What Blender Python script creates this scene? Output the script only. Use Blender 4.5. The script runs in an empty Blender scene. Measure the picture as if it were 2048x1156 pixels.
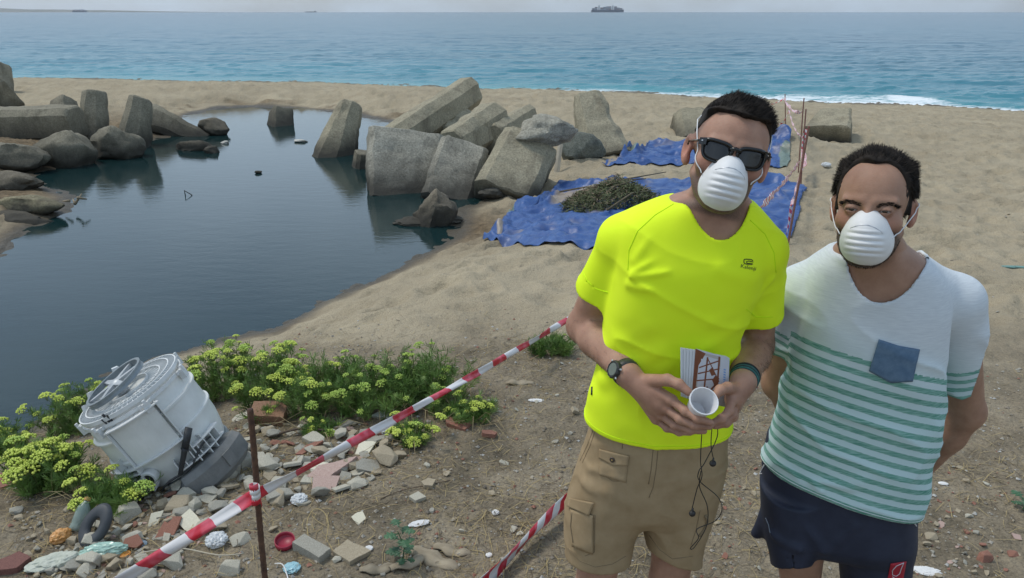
import bpy, bmesh, math, random
import numpy as np
from mathutils import Vector, Matrix, Euler
random.seed(7); rng = np.random.default_rng(7)
sc = bpy.context.scene
COL = sc.collection
R = math.radians

# ------------------------------------------------------------ camera
FPX = 1600.0                       # focal length in photo pixels (2048 wide)
CAMZ = 1.95
TH = R(19.1)
cam_data = bpy.data.cameras.new('camera'); cam = bpy.data.objects.new('camera', cam_data); COL.objects.link(cam)
cam.location = (0, 0, CAMZ); cam.rotation_euler = (R(90) - TH, 0, 0)
cam_data.sensor_width = 36; cam_data.lens = FPX / 2048 * 36
cam_data.clip_start = 0.05; cam_data.clip_end = 60000
sc.camera = cam

# ------------------------------------------------------------ world, sun, exposure
SUN_EL, SUN_AZ = R(60), R(-72)     # azimuth from +Y towards +X: sun behind the men, to the left
w = bpy.data.worlds.new('World'); sc.world = w; w.use_nodes = True
nt = w.node_tree; nt.nodes.clear()
o_ = nt.nodes.new('ShaderNodeOutputWorld'); bg = nt.nodes.new('ShaderNodeBackground')
sky = nt.nodes.new('ShaderNodeTexSky'); sky.sky_type = 'NISHITA'; sky.sun_disc = False
sky.sun_elevation = SUN_EL; sky.sun_rotation = SUN_AZ
sky.air_density = 1.2; sky.dust_density = 1.5; sky.ozone_density = 1.6; sky.altitude = 0
tc = nt.nodes.new('ShaderNodeTexCoord'); mp = nt.nodes.new('ShaderNodeMapping'); mp.inputs['Scale'].default_value = (1, 1, 2.2)
n1 = nt.nodes.new('ShaderNodeTexNoise'); n1.inputs['Scale'].default_value = 2.1; n1.inputs['Detail'].default_value = 7; n1.inputs['Roughness'].default_value = .55
rp = nt.nodes.new('ShaderNodeValToRGB'); rp.color_ramp.elements[0].position = .38; rp.color_ramp.elements[1].position = .66; rp.color_ramp.elements[0].color = (.30, .30, .30, 1)
mx = nt.nodes.new('ShaderNodeMixRGB'); mx.inputs['Color2'].default_value = (6.0, 7.5, 9.2, 1)
mf = nt.nodes.new('ShaderNodeMath'); mf.operation = 'MULTIPLY'; mf.inputs[1].default_value = .95
L = nt.links.new
L(tc.outputs['Generated'], mp.inputs['Vector']); L(mp.outputs[0], n1.inputs['Vector']); L(n1.outputs['Fac'], rp.inputs['Fac'])
L(rp.outputs['Color'], mf.inputs[0]); L(mf.outputs[0], mx.inputs['Fac']); L(sky.outputs['Color'], mx.inputs['Color1'])
L(mx.outputs[0], bg.inputs['Color']); bg.inputs['Strength'].default_value = .1; L(bg.outputs[0], o_.inputs['Surface'])
sun_data = bpy.data.lights.new('sun', 'SUN'); sun_data.energy = 1.5; sun_data.angle = R(12); sun_data.color = (1, .95, .86)
sun = bpy.data.objects.new('sun', sun_data); COL.objects.link(sun)
sd_ = Vector((math.sin(SUN_AZ) * math.cos(SUN_EL), math.cos(SUN_AZ) * math.cos(SUN_EL), math.sin(SUN_EL)))
sun.rotation_euler = sd_.to_track_quat('Z', 'Y').to_euler(); sun.location = (0, 0, 30)
sc.view_settings.view_transform = 'Standard'; sc.view_settings.look = 'None'
sc.view_settings.exposure = 0.3; sc.view_settings.gamma = 1; sc.view_settings.use_curve_mapping = False
sc.cycles.volume_bounces = 0; sc.cycles.max_bounces = 6; sc.cycles.transparent_max_bounces = 8
sc.cycles.use_denoising = True

# ------------------------------------------------------------ pixel <-> world
CAM = np.array([0, 0, CAMZ]); FW = np.array([0, math.cos(TH), -math.sin(TH)]); UP = np.array([0, math.sin(TH), math.cos(TH)])
def ray(u, v): return np.array([1.0, 0, 0]) * (u - 1024) / FPX + FW + UP * (578 - v) / FPX
def PY(u, v, Y): r = ray(u, v); return CAM + r * (Y / r[1])
def PZ(u, v, z): r = ray(u, v); return CAM + r * ((z - CAMZ) / r[2])
def depth(p): return float(np.dot(np.array(p) - CAM, FW))
def px2m(n, p): return n * depth(p) / FPX

# ------------------------------------------------------------ noise
def _h(ix, iy, iz=0, s=0):
    n = (ix.astype(np.int64) * 374761393 + iy.astype(np.int64) * 668265263 + np.asarray(iz).astype(np.int64) * 2147483647 + s * 974711) & 0xffffffff
    n = ((n ^ (n >> 13)) * 1274126177) & 0xffffffff
    n = ((n ^ (n >> 16)) * 2246822519) & 0xffffffff
    return ((n ^ (n >> 15)) & 0xffff) / 65535.0
def vn2(x, y, s=0):
    ix = np.floor(x); iy = np.floor(y); fx = x - ix; fy = y - iy
    fx = fx * fx * (3 - 2 * fx); fy = fy * fy * (3 - 2 * fy)
    a = _h(ix, iy, 0 * ix, s); b = _h(ix + 1, iy, 0 * ix, s); c = _h(ix, iy + 1, 0 * ix, s); d = _h(ix + 1, iy + 1, 0 * ix, s)
    return ((a * (1 - fx) + b * fx) * (1 - fy) + (c * (1 - fx) + d * fx) * fy) * 2 - 1
def fbm2(x, y, o=4, s=0):
    r = 0; a = 1; t = 0
    for i in range(o):
        r = r + a * vn2(x * 2 ** i + 17.3 * i, y * 2 ** i - 9.1 * i, s + i); t += a; a *= .5
    return r / t
def vn3(p, s=0):
    i = np.floor(p); f = p - i; f = f * f * (3 - 2 * f); out = 0
    for dx in (0, 1):
        for dy in (0, 1):
            for dz in (0, 1):
                wt = (f[..., 0] if dx else 1 - f[..., 0]) * (f[..., 1] if dy else 1 - f[..., 1]) * (f[..., 2] if dz else 1 - f[..., 2])
                out = out + wt * _h(i[..., 0] + dx, i[..., 1] + dy, i[..., 2] + dz, s)
    return out * 2 - 1
def fbm3(p, o=3, s=0):
    r = 0; a = 1; t = 0
    for i in range(o): r = r + a * vn3(p * 2 ** i + 11.7 * i, s + i); t += a; a *= .5
    return r / t
def sst(a, b, x): t = np.clip((x - a) / (b - a), 0, 1); return t * t * (3 - 2 * t)

# ------------------------------------------------------------ materials
_m = {}
def lin(r, g=None, b=None):
    if g is None: r, g, b = r
    f = lambda c: (c / 255 / 12.92) if c / 255 <= .04045 else ((c / 255 + .055) / 1.055) ** 2.4
    return (f(r), f(g), f(b), 1)
def mat(name, c1, c2=None, scale=8, rough=.8, bump=0, bscale=None, detail=6, c3=None, metal=0, lo=.35, hi=.65, coord='Object', stretch=None, spec=.5, bdist=.01):
    if name in _m: return _m[name]
    m = bpy.data.materials.new(name); m.use_nodes = True; t = m.node_tree; N = t.nodes.new; K = t.links.new
    b = t.nodes['Principled BSDF']; b.inputs['Roughness'].default_value = rough; b.inputs['Metallic'].default_value = metal
    b.inputs['Specular IOR Level'].default_value = spec
    c1 = tuple(c1[:3]) + (1,)
    if c2 is None: b.inputs['Base Color'].default_value = c1
    if c2 is not None or bump:
        tcn = N('ShaderNodeTexCoord'); mpn = N('ShaderNodeMapping'); K(tcn.outputs[coord], mpn.inputs['Vector'])
        if stretch: mpn.inputs['Scale'].default_value = stretch
    if c2 is not None:
        c2 = tuple(c2[:3]) + (1,)
        n = N('ShaderNodeTexNoise'); n.inputs['Scale'].default_value = scale; n.inputs['Detail'].default_value = detail; n.inputs['Roughness'].default_value = .6
        K(mpn.outputs[0], n.inputs['Vector']); r = N('ShaderNodeValToRGB'); K(n.outputs['Fac'], r.inputs['Fac'])
        r.color_ramp.elements[0].position = lo; r.color_ramp.elements[1].position = hi
        r.color_ramp.elements[0].color = c1; r.color_ramp.elements[1].color = c2
        if c3 is not None: e = r.color_ramp.elements.new((lo + hi) / 2); e.color = tuple(c3[:3]) + (1,)
        K(r.outputs[0], b.inputs['Base Color'])
    if bump:
        n2 = N('ShaderNodeTexNoise'); n2.inputs['Scale'].default_value = bscale or scale * 4; n2.inputs['Detail'].default_value = 8; n2.inputs['Roughness'].default_value = .65
        K(mpn.outputs[0], n2.inputs['Vector']); bp = N('ShaderNodeBump'); bp.inputs['Strength'].default_value = bump; bp.inputs['Distance'].default_value = bdist
        K(n2.outputs['Fac'], bp.inputs['Height']); K(bp.outputs[0], b.inputs['Normal'])
    _m[name] = m; return m

# ------------------------------------------------------------ objects
def mesh(name, v, f, smooth=True, mats=None):
    me = bpy.data.meshes.new(name); v = np.asarray(v, dtype=np.float32)
    if isinstance(f, np.ndarray) and f.ndim == 2:
        k = f.shape[1]; n = len(f)
        me.vertices.add(len(v)); me.vertices.foreach_set('co', v.ravel())
        me.loops.add(n * k); me.loops.foreach_set('vertex_index', f.astype(np.int32).ravel())
        me.polygons.add(n); me.polygons.foreach_set('loop_start', np.arange(0, n * k, k, dtype=np.int32))
        me.update(calc_edges=True)
    else:
        me.from_pydata([tuple(map(float, q)) for q in v], [], [tuple(int(i) for i in q) for q in f]); me.update()
    if smooth: me.polygons.foreach_set('use_smooth', np.ones(len(me.polygons), dtype=bool))
    for m in (mats or []): me.materials.append(m)
    return me
def attr(me, name, vals):
    a = me.attributes.new(name, 'FLOAT', 'POINT'); a.data.foreach_set('value', np.asarray(vals, dtype=np.float32)); return a
def obj(name, me, parent=None, label=None, cat=None, group=None, kind=None, loc=None, rot=None):
    o = bpy.data.objects.new(name, me); COL.objects.link(o)
    if parent: o.parent = parent
    if label: o['label'] = label
    if cat: o['category'] = cat
    if group: o['group'] = group
    if kind: o['kind'] = kind
    if loc is not None: o.location = loc
    if rot is not None: o.rotation_euler = rot
    return o
def thing(name, label, cat, loc=(0, 0, 0), rot=(0, 0, 0), group=None):
    return obj(name, None, None, label, cat, group, None, loc, rot)
class MB:
    """collects geometry for one mesh"""
    def __init__(s): s.v = []; s.f = []; s.mi = []
    def add(s, v, f, mi=0):
        o = len(s.v); s.v += [tuple(q) for q in v]; s.f += [tuple(i + o for i in q) for q in f]; s.mi += [mi] * len(f)
    def box(s, c, d, M=None, mi=0):
        x, y, z = d[0] / 2, d[1] / 2, d[2] / 2
        v = [Vector((a * x, b * y, e * z)) for a in (-1, 1) for b in (-1, 1) for e in (-1, 1)]
        if M is not None: v = [M @ q for q in v]
        v = [q + Vector(c) for q in v]
        s.add(v, [(0, 1, 3, 2), (4, 6, 7, 5), (0, 4, 5, 1), (2, 3, 7, 6), (0, 2, 6, 4), (1, 5, 7, 3)], mi)
    def tube(s, pts, r, n=8, cap=True, mi=0, flat=1.0):
        pts = [Vector(p) for p in pts]; rr = r if hasattr(r, '__len__') else [r] * len(pts)
        prev = None; rings = []
        for i, p in enumerate(pts):
            t = (pts[min(i + 1, len(pts) - 1)] - pts[max(i - 1, 0)]).normalized()
            if prev is None:
                a = Vector((0, 0, 1)) if abs(t.z) < .9 else Vector((1, 0, 0)); u = t.cross(a).normalized()
            else:
                u = (prev - t * prev.dot(t)).normalized()
            prev = u; wv = t.cross(u)
            rings.append([p + (u * math.cos(2 * math.pi * k / n) + wv * math.sin(2 * math.pi * k / n) * flat) * rr[i] for k in range(n)])
        v = [q for g in rings for q in g]; f = []
        for i in range(len(pts) - 1):
            for k in range(n): f.append((i * n + k, i * n + (k + 1) % n, (i + 1) * n + (k + 1) % n, (i + 1) * n + k))
        if cap: f.append(tuple(range(n))[::-1]); f.append(tuple((len(pts) - 1) * n + k for k in range(n)))
        s.add(v, f, mi)
    def lathe(s, prof, n=32, M=None, mi=0, close=False):
        v = []; f = []; m = len(prof)
        for k in range(n):
            a = 2 * math.pi * k / n
            for r, z in prof: v.append(Vector((r * math.cos(a), r * math.sin(a), z)))
        for k in range(n):
            for i in range(m - 1 + (1 if close else 0)):
                j = (i + 1) % m
                f.append((k * m + i, ((k + 1) % n) * m + i, ((k + 1) % n) * m + j, k * m + j))
        if M is not None: v = [M @ q for q in v]
        s.add(v, f, mi)
    def build(s, name, mats, parent=None, smooth=False, **k):
        me = mesh(name, s.v, s.f, smooth, mats if isinstance(mats, list) else [mats])
        if any(s.mi): me.polygons.foreach_set('material_index', s.mi)
        return obj(name, me, parent, **k)
# ------------------------------------------------------------ terrain
WP, ZS = -0.55, -1.3               # pool and sea levels
POOLPX = [(-30, 905), (90, 850), (190, 775), (300, 720), (400, 692), (540, 665), (585, 640), (640, 605), (700, 583), (780, 545), (850, 510), (905, 478), (918, 450),
          (925, 420), (985, 395), (1000, 370), (960, 340), (900, 300), (860, 268), (830, 252), (780, 243), (730, 233), (680, 226), (600, 216), (500, 213), (430, 217), (375, 229),
          (345, 250), (320, 275), (230, 305), (140, 330), (60, 345), (75, 372), (140, 395), (130, 425), (60, 455), (0, 505), (-120, 545), (-330, 640), (-420, 800), (-250, 900)]
POOL = np.array([PZ(u, v, WP)[:2] for u, v in POOLPX])
def sd_poly(x, y, P):
    d = np.full(x.shape, 1e9); s = np.ones(x.shape)
    n = len(P)
    for i in range(n):
        a = P[i]; b = P[i - 1]; ex, ey = b - a; wx = x - a[0]; wy = y - a[1]
        t = np.clip((wx * ex + wy * ey) / (ex * ex + ey * ey), 0, 1)
        d = np.minimum(d, (wx - ex * t) ** 2 + (wy - ey * t) ** 2)
        c1 = y >= a[1]; c2 = y < b[1]; c3 = ex * wy > ey * wx
        s = np.where((c1 & c2 & c3) | (~c1 & ~c2 & ~c3), -s, s)
    return s * np.sqrt(d)
def pool_sd(x, y): return sd_poly(x, y, POOL)
def shore_y(x):
    xc = np.clip(x, -30, 25)
    return 36.5 - .38 * xc - .006 * xc * xc + (x - xc) * np.where(x > 0, -.55, -.05) + .35 * np.sin(x * .5) + .2 * np.sin(x * 1.3 + 1)
def dimples(x, y, cell, s, amp, r0=.32):
    X = x / cell; Y = y / cell; ix = np.floor(X); iy = np.floor(Y); out = np.zeros(x.shape)
    for dx in (-1, 0, 1):
        for dy in (-1, 0, 1):
            cx = ix + dx; cy = iy + dy
            a = _h(cx, cy, 0 * cx, s) * 3.14; px = cx + _h(cx, cy, 0 * cx, s + 1); py = cy + _h(cx, cy, 0 * cx, s + 2)
            k = _h(cx, cy, 0 * cx, s + 3); qx = X - px; qy = Y - py
            u = qx * np.cos(a) + qy * np.sin(a); v = -qx * np.sin(a) + qy * np.cos(a)
            q = (u / (r0 * 1.5)) ** 2 + (v / r0) ** 2
            out += -amp * k * (np.exp(-q * 2.2) - .55 * np.exp(-(np.sqrt(q) - 1.35) ** 2 * 7))
    return out
def base_h(x, y):
    s = shore_y(x) - y
    T = ZS + 1.3 * (1 - np.exp(-np.clip(s, 0, None) / 20.0)) + .27 * (1 - sst(3, 14, y)) + np.clip(s, -30, 0) * .06
    lm = 1 - sst(5, 13, x)
    T = T + .42 * np.exp(-((s - 14) / 4.5) ** 2) * lm * sst(14, 20, y)
    T = T + .10 * fbm2(x * .35, y * .35, 3, 5) * sst(5, 12, y) * sst(0, 6, s)
    # mound of sand beneath the block on the right
    T = T + .30 * np.exp(-(((x - 4.9) / 1.3) ** 2 + ((y - 14.2) / 1.2) ** 2))
    # brown bank on the left between the rocks
    T = T + .25 * np.exp(-(((x + 9.2) / 1.8) ** 2 + ((y - 13.6) / 1.4) ** 2))
    return T
def ground_h(x, y, fine=True):
    x = np.asarray(x, float); y = np.asarray(y, float)
    T = base_h(x, y); d = pool_sd(x, y) + .10 * fbm2(x * 1.7, y * 1.7, 3, 9) + .22 * fbm2(x * .9, y * 1.5, 4, 19) * sst(12, 17, y)
    wd = 2.1 + .3 * sst(6, 12, y) + .5 * fbm2(x * .5, y * .5, 2, 3)
    out = WP + .0 + (np.maximum(T, WP + .05) - WP) * sst(-.12, 1, d / wd) ** .9
    ins = WP - .55 * sst(0, 1.6, -d)
    far = sst(2.5, 4.5, d)
    h = np.where(d > 0, out * (1 - far) + T * far, ins)
    h = np.where(d > 0, h + 0.0, h)
    if fine:
        sand = sst(4.2, 5.6, y + .25 * fbm2(x * .8, y * .8, 3, 1))
        wr = sst(.0, .5, d)
        h = h + wr * sand * (.034 * fbm2(x * 1.6, y * 1.6, 4, 21) + .012 * fbm2(x * 5, y * 5, 3, 22) + dimples(x, y, .42, 31, .060) + dimples(x + 5, y, .27, 41, .038))
        h = h + wr * (1 - sand) * (.020 * fbm2(x * 2.3, y * 2.3, 4, 51) + .010 * fbm2(x * 11, y * 11, 3, 52) + .006 * np.abs(fbm2(x * 34, y * 34, 2, 53)))
        # scarp texture where the berm faces the pool
        sc_ = np.exp(-((d - .8) / .5) ** 2) * sst(12, 16, y)
        h = h + sc_ * .12 * fbm2(x * 1.6, y * 2.2, 4, 61) + sst(14, 18, y) * sst(0, .5, d) * (1 - sst(4, 9, x)) * .07 * fbm2(x * .8, y * 1.3, 4, 63) + np.exp(-(d / .35) ** 2) * .02 * fbm2(x * 6, y * 6, 3, 62)
        h = h + .05 * np.abs(fbm2(x * 3, y * 3, 3, 71)) * np.exp(-(((x + .7) / 1.1) ** 2 + ((y - 9.6) / 1.0) ** 2))
    return h
def gh(x, y): return float(ground_h(np.array([x]), np.array([y]))[0])
_nr, _nc = 720, 680
_yy = 1.0 * 60 ** (np.arange(_nr) / (_nr - 1)); _tt = np.linspace(-1.15, 1.15, _nc)
_X = (_yy[:, None] * _tt[None]).ravel(); _Y = np.repeat(_yy, _nc); _Z = ground_h(_X, _Y).reshape(_nr, _nc)
def gh(x, y):
    if y < 1.01 or abs(x / y) > 1.14: return float(ground_h(np.array([x]), np.array([y]))[0])
    r = math.log(y) / math.log(60) * (_nr - 1); c = (x / y + 1.15) / 2.3 * (_nc - 1); i, j = int(r), int(c); i = min(i, _nr - 2); fr, fc = r - i, c - j
    return float((_Z[i, j] * (1 - fc) + _Z[i, j + 1] * fc) * (1 - fr) + (_Z[i + 1, j] * (1 - fc) + _Z[i + 1, j + 1] * fc) * fr)
def gha(P):
    x, y = P[:, 0], np.maximum(P[:, 1], 1.001); r = np.clip(np.log(y) / math.log(60) * (_nr - 1), 0, _nr - 1.01); c = np.clip((x / y + 1.15) / 2.3 * (_nc - 1), 0, _nc - 1.01); return _Z[r.astype(int), c.astype(int)]
def PG(u, v, lift=0.0):
    r = ray(u, v); t = np.concatenate([np.arange(1.2, 14, .03), np.arange(14, 60, .15)])
    P = CAM[None] + r[None] * t[:, None]; g = gha(P); k = np.argmax(P[:, 2] < g)
    t0, t1 = t[max(k - 1, 0)], t[k]
    for _ in range(12):
        tm = (t0 + t1) / 2; p = CAM + r * tm
        if p[2] < gh(p[0], p[1]): t1 = tm
        else: t0 = tm
    p = CAM + r * t1; p[2] = gh(p[0], p[1]) + lift; return p
def grid_faces(nr, nc):
    i = np.arange(nr - 1)[:, None] * nc + np.arange(nc - 1)[None]; return np.stack([i, i + 1, i + nc + 1, i + nc], -1).reshape(-1, 4)

def ground_material():
    m = bpy.data.materials.new('sand_and_dirt'); m.use_nodes = True; t = m.node_tree; N = t.nodes.new; K = t.links.new
    b = t.nodes['Principled BSDF']; b.inputs['Roughness'].default_value = .95; b.inputs['Specular IOR Level'].default_value = .15
    geo = N('ShaderNodeNewGeometry')
    def noise(sc_, det=6, ro=.6):
        n = N('ShaderNodeTexNoise'); n.inputs['Scale'].default_value = sc_; n.inputs['Detail'].default_value = det; n.inputs['Roughness'].default_value = ro; K(geo.outputs['Position'], n.inputs['Vector']); return n.outputs['Fac']
    def ramp(f, stops):
        r = N('ShaderNodeValToRGB'); K(f, r.inputs['Fac']); e = r.color_ramp.elements
        e[0].position, e[0].color = stops[0][0], tuple(stops[0][1]) + (1,); e[1].position, e[1].color = stops[-1][0], tuple(stops[-1][1]) + (1,)
        for p, c in stops[1:-1]: q = e.new(p); q.color = tuple(c) + (1,)
        return r.outputs[0]
    def mix(f, a, c, mode='MIX'):
        x = N('ShaderNodeMixRGB'); x.blend_type = mode
        if isinstance(f, (int, float)): x.inputs[0].default_value = f
        else: K(f, x.inputs[0])
        for s, q in ((1, a), (2, c)):
            if isinstance(q, tuple): x.inputs[s].default_value = q + (1,)
            else: K(q, x.inputs[s])
        return x.outputs[0]
    def at(name): a = N('ShaderNodeAttribute'); a.attribute_name = name; return a.outputs['Fac']
    sand = ramp(noise(1.1), [(.3, (.305, .257, .178)), (.7, (.405, .345, .242))])
    speck = ramp(noise(160, 3, .8), [(.33, (.50, .48, .46)), (.5, (1, 1, 1)), (.68, (1.22, 1.2, 1.15))])
    sand = mix(1.0, sand, speck, 'MULTIPLY')
    dirt = ramp(noise(2.6, 9, .7), [(.3, (.105, .088, .062)), (.5, (.21, .175, .125)), (.72, (.31, .265, .195))])
    dsp = ramp(noise(75, 6, .85), [(.33, (.38, .35, .30)), (.48, (.95, .95, .95)), (.62, (1.25, 1.22, 1.12)), (.70, (1.9, 1.85, 1.75))])
    dirt = mix(1.0, dirt, dsp, 'MULTIPLY')
    c = mix(at('dirt'), sand, dirt)
    c = mix(at('brown'), c, ramp(noise(9, 8, .75), [(.35, (.07, .05, .03)), (.65, (.22, .16, .095))]))
    c = mix(at('wet'), c, (.085, .072, .052))
    K(c, b.inputs['Base Color'])
    bp = N('ShaderNodeBump'); bp.inputs['Strength'].default_value = .6; bp.inputs['Distance'].default_value = .012; K(noise(45, 10, .75), bp.inputs['Height'])
    b2 = N('ShaderNodeBump'); b2.inputs['Strength'].default_value = .75; b2.inputs['Distance'].default_value = .07; K(noise(7, 5, .6), b2.inputs['Height']); K(b2.outputs[0], bp.inputs['Normal'])
    K(bp.outputs[0], b.inputs['Normal'])
    rr = N('ShaderNodeMapRange'); rr.inputs['To Min'].default_value = .95; rr.inputs['To Max'].default_value = .45; K(at('wet'), rr.inputs['Value']); K(rr.outputs[0], b.inputs['Roughness'])
    return m
GM = ground_material()
def ground_attrs(me, x, y):
    d = pool_sd(x, y); n = fbm2(x * 1.2, y * 1.2, 4, 81)
    tt = y + .6 * n + .12 * (x - 0.3)
    dirt = 1 - sst(4.0, 5.1, tt + .35 * fbm2(x * 4, y * 4, 3, 82))
    dirt = np.maximum(dirt, .8 * (1 - sst(4.2, 6.0, y + .5 * n)) * sst(.5, 2.2, x))
    wet = (1 - sst(.02, .30 + .1 * n, d)) * (1 - .0 * x)
    s = shore_y(x) - y; wet = np.maximum(wet, .75 * (1 - sst(.1, 1.3, s + .4 * n)))
    brown = np.exp(-(((x + .8) / 1.0) ** 2 + ((y - 9.3) / 1.0) ** 2)) * 1.2 * (n > -.3)
    brown = np.maximum(brown, np.exp(-((d - .5) / .6) ** 2) * sst(11, 15, y) * sst(-.15, .4, fbm2(x * 1.1, y * 2.6, 4, 83)) * .7)
    brown = np.maximum(brown, sst(-5.6, -7.0, x) * sst(22, 17, y) * sst(7.0, 8.5, y) * .95)
    brown = np.maximum(brown, .8 * np.exp(-((d - .12) / .14) ** 2) * sst(5.2, 6.2, y) * sst(-.5, .3, n))
    attr(me, 'dirt', dirt); attr(me, 'wet', wet); attr(me, 'brown', np.clip(brown, 0, 1))
nr, nc = _nr, _nc; X, Y, Z = _X, _Y, _Z.ravel()
me = mesh('ground', np.stack([X, Y, Z], 1), grid_faces(nr, nc), True, [GM]); ground_attrs(me, X, Y)
ground = obj('ground', me, kind='structure')
gx, gy = np.meshgrid(np.concatenate([np.linspace(-300, -60, 20)[:-1], np.linspace(-60, 60, 110), np.linspace(60, 300, 20)[1:]]), np.concatenate([np.linspace(-60, -12, 8)[:-1], np.linspace(-12, 62, 80)]))
X, Y = gx.ravel(), gy.ravel()
me = mesh('outer_ground', np.stack([X, Y, ground_h(X, Y, False) - .16], 1), grid_faces(*gx.shape), True, [GM]); ground_attrs(me, X, Y)
obj('outer_ground', me, kind='structure')

# ------------------------------------------------------------ pool water
def water_material(name, deep, rough, waves, shallow=None, spec=.5):
    m = bpy.data.materials.new(name); m.use_nodes = True; t = m.node_tree; N = t.nodes.new; K = t.links.new
    b = t.nodes['Principled BSDF']; b.inputs['Roughness'].default_value = rough; b.inputs['IOR'].default_value = 1.33; b.inputs['Base Color'].default_value = tuple(deep) + (1,)
    b.inputs['Specular IOR Level'].default_value = spec
    geo = N('ShaderNodeNewGeometry'); mp_ = N('ShaderNodeMapping'); K(geo.outputs['Position'], mp_.inputs['Vector']); mp_.inputs['Scale'].default_value = waves[0]
    mp_.inputs['Rotation'].default_value = (0, 0, R(14))
    prev = None
    for sc_, dist, st in waves[1]:
        n = N('ShaderNodeTexNoise'); n.inputs['Scale'].default_value = sc_; n.inputs['Detail'].default_value = 4; K(mp_.outputs[0], n.inputs['Vector'])
        bp = N('ShaderNodeBump'); bp.inputs['Strength'].default_value = st; bp.inputs['Distance'].default_value = dist; K(n.outputs['Fac'], bp.inputs['Height'])
        if prev: K(prev.outputs[0], bp.inputs['Normal'])
        prev = bp
    K(prev.outputs[0], b.inputs['Normal'])
    return m, t, b, geo
PWM, t_, b_, g_ = water_material('pool_water', (.008, .025, .026), .03, ((.6, 1.5, 1), [(5, .006, .35), (22, .003, .3)]))
gx, gy = np.meshgrid(np.arange(-24, 3, .12), np.arange(1.5, 27, .12)); X, Y = gx.ravel(), gy.ravel()
ins = pool_sd(X, Y) < .4; f = grid_faces(*gx.shape); f = f[ins[f].all(1)]
used = np.unique(f); re = np.full(len(X), -1); re[used] = np.arange(len(used))
obj('pool_water', mesh('pool_water', np.stack([X[used], Y[used], np.full(len(used), WP)], 1), re[f], True, [PWM]), kind='structure')

# ------------------------------------------------------------ sea
SWM, t, b, geo = water_material('sea_water', (.03, .16, .2), .22, ((.45, 1.6, 1), [(.22, .5, .28), (1.1, .16, .5), (4.5, .05, .6)]), spec=.22)
N = t.nodes.new; K = t.links.new
at_ = N('ShaderNodeAttribute'); at_.attribute_name = 'off'; r = N('ShaderNodeValToRGB'); K(at_.outputs['Fac'], r.inputs['Fac'])
e = r.color_ramp.elements; e[0].position = 0; e[0].color = (.11, .33, .30, 1); e[1].position = 1; e[1].color = (.028, .085, .135, 1)
for p, c in ((.10, (.048, .245, .27)), (.33, (.032, .185, .235)), (.62, (.026, .115, .17))): q = e.new(p); q.color = c + (1,)
n = N('ShaderNodeTexNoise'); n.inputs['Scale'].default_value = .06; n.inputs['Detail'].default_value = 6
mpn = N('ShaderNodeMapping'); mpn.inputs['Scale'].default_value = (.5, 2.2, 1); K(geo.outputs['Position'], mpn.inputs['Vector']); K(mpn.outputs[0], n.inputs['Vector'])
r2 = N('ShaderNodeValToRGB'); K(n.outputs['Fac'], r2.inputs['Fac']); r2.color_ramp.elements[0].position = .35; r2.color_ramp.elements[0].color = (.84, .87, .9, 1); r2.color_ramp.elements[1].position = .65; r2.color_ramp.elements[1].color = (1.06, 1.05, 1.04, 1)
mm = N('ShaderNodeMixRGB'); mm.blend_type = 'MULTIPLY'; mm.inputs[0].default_value = 1; K(r.outputs[0], mm.inputs[1]); K(r2.outputs[0], mm.inputs[2])
fo = N('ShaderNodeAttribute'); fo.attribute_name = 'foam'; fn = N('ShaderNodeTexNoise'); fn.inputs['Scale'].default_value = 4.5; fn.inputs['Detail'].default_value = 8; fn.inputs['Roughness'].default_value = .75
fm = N('ShaderNodeMapping'); fm.inputs['Scale'].default_value = (.5, 1.4, 1); K(geo.outputs['Position'], fm.inputs['Vector']); K(fm.outputs[0], fn.inputs['Vector'])
ad = N('ShaderNodeMath'); ad.operation = 'ADD'; K(fo.outputs['Fac'], ad.inputs[0]); K(fn.outputs['Fac'], ad.inputs[1])
fr = N('ShaderNodeMapRange'); fr.inputs['From Min'].default_value = .98; fr.inputs['From Max'].default_value = 1.2; K(ad.outputs[0], fr.inputs['Value'])
mf_ = N('ShaderNodeMixRGB'); K(fr.outputs[0], mf_.inputs[0]); K(mm.outputs[0], mf_.inputs[1]); mf_.inputs[2].default_value = (.78, .82, .82, 1); K(mf_.outputs[0], b.inputs['Base Color'])
nr, nc = 620, 420
yy = 24.0 * (16000 / 24.0) ** ((np.arange(nr) / (nr - 1)) ** 1.25); tt = np.linspace(-1.3, 1.3, nc)
X = (yy[:, None] * tt[None]).ravel(); Y = np.repeat(yy, nc)
off = Y - shore_y(np.clip(X, -400, 400)); fade = np.exp(-Y / 220) * sst(-1, 6, off)
wv = fbm2(X * .16, Y * .55 + X * .12, 4, 3) * .20 + .09 * fbm2(X * .6, Y * 1.9, 3, 4) + .07 * fbm2(X * 2.2, Y * 5, 2, 14)
br = np.exp(-((off - 2.6 - .7 * np.sin(X * .35)) / .8) ** 2) * sst(-3, 6, X) * .22 + np.exp(-((off - 9 - 1.2 * np.sin(X * .2 + 1)) / 1.3) ** 2) * .16 * sst(4, 14, X)
Z = ZS + wv * fade + br * (.6 + .5 * fbm2(X * .4, Y * .1, 3, 8))
n = fbm2(X * .5, Y * .5, 3, 6)
foam = .62 * np.exp(-((off - 1.1 - .6 * n) / 1.2) ** 2) * sst(-1, 5, X + 2 * n) + .6 * np.exp(-((off - .25 - .15 * n) / .35) ** 2) * (.5 + .5 * sst(-6, 6, X))
foam += .42 * np.exp(-((off - 2.5 - .7 * np.sin(X * .35)) / .6) ** 2) * sst(.0, .35, fbm2(X * .22, Y * .05, 2, 16)) * sst(1, 6, X)
foam += .22 * (sst(.56, .66, fbm2(X * .25, Y * .8, 3, 66)) * sst(3, 8, off) * sst(90, 40, Y))
me = mesh('sea', np.stack([X, Y, Z], 1), grid_faces(nr, nc), True, [SWM])
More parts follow.
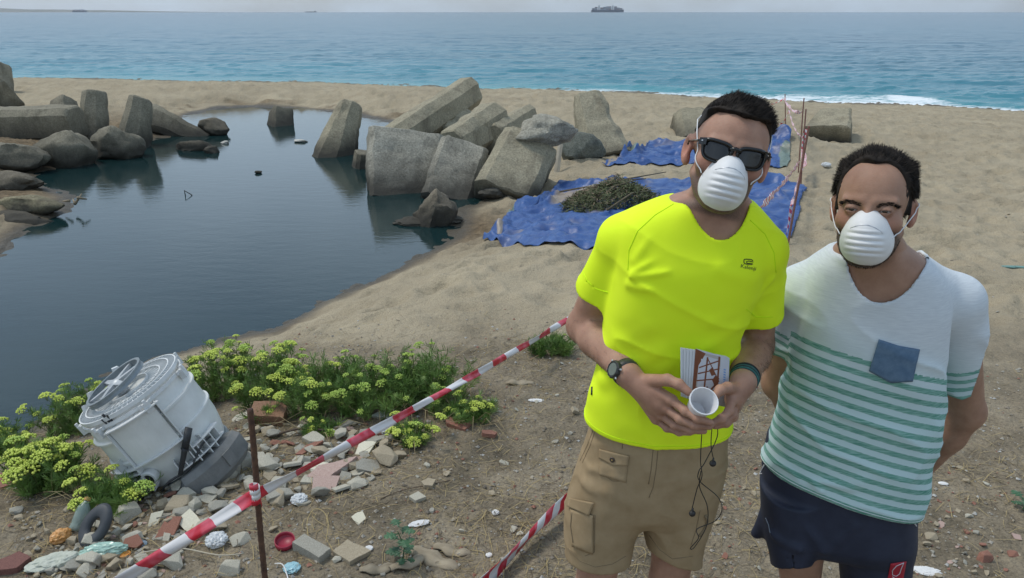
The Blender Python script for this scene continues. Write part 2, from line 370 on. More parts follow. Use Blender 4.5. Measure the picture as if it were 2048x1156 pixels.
attr(me, 'off', np.clip(np.log1p(np.clip(off, 0, None)) / np.log1p(900), 0, 1)); attr(me, 'foam', foam)
obj('sea_water', me, kind='structure')

# faint headland far off on the left
xs = np.linspace(-14000, -4200, 90); hh = .42 * (60 + 210 * np.exp(-((xs + 10500) / 2600) ** 2) + 25 * fbm2(xs / 700, xs * 0, 4, 3)) * sst(-4200, -6500, xs)
v = []; 
for k, (dy, s_) in enumerate(((0, 0), (500, .55), (1100, 1), (2600, .6), (4000, 0))):
    for x_, h_ in zip(xs, hh): v.append((x_, 11500 + dy, ZS - 2 + h_ * s_ * (1 + .1 * math.sin(x_ * .004 + k))))
obj('headland_hills', mesh('headland_hills', np.array(v), grid_faces(5, len(xs)), True, [mat('hill', (.10, .11, .08), (.16, .15, .11), .002)]), kind='structure')
# haze
hz = bpy.data.materials.new('sea_haze'); hz.use_nodes = True; t = hz.node_tree; t.nodes.clear()
oo = t.nodes.new('ShaderNodeOutputMaterial'); pv = t.nodes.new('ShaderNodeVolumePrincipled'); pv.inputs['Density'].default_value = 3.2e-5; pv.inputs['Color'].default_value = (.86, .92, 1, 1); pv.inputs['Anisotropy'].default_value = .2
t.links.new(pv.outputs[0], oo.inputs['Volume'])
q = MB(); q.box((0, 8500, 125), (34000, 19000, 280)); hb = q.build('haze', hz, kind='stuff')
# ------------------------------------------------------------ concrete blocks and rocks
def concrete(name, a, b_, dark, speck=1.0, lowdark=.35):
    """weathered concrete; a waterline stain sits at pool level (world height), pebbly aggregate shows"""
    m = bpy.data.materials.new(name); m.use_nodes = True; t = m.node_tree; N = t.nodes.new; K = t.links.new
    b = t.nodes['Principled BSDF']; b.inputs['Roughness'].default_value = .9; b.inputs['Specular IOR Level'].default_value = .2
    tcn = N('ShaderNodeTexCoord'); geo = N('ShaderNodeNewGeometry')
    def noise(s, d=7, r=.65, src=None):
        n = N('ShaderNodeTexNoise'); n.inputs['Scale'].default_value = s; n.inputs['Detail'].default_value = d; n.inputs['Roughness'].default_value = r; K(src or tcn.outputs['Object'], n.inputs['Vector']); return n.outputs['Fac']
    r1 = N('ShaderNodeValToRGB'); K(noise(2.4), r1.inputs['Fac']); e = r1.color_ramp.elements
    e[0].position = .3; e[0].color = tuple(a) + (1,); e[1].position = .7; e[1].color = tuple(b_) + (1,)
    r2 = N('ShaderNodeValToRGB'); K(noise(38, 4, .8), r2.inputs['Fac']); e = r2.color_ramp.elements
    e[0].position = .34; e[0].color = (.62, .6, .57, 1); e[1].position = .66; e[1].color = (1 + .4 * speck, 1 + .38 * speck, 1 + .33 * speck, 1)
    mx = N('ShaderNodeMixRGB'); mx.blend_type = 'MULTIPLY'; mx.inputs[0].default_value = 1; K(r1.outputs[0], mx.inputs[1]); K(r2.outputs[0], mx.inputs[2])
    # streaky dirt
    mp_ = N('ShaderNodeMapping'); mp_.inputs['Scale'].default_value = (1, 1, .22); K(tcn.outputs['Object'], mp_.inputs['Vector'])
    r3 = N('ShaderNodeValToRGB'); K(noise(5, 8, .7, mp_.outputs[0]), r3.inputs['Fac']); r3.color_ramp.elements[0].position = .52; r3.color_ramp.elements[0].color = (0, 0, 0, 1); r3.color_ramp.elements[1].position = .72; r3.color_ramp.elements[1].color = (.75, .75, .75, 1)
    m2 = N('ShaderNodeMixRGB'); K(r3.outputs[0], m2.inputs[0]); K(mx.outputs[0], m2.inputs[1]); m2.inputs[2].default_value = tuple(dark) + (1,)
    # waterline band
    sx = N('ShaderNodeSeparateXYZ'); K(geo.outputs['Position'], sx.inputs[0])
    ad = N('ShaderNodeMath'); ad.operation = 'MULTIPLY_ADD'; K(noise(3, 5, .6, geo.outputs['Position']), ad.inputs[0]); ad.inputs[1].default_value = -.45; K(sx.outputs['Z'], ad.inputs[2])
    mr = N('ShaderNodeMapRange'); mr.inputs['From Min'].default_value = WP - .14; mr.inputs['From Max'].default_value = WP - .14 + lowdark; mr.inputs['To Min'].default_value = .93; mr.inputs['To Max'].default_value = 0; K(ad.outputs[0], mr.inputs['Value'])
    m3 = N('ShaderNodeMixRGB'); K(mr.outputs[0], m3.inputs[0]); K(m2.outputs[0], m3.inputs[1]); m3.inputs[2].default_value = (.045, .042, .035, 1); K(m3.outputs[0], b.inputs['Base Color'])
    bp = N('ShaderNodeBump'); bp.inputs['Strength'].default_value = .7; bp.inputs['Distance'].default_value = .02; K(noise(24, 9, .75), bp.inputs['Height']); K(bp.outputs[0], b.inputs['Normal'])
    return m
CT = concrete('tan_concrete', (.27, .245, .175), (.39, .355, .26), (.13, .11, .08), .45)
CG = concrete('grey_concrete', (.25, .24, .20), (.37, .355, .30), (.09, .085, .07), .9, .5)
CD = concrete('dull_concrete', (.20, .185, .14), (.31, .285, .215), (.08, .075, .055), .35, .5)
RK = concrete('green_rock', (.075, .085, .075), (.17, .18, .155), (.05, .052, .048), 1.0, .2)
RB = concrete('brown_rock', (.18, .155, .115), (.30, .265, .20), (.08, .07, .05), .8, .45)
RP = concrete('pale_rock', (.27, .24, .15), (.38, .34, .22), (.12, .1, .07), .6, .25)
blocks_group = 'broken concrete breakwater legs around the pool'
def leg(label, b0, b1, w0, w1, ratio=1.0, roll=0, ch=.3, m=None, dY=0, z0=WP, sink=.35, rough=.02, seed=0, mid=None, name='concrete_block', bulge=0):
    p0 = PZ(b0[0], b0[1], z0); p1 = PY(b1[0], b1[1], p0[1] + dY)
    a0 = px2m(w0, p0) / 2; a1 = px2m(w1, p1) / 2
    p0 = Vector(p0); p1 = Vector(p1); ax = (p1 - p0); Lg = ax.length; ax.normalize()
    vd = (p0 - Vector(CAM)).normalized(); u = ax.cross(vd).normalized(); v = ax.cross(u).normalized()
    rm = Matrix.Rotation(R(roll), 3, ax); u = rm @ u; v = rm @ v
    sec = []
    cor = [(1, -1 + 2 * ch * .5), (1, 1 - ch), (1 - ch, 1), (-1 + ch, 1), (-1, 1 - ch), (-1, -1 + ch), (-1 + ch, -1), (1 - ch, -1)]; cor[0] = (1, -1 + ch)
    for i in range(8):
        a = np.array(cor[i]); b = np.array(cor[(i + 1) % 8]); n = 7 if i % 2 == 0 else 4
        for k in range(n): sec.append(a + (b - a) * k / n)
    sec = np.array(sec); n = len(sec); V = []
    base = p0 - ax * sink; tot = Lg + sink
    ts = [0] + list(np.linspace(.02, .975, 26)) + [.99, 1.0]
    sc_ = [.9] + [1] * 26 + [.965, .88]
    for t_, s in zip(ts, sc_):
        q = (t_ * tot - sink) / Lg; hw = a0 + (a1 - a0) * q + bulge * math.sin(max(0, min(1, q)) * math.pi); hw = max(hw, .05)
        c = base + ax * t_ * tot
        for e in sec: V.append(c + u * float(e[0]) * hw * s + v * float(e[1]) * hw * ratio * s)
    F = []
    m_ = len(ts)
    for i in range(m_ - 1):
        for k in range(n): F.append((i * n + k, i * n + (k + 1) % n, (i + 1) * n + (k + 1) % n, (i + 1) * n + k))
    # gridded end caps
    for e, i0 in ((0, 0), (1, (m_ - 1) * n)):
        c = sum((V[i0 + k] for k in range(n)), Vector()) / n; prev = [i0 + k for k in range(n)]
        for s in (.75, .5, .25):
            ring = []
            for k in range(n): ring.append(len(V)); V.append(c + (V[i0 + k] - c) * s)
            for k in range(n): F.append((prev[k], prev[(k + 1) % n], ring[(k + 1) % n], ring[k]) if e == 1 else (prev[(k + 1) % n], prev[k], ring[k], ring[(k + 1) % n]))
            prev = ring
        V.append(c); ci = len(V) - 1
        for k in range(n): F.append((prev[k], prev[(k + 1) % n], ci) if e == 1 else (prev[(k + 1) % n], prev[k], ci))
    P = np.array([tuple(q) for q in V]); O = np.array(p0)
    P = P - O; sd = seed * 7.7
    dn = fbm3(P * 2.2 + sd, 4, seed)[:, None] * np.array([[1, .6, 1]]) * rough * 2 + np.stack([fbm3(P * 7 + sd + 5 * k, 3, seed + k) for k in range(3)], 1) * rough * .8
    chip = np.clip(fbm3(P * 3.1 + sd + 40, 3, seed) - .25, 0, 1)[:, None] * rough * 5; cen = np.array(base - p0)
    rel = P - (np.array(ax)[None] * (P @ np.array(ax))[:, None]); rel = rel / (np.linalg.norm(rel, axis=1, keepdims=True) + 1e-6)
    P = P + dn - rel * chip
    mm_ = mesh(name, P, F, True, [m or CT]); mm_.set_sharp_from_angle(angle=R(28))
    return obj(name, mm_, None, label, 'concrete block', blocks_group, loc=tuple(O))
def rock(label, c, rad, m, Y=None, z=None, rot=0, seed=0, rough=.18, planes=14, name='rock', cat='rock', tilt=0, sub=4, group=None):
    p = PZ(c[0], c[1], z) if Y is None else PY(c[0], c[1], Y)
    s = depth(p) / FPX; r = np.array([rad[0] * s, (rad[2] if len(rad) > 2 else (rad[0] + rad[1]) / 2) * s, rad[1] * s])
    bm = bmesh.new(); bmesh.ops.create_icosphere(bm, subdivisions=sub, radius=1)
    P = np.array([q.co[:] for q in bm.verts]); F = [[q.index for q in f.verts] for f in bm.faces]; bm.free()
    g = np.random.default_rng(seed + 100)
    for k in range(planes):
        n = g.normal(size=3); n /= np.linalg.norm(n); dd = g.uniform(.62, .88); q = P @ n; P = P - n[None] * np.clip(q - dd, 0, None)[:, None] * .92
    P = P * (1 + rough * fbm3(P * 1.6 + seed, 4, seed)[:, None] + .25 * rough * fbm3(P * 6 + seed, 3, seed + 3)[:, None])
    P = P / np.abs(P).max(0)[None] * r[None]
    M = np.array(Matrix.Rotation(R(tilt), 3, 'Y') @ Matrix.Rotation(R(rot), 3, 'Z')); P = P @ M.T
    mm_ = mesh(name, P, F, True, [m]); mm_.set_sharp_from_angle(angle=R(40))
    return obj(name, mm_, None, label, cat, group, loc=tuple(p))
def zg(u, v): return float(PG(u, v)[2])
# right-hand pile
leg('upright leaning concrete leg standing alone in the pool, reflected below itself', (674, 307), (702, 208), 84, 46, .8, 30, .55, CT, dY=.5, seed=1)
leg('low pale concrete stub just left of the big cubic block in the water', (735, 333), (738, 303), 54, 50, 1, 10, .3, CT, seed=2)
leg('big square grey block with dark waterline, leftmost of the front row', (806, 372), (809, 291), 140, 146, .85, 4, .12, CG, dY=.5, seed=3, rough=.03, sink=.5)
leg('grey pebbly block with a fluted face, second from left in the front row', (902, 382), (928, 304), 100, 98, .8, -6, .22, CG, dY=.55, seed=4, rough=.03, z0=WP + .03)
leg('tan pebbly block at the right end of the front row, a rough rock on top', (1022, 372), (1058, 296), 122, 114, .8, -8, .3, CT, dY=.6, seed=5, rough=.028, z0=-.4)
leg('long octagonal concrete leg lying diagonally across the top of the pile', (822, 262), (942, 182), 64, 58, .95, 20, .5, CT, dY=1.6, seed=6, sink=.5, z0=-.15)
leg('short thick octagonal leg propped behind the front row, pointing right', (922, 283), (988, 244), 70, 80, .9, 18, .5, CT, dY=1.0, seed=7, z0=-.1, sink=.3)
leg('tan block half hidden behind the rough grey boulder', (1000, 272), (1055, 238), 60, 52, .9, 12, .4, CT, dY=1.2, seed=8, z0=-.1, sink=.3)
leg('small tan slab end poking out under the diagonal leg', (912, 262), (925, 232), 60, 56, .9, 0, .3, CT, dY=.4, seed=19, z0=-.25, sink=.3)
leg('tall tapering concrete leg standing by itself right of the pile', (1202, 292), (1172, 192), 92, 52, .8, 14, .35, CT, dY=.6, seed=9, z0=-.3)
leg('rounded concrete block half buried in sand just left of the taller man', (1385, 274), (1374, 236), 78, 62, 1, 22, .35, CT, dY=.4, seed=10, z0=-.5)
leg('pale concrete block half buried in sand beyond the striped posts', (1660, 276), (1672, 242), 80, 60, 1, -18, .12, CT, dY=.6, seed=11, z0=-.45)
rock('rough grey boulder resting on the block at the right end of the front row', (1088, 264), (68, 36, 50), CG, Y=PZ(1050, 330, -.1)[1] + .4, seed=21, rough=.3, planes=8)
rock('dark green-grey boulder right of the rough grey boulder', (1158, 302), (54, 38, 42), RK, z=zg(1158, 322) + .10, seed=22, rough=.2, planes=16)
rock('pointed brown rock at the pool edge in front of the front row', (872, 428), (48, 52, 45), RB, z=WP + .12, seed=23, rough=.35, planes=9)
rock('low dark ledge of rock at the waterline below the pointed rock', (856, 442), (72, 13, 34), RB, z=WP + .02, seed=24, rough=.4, planes=6)
# left-hand pile
leg('long grey concrete leg lying flat at the left edge of the photo', (-70, 252), (156, 246), 70, 66, .9, 12, .35, CD, dY=-.4, seed=31, z0=-.2, sink=.2)
leg('upright grey concrete leg standing behind the end of the long flat leg', (184, 276), (190, 182), 60, 40, .95, 30, .6, CD, dY=.3, seed=32, z0=-.45)
leg('upright two-toned concrete leg, nearest the water in the left pile', (268, 294), (282, 196), 66, 46, .9, 34, .6, CD, dY=.3, seed=33)
leg('low concrete leg sloping down into the water right of the two-toned leg', (398, 276), (298, 238), 30, 60, .8, 16, .4, CD, dY=.3, seed=34, sink=.2, z0=WP - .05)
leg('small square block on the sand between the left pile and the sea', (128, 222), (128, 202), 42, 34, 1, 40, .15, CD, dY=.2, seed=35, z0=-.35)
leg('grey slab tilted up at the far left behind the long flat leg', (-20, 206), (24, 178), 90, 74, .4, 20, .3, CD, dY=.3, seed=36, z0=-.15)
leg('end of a concrete leg rising at the top left corner of the pile', (-8, 190), (0, 130), 60, 36, .8, 20, .4, CD, dY=.5, seed=37, z0=-.3)
rock('saddle shaped lump of concrete at the water below the upright legs', (228, 292), (64, 42, 42), CD, z=WP + .2, seed=41, rough=.35, planes=10)
rock('rounded ribbed rock left of the saddle shaped lump', (130, 306), (58, 46, 48), CD, z=WP + .2, seed=42, rough=.25, planes=8)
rock('flat brown rock at the left edge below the long flat leg', (30, 314), (66, 34, 48), CD, z=WP + .25, seed=43, rough=.25, planes=8)
rock('round rock with a dark stained side standing in the pool', (428, 257), (34, 22, 26), RB, z=WP + .12, seed=44, rough=.25)
rock('low jagged flat rock just breaking the water near the left pile', (388, 297), (44, 19, 22), RB, z=WP + .02, seed=45, rough=.35)
rock('small dark rock touching the end of the low jagged rock', (424, 303), (17, 14, 14), RB, z=WP + .02, seed=46, rough=.3)
rock('long yellowish smooth rock lying on the left bank', (50, 412), (80, 22, 34), RP, z=-.42, seed=47, rough=.28, planes=6)
rock('dark pitted rock shelf below the yellowish rock on the left bank', (30, 446), (84, 26, 40), RB, z=WP - .02, seed=48, rough=.4, planes=6)
rock('dark weedy rock at the left edge above the yellowish rock', (20, 366), (78, 26, 46), RB, z=-.42, seed=49, rough=.35, planes=6)
leg('small lone concrete block out in the middle of the pool', (561, 249), (561, 222), 44, 38, 1, 20, .25, CD, dY=.2, seed=50)
rock('flat white stone slab floating low in the pool', (600, 282), (16, 3.5, 9), mat('white_stone', (.55, .53, .47), (.4, .38, .33), 9, bump=.4), z=WP + .02, seed=51, name='flat_stone', cat='stone')
rock('tiny pale stone alone in the open water', (516, 344), (8, 4, 6), RP, z=WP + .02, seed=52, name='small_stone', cat='stone')
rock('small white stone beside the dark-sided round rock', (450, 285), (9, 4, 6), mat('white_stone', (.5, .5, .5)), z=WP + .02, seed=53, name='small_stone', cat='stone')
rock('broken stone half buried in sand at the foot of the tan block', (985, 386), (30, 12, 18), CG, z=-.42, seed=54, rough=.3)
# bent wire poking out of the pool
q = MB(); c = Vector(PZ(376, 391, WP)); s = depth(c) / FPX
P = [c + Vector((a * s, 0, b * s)) for a, b in ((-5, -4), (-6, 10), (8, 1), (-3, -9), (-5, -4))]
q.tube(P, .009, 6); q.build('bent_wire', mat('black_wire', (.02, .02, .02)), label='black wire bent into a triangle poking out of the pool', cat='wire', smooth=True)
# weathered plank standing against the dark boulder
p = PG(1112, 342); p2 = PY(1121, 288, p[1] + .25); q = MB(); q.tube([p - np.array([0, 0, .1]), p2], [.05, .04], 4, flat=.35)
q.build('plank', mat('grey_wood', (.42, .38, .3), (.25, .22, .17), 4, stretch=(1, 1, .1), bump=.5), label='grey weathered plank standing against the dark green boulder', cat='plank')
# branch in the left bank
q = MB(); c = PZ(150, 408, -.45)
for a in ((0, 0, -10, 6), (0, 0, 8, 16), (-10, 6, -30, 2), (6, 12, 16, 6)): q.tube([Vector(c) + Vector((a[0] * s, 0, a[1] * s)), Vector(c) + Vector((a[2] * s, .1, a[3] * s))], [.02, .008], 5)
q.build('driftwood_twig', mat('twig', (.25, .2, .13)), label='forked driftwood twig at the end of the yellowish rock', cat='twig', smooth=True)
# ------------------------------------------------------------ tarpaulins
def tarp_mat():
    m = bpy.data.materials.new('blue_tarp'); m.use_nodes = True; t = m.node_tree; N = t.nodes.new; K = t.links.new
    b = t.nodes['Principled BSDF']; b.inputs['Roughness'].default_value = .42; b.inputs['Specular IOR Level'].default_value = .4
    g = N('ShaderNodeNewGeometry'); n = N('ShaderNodeTexNoise'); n.inputs['Scale'].default_value = 5; n.inputs['Detail'].default_value = 9; n.inputs['Roughness'].default_value = .7; K(g.outputs['Position'], n.inputs['Vector'])
    r = N('ShaderNodeValToRGB'); K(n.outputs['Fac'], r.inputs['Fac']); e = r.color_ramp.elements; e[0].position = .4; e[0].color = (.024, .068, .215, 1); e[1].position = .80; e[1].color = (.13, .18, .31, 1)
    q = e.new(.6); q.color = (.036, .095, .27, 1)
    a = N('ShaderNodeAttribute'); a.attribute_name = 'back'; x = N('ShaderNodeMixRGB'); K(a.outputs['Fac'], x.inputs[0]); K(r.outputs[0], x.inputs[1]); x.inputs[2].default_value = (.15, .20, .17, 1)
    a2 = N('ShaderNodeAttribute'); a2.attribute_name = 'sandy'; x2 = N('ShaderNodeMixRGB'); K(a2.outputs['Fac'], x2.inputs[0]); K(x.outputs[0], x2.inputs[1]); x2.inputs[2].default_value = (.32, .26, .19, 1); K(x2.outputs[0], b.inputs['Base Color'])
    n2 = N('ShaderNodeTexNoise'); n2.inputs['Scale'].default_value = 9; n2.inputs['Detail'].default_value = 6; n2.inputs['Distortion'].default_value = 1.2; K(g.outputs['Position'], n2.inputs['Vector'])
    bp = N('ShaderNodeBump'); bp.inputs['Strength'].default_value = .35; bp.inputs['Distance'].default_value = .02; K(n2.outputs['Fac'], bp.inputs['Height']); K(bp.outputs[0], b.inputs['Normal'])
    return m
TM = tarp_mat()
def tarp(label, edge_b, edge_t, seed, feats, back=None, sandy=None, nu=230, nv=110, amp=.035):
    """edge_b / edge_t: near and far edge as photo points on the sand, left to right"""
    B = np.array([PG(*p)[:2] for p in edge_b]); T = np.array([PG(*p)[:2] for p in edge_t])
    def rs(P, n):
        d = np.r_[0, np.cumsum(np.linalg.norm(np.diff(P, axis=0), axis=1))]; s = np.linspace(0, d[-1], n); return np.stack([np.interp(s, d, P[:, 0]), np.interp(s, d, P[:, 1])], 1)
    b = rs(B, nu); t = rs(T, nu); V = np.linspace(0, 1, nv)[:, None, None]
    XY = (b[None] * (1 - V) + t[None] * V).reshape(-1, 2); U = np.tile(np.linspace(0, 1, nu), nv); W = np.repeat(np.linspace(0, 1, nv), nu)
    XY = XY + .05 * np.stack([fbm2(U * 9, W * 5, 3, seed), fbm2(U * 9, W * 5, 3, seed + 9)], 1)
    x, y = XY.T
    rd = (1 - np.abs(fbm2(x * 1.1 + .4 * y, y * .8, 3, seed))) * (.55 + .45 * fbm2(x * .7, y * .7, 2, seed + 30) / .5); rd2 = 1 - np.abs(fbm2(x * 4.3 + y * 2, y * 5, 4, seed + 1)); rd3 = 1 - np.abs(fbm2(x * 11, y * 13 + x * 4, 3, seed + 2))
    z = ground_h(x, y) + .012 + amp * 2.2 * np.clip(rd, 0, 1) ** 6 + amp * .45 * rd2 ** 7 + amp * .16 * rd3 ** 4
    for u, w_, ru, rw, h in feats: z += h * np.exp(-(((U - u) / ru) ** 2 + ((W - w_) / rw) ** 2)) * (1 + .25 * fbm2(x * 5, y * 5, 2, 4))
    f = grid_faces(nv, nu); hole = np.zeros(len(x), bool)
    me = mesh('tarpaulin', np.stack([x, y, z], 1), f, True, [TM])
    bk = np.zeros(len(x)); sy = np.clip(.5 * sst(.25, .6, fbm2(x * 2, y * 2, 4, seed + 5)), 0, 1)
    for u, w_, ru, rw in (back or []): bk = np.maximum(bk, 1.0 * ((((U - u) / ru) ** 2 + ((W - w_) / rw) ** 2 + .3 * fbm2(x * 4, y * 4, 3, 1)) < 1))
    for u, w_, ru, rw in (sandy or []): sy = np.maximum(sy, .9 * sst(1.2, .6, ((U - u) / ru) ** 2 + ((W - w_) / rw) ** 2 + .4 * fbm2(x * 7, y * 7, 3, 1)))
    attr(me, 'back', bk); attr(me, 'sandy', sy)
    o = obj('tarpaulin', me, None, label, 'tarpaulin', 'blue tarpaulins on the sand')
    s = o.modifiers.new('thickness', 'SOLIDIFY'); s.thickness = .004; s.offset = 1
    return o
tarp('large crumpled blue tarpaulin behind the taller man, dark debris heaped on it',
     [(966, 482), (1085, 492), (1190, 498), (1330, 506), (1460, 505), (1572, 492)], [(1012, 440), (1040, 408), (1078, 406), (1122, 368), (1210, 366), (1290, 366), (1400, 362), (1500, 360), (1560, 362), (1612, 376)], 3,
     [(.05, .5, .03, .3, .08), (.14, .93, .05, .1, .07), (.5, .95, .35, .05, .07), (.85, .95, .08, .05, .12), (.22, .85, .05, .08, .06), (.02, .05, .3, .03, .04)], back=[(.07, .98, .03, .2)], sandy=[(.055, .3, .02, .2), (.45, .72, .16, .14)])
tarp('smaller blue tarpaulin beyond the large one, its corner folded up at the left',
     [(1205, 330), (1300, 330), (1420, 333), (1520, 338), (1575, 334)], [(1256, 306), (1290, 300), (1300, 288), (1400, 286), (1500, 290), (1545, 276), (1582, 274)], 13,
     [(.02, .9, .03, .3, .16), (.12, .75, .05, .2, .12), (.55, .95, .35, .06, .08), (.95, .95, .05, .1, .10)], back=[(.09, .9, .035, .3), (.99, .3, .05, .4)], sandy=[(.03, .25, .02, .2)], amp=.03)
# debris heap: seaweed mass plus branches
g = np.random.default_rng(5); q = MB(); c0 = PG(1215, 395); WM = [mat('seaweed_dark', (.04, .055, .02), (.10, .11, .04), 20), mat('seaweed_brown', (.15, .11, .065), (.26, .2, .13), 20)]
ctr = PG(1225, 402)
for k in range(5200):
    a, r = g.uniform(0, 6.28), math.sqrt(g.uniform(0, 1)); x = ctr[0] + .62 * r * math.cos(a) ; y = ctr[1] + .62 * r * math.sin(a)
    hgt = .16 * (1 - r * r) + .12 * math.exp(-(((x - ctr[0] - .1) / .2) ** 2 + ((y - ctr[1] - .35) / .2) ** 2)) ; z = gh(x, y) + .03 + hgt * g.uniform(.6, 1.05)
    d = Vector(g.normal(size=3)); d.z *= .35; d.normalize(); s = g.uniform(.04, .12); n = d.cross(Vector((0, 0, 1))).normalized() * g.uniform(.002, .007); n.z = g.uniform(-.004, .004)
    p = Vector((x, y, z)); m1 = p + d * s * .5 + Vector((0, 0, g.uniform(-.01, .02))); br_ = 1 if (y - ctr[1] > .1 and g.random() < .55) or g.random() < .12 else 0
    q.add([p - n, p + n, m1 + n, m1 - n, p + d * s], [(0, 1, 2, 3), (3, 2, 4)], br_)
heap = q.build('seaweed_heap', WM, label='heap of dark green and brown seaweed piled on the large tarpaulin', cat='seaweed', kind='stuff')
q = MB()
for a, b, h in (((1140, 410), (1330, 372), .2), ((1150, 396), (1290, 392), .22), ((1180, 420), (1270, 396), .22), ((1215, 430), (1300, 400), .12), ((1120, 392), (1225, 402), .1)):
    A = PG(*a); B = PG(*b); A[2] += .06; B[2] += h; Mi = (A + B) / 2 + np.array([.02, .05, .06]); q.tube([A, Mi, B], [.014, .011, .006], 6)
q.build('branches', mat('dark_branch', (.07, .055, .03), (.14, .11, .06), 15), label='thin dark branches stuck through the seaweed heap', cat='branches', smooth=True)

# ------------------------------------------------------------ rebar posts and barrier tape
RUST = mat('rust', (.055, .028, .018), (.13, .065, .035), 30, .85, bump=.5, bscale=120)
RUSTP = mat('reddish_rust', (.16, .07, .05), (.24, .12, .09), 30, .8)
def rod(label, base, top, r, m=RUST, name='iron_rod'):
    q = MB(); base = Vector(base); top = Vector(top); n = max(8, int((top - base).length / .012)); n = min(n, 140)
    pts = [base.lerp(top, i / n) + Vector((.0012 * math.sin(i * .13), 0, 0)) for i in range(n + 1)]
    q.tube(pts, [r * (1.0 + (.10 if i % 2 else -.02)) for i in range(n + 1)], 10)
    return q.build(name, m, label=label, cat='iron rod', group='rusty iron rods holding the tape', smooth=True)
NP0 = PG(532, 1212); NP1 = PY(500, 818, NP0[1] + .06)
rod('thick rusty iron rod standing in the rubble in the foreground', NP0 - np.array([0, 0, .15]), NP1, .0095)
rodpts = {}
for nm, lab, b, t, r in (('a', 'thin red-brown rod farthest back, tape tied at its top', (1573, 268), (1570, 188), .009), ('b', 'tallest of the far rods, nearest the sea end of the tape line', (1597, 345), (1608, 196), .009),
                         ('c', 'rod leaning beside the tallest far rod, a little shorter', (1602, 372), (1612, 218), .009), ('d', 'rod at the near end of the far tape line by the big tarpaulin', (1574, 490), (1618, 252), .010)):
    B = PG(*b); T = PY(t[0], t[1], B[1] + .05); rodpts[nm] = (B, T); rod(lab, B - np.array([0, 0, .1]), T, r, RUSTP)
def tape_mat():
    m = bpy.data.materials.new('barrier_tape'); m.use_nodes = True; t = m.node_tree; N = t.nodes.new; K = t.links.new
    b = t.nodes['Principled BSDF']; b.inputs['Roughness'].default_value = .3; b.inputs['Transmission Weight'].default_value = 0
    uv = N('ShaderNodeAttribute'); uv.attribute_name = 'stripe'; f = N('ShaderNodeMath'); f.operation = 'FRACT'; K(uv.outputs['Fac'], f.inputs[0])
    g_ = N('ShaderNodeMath'); g_.operation = 'GREATER_THAN'; g_.inputs[1].default_value = .5; K(f.outputs[0], g_.inputs[0])
    gg = N('ShaderNodeNewGeometry'); n = N('ShaderNodeTexNoise'); n.inputs['Scale'].default_value = 14; K(gg.outputs['Position'], n.inputs['Vector'])
    r = N('ShaderNodeValToRGB'); K(n.outputs['Fac'], r.inputs['Fac']); r.color_ramp.elements[0].position = .45; r.color_ramp.elements[0].color = (.50, .012, .03, 1); r.color_ramp.elements[1].position = .62; r.color_ramp.elements[1].color = (.62, .10, .14, 1)
    x = N('ShaderNodeMixRGB'); K(g_.outputs[0], x.inputs[0]); K(r.outputs[0], x.inputs[1]); x.inputs[2].default_value = (.66, .64, .63, 1); K(x.outputs[0], b.inputs['Base Color'])
    return m
TPM = tape_mat()
def tape(label, pts, w, period, twist, slant=.6, sag=0.0, seed=0, name='barrier_tape', n=None, phase=0, wvar=.2):
    pts = [Vector(p) for p in pts]; seg = [(pts[i + 1] - pts[i]).length for i in range(len(pts) - 1)]; tot = sum(seg); n = n or max(30, int(tot / .02))
    cols = 5; V = []; S = []; acc = 0
    for i in range(n + 1):
        s = tot * i / n; k = 0; a = 0
        while k < len(seg) - 1 and s > a + seg[k]: a += seg[k]; k += 1
        q_ = (s - a) / seg[k]; p = pts[k].lerp(pts[k + 1], q_); p = p + Vector((0, 0, -sag * 4 * q_ * (1 - q_)))
        t = (pts[k + 1] - pts[k]).normalized(); up = Vector((0, 0, 1)); sd = t.cross(up).normalized(); up = sd.cross(t)
        an = twist(s) if callable(twist) else twist * s
        dr = up * math.cos(an) + sd * math.sin(an); nn = t.cross(dr); ww = w * (1 + wvar * math.sin(s * 5.1 + seed) * math.sin(s * 2.3 + seed))
        for j in range(cols):
            e = j / (cols - 1) - .5; V.append(p + dr * e * ww + nn * (.12 * w * math.cos(e * 5 + s * 9 + seed))); S.append((s + slant * e * w) / period + phase)
    me = mesh(name, V, grid_faces(n + 1, cols), True, [TPM]); attr(me, 'stripe', S)
    o = obj(name, me, None, label, 'barrier tape', 'red and white barrier tape'); sm = o.modifiers.new('thickness', 'SOLIDIFY'); sm.thickness = .0012
    return o
kn = PY(513, 985, NP0[1] + .02)                              # knot on the near rod
A1 = PY(236, 1164, 2.3); man_back = PY(1140, 636, 4.7); farB = rodpts['d'][0] + (rodpts['d'][1] - rodpts['d'][0]) * .60
nk = 900
tape('red and white tape running down to the lower left corner from the near rod', [PY(60, 1262, 2.02), A1, kn + np.array([-.01, -.012, -.01])], .045, .235, lambda s: .35 * math.sin(s * 5) - .25, sag=.0, seed=1, phase=.1)
tape('red and white tape stretched tight from the near rod to behind the taller man', [kn + np.array([.0, -.012, 0]), man_back, PY(1500, 436, 5.6)], .034, .30, lambda s: -.35 + .4 * math.sin(s * 3.4 + .6) + .25 * math.sin(s * 9), sag=.015, seed=2, phase=.35)
tape('striped tape slanting up from behind the taller man to the far rods', [PY(1500, 436, 5.6), PG(1594, 350) + np.array([0, -.1, .25])], .06, .22, lambda s: .3 * math.sin(s * 3), sag=.04, seed=3, slant=.4)
bp_ = PG(1590, 345); tape('narrow twisted tape dropping to the foot of the near far-rod', [PG(1596, 372) + np.array([0, -.1, .3]), PY(1583, 410, rodpts['d'][0][1] + .3), PG(1572, 478) + np.array([0, 0, .05])], .03, .085, lambda s: s * 3, seed=4)
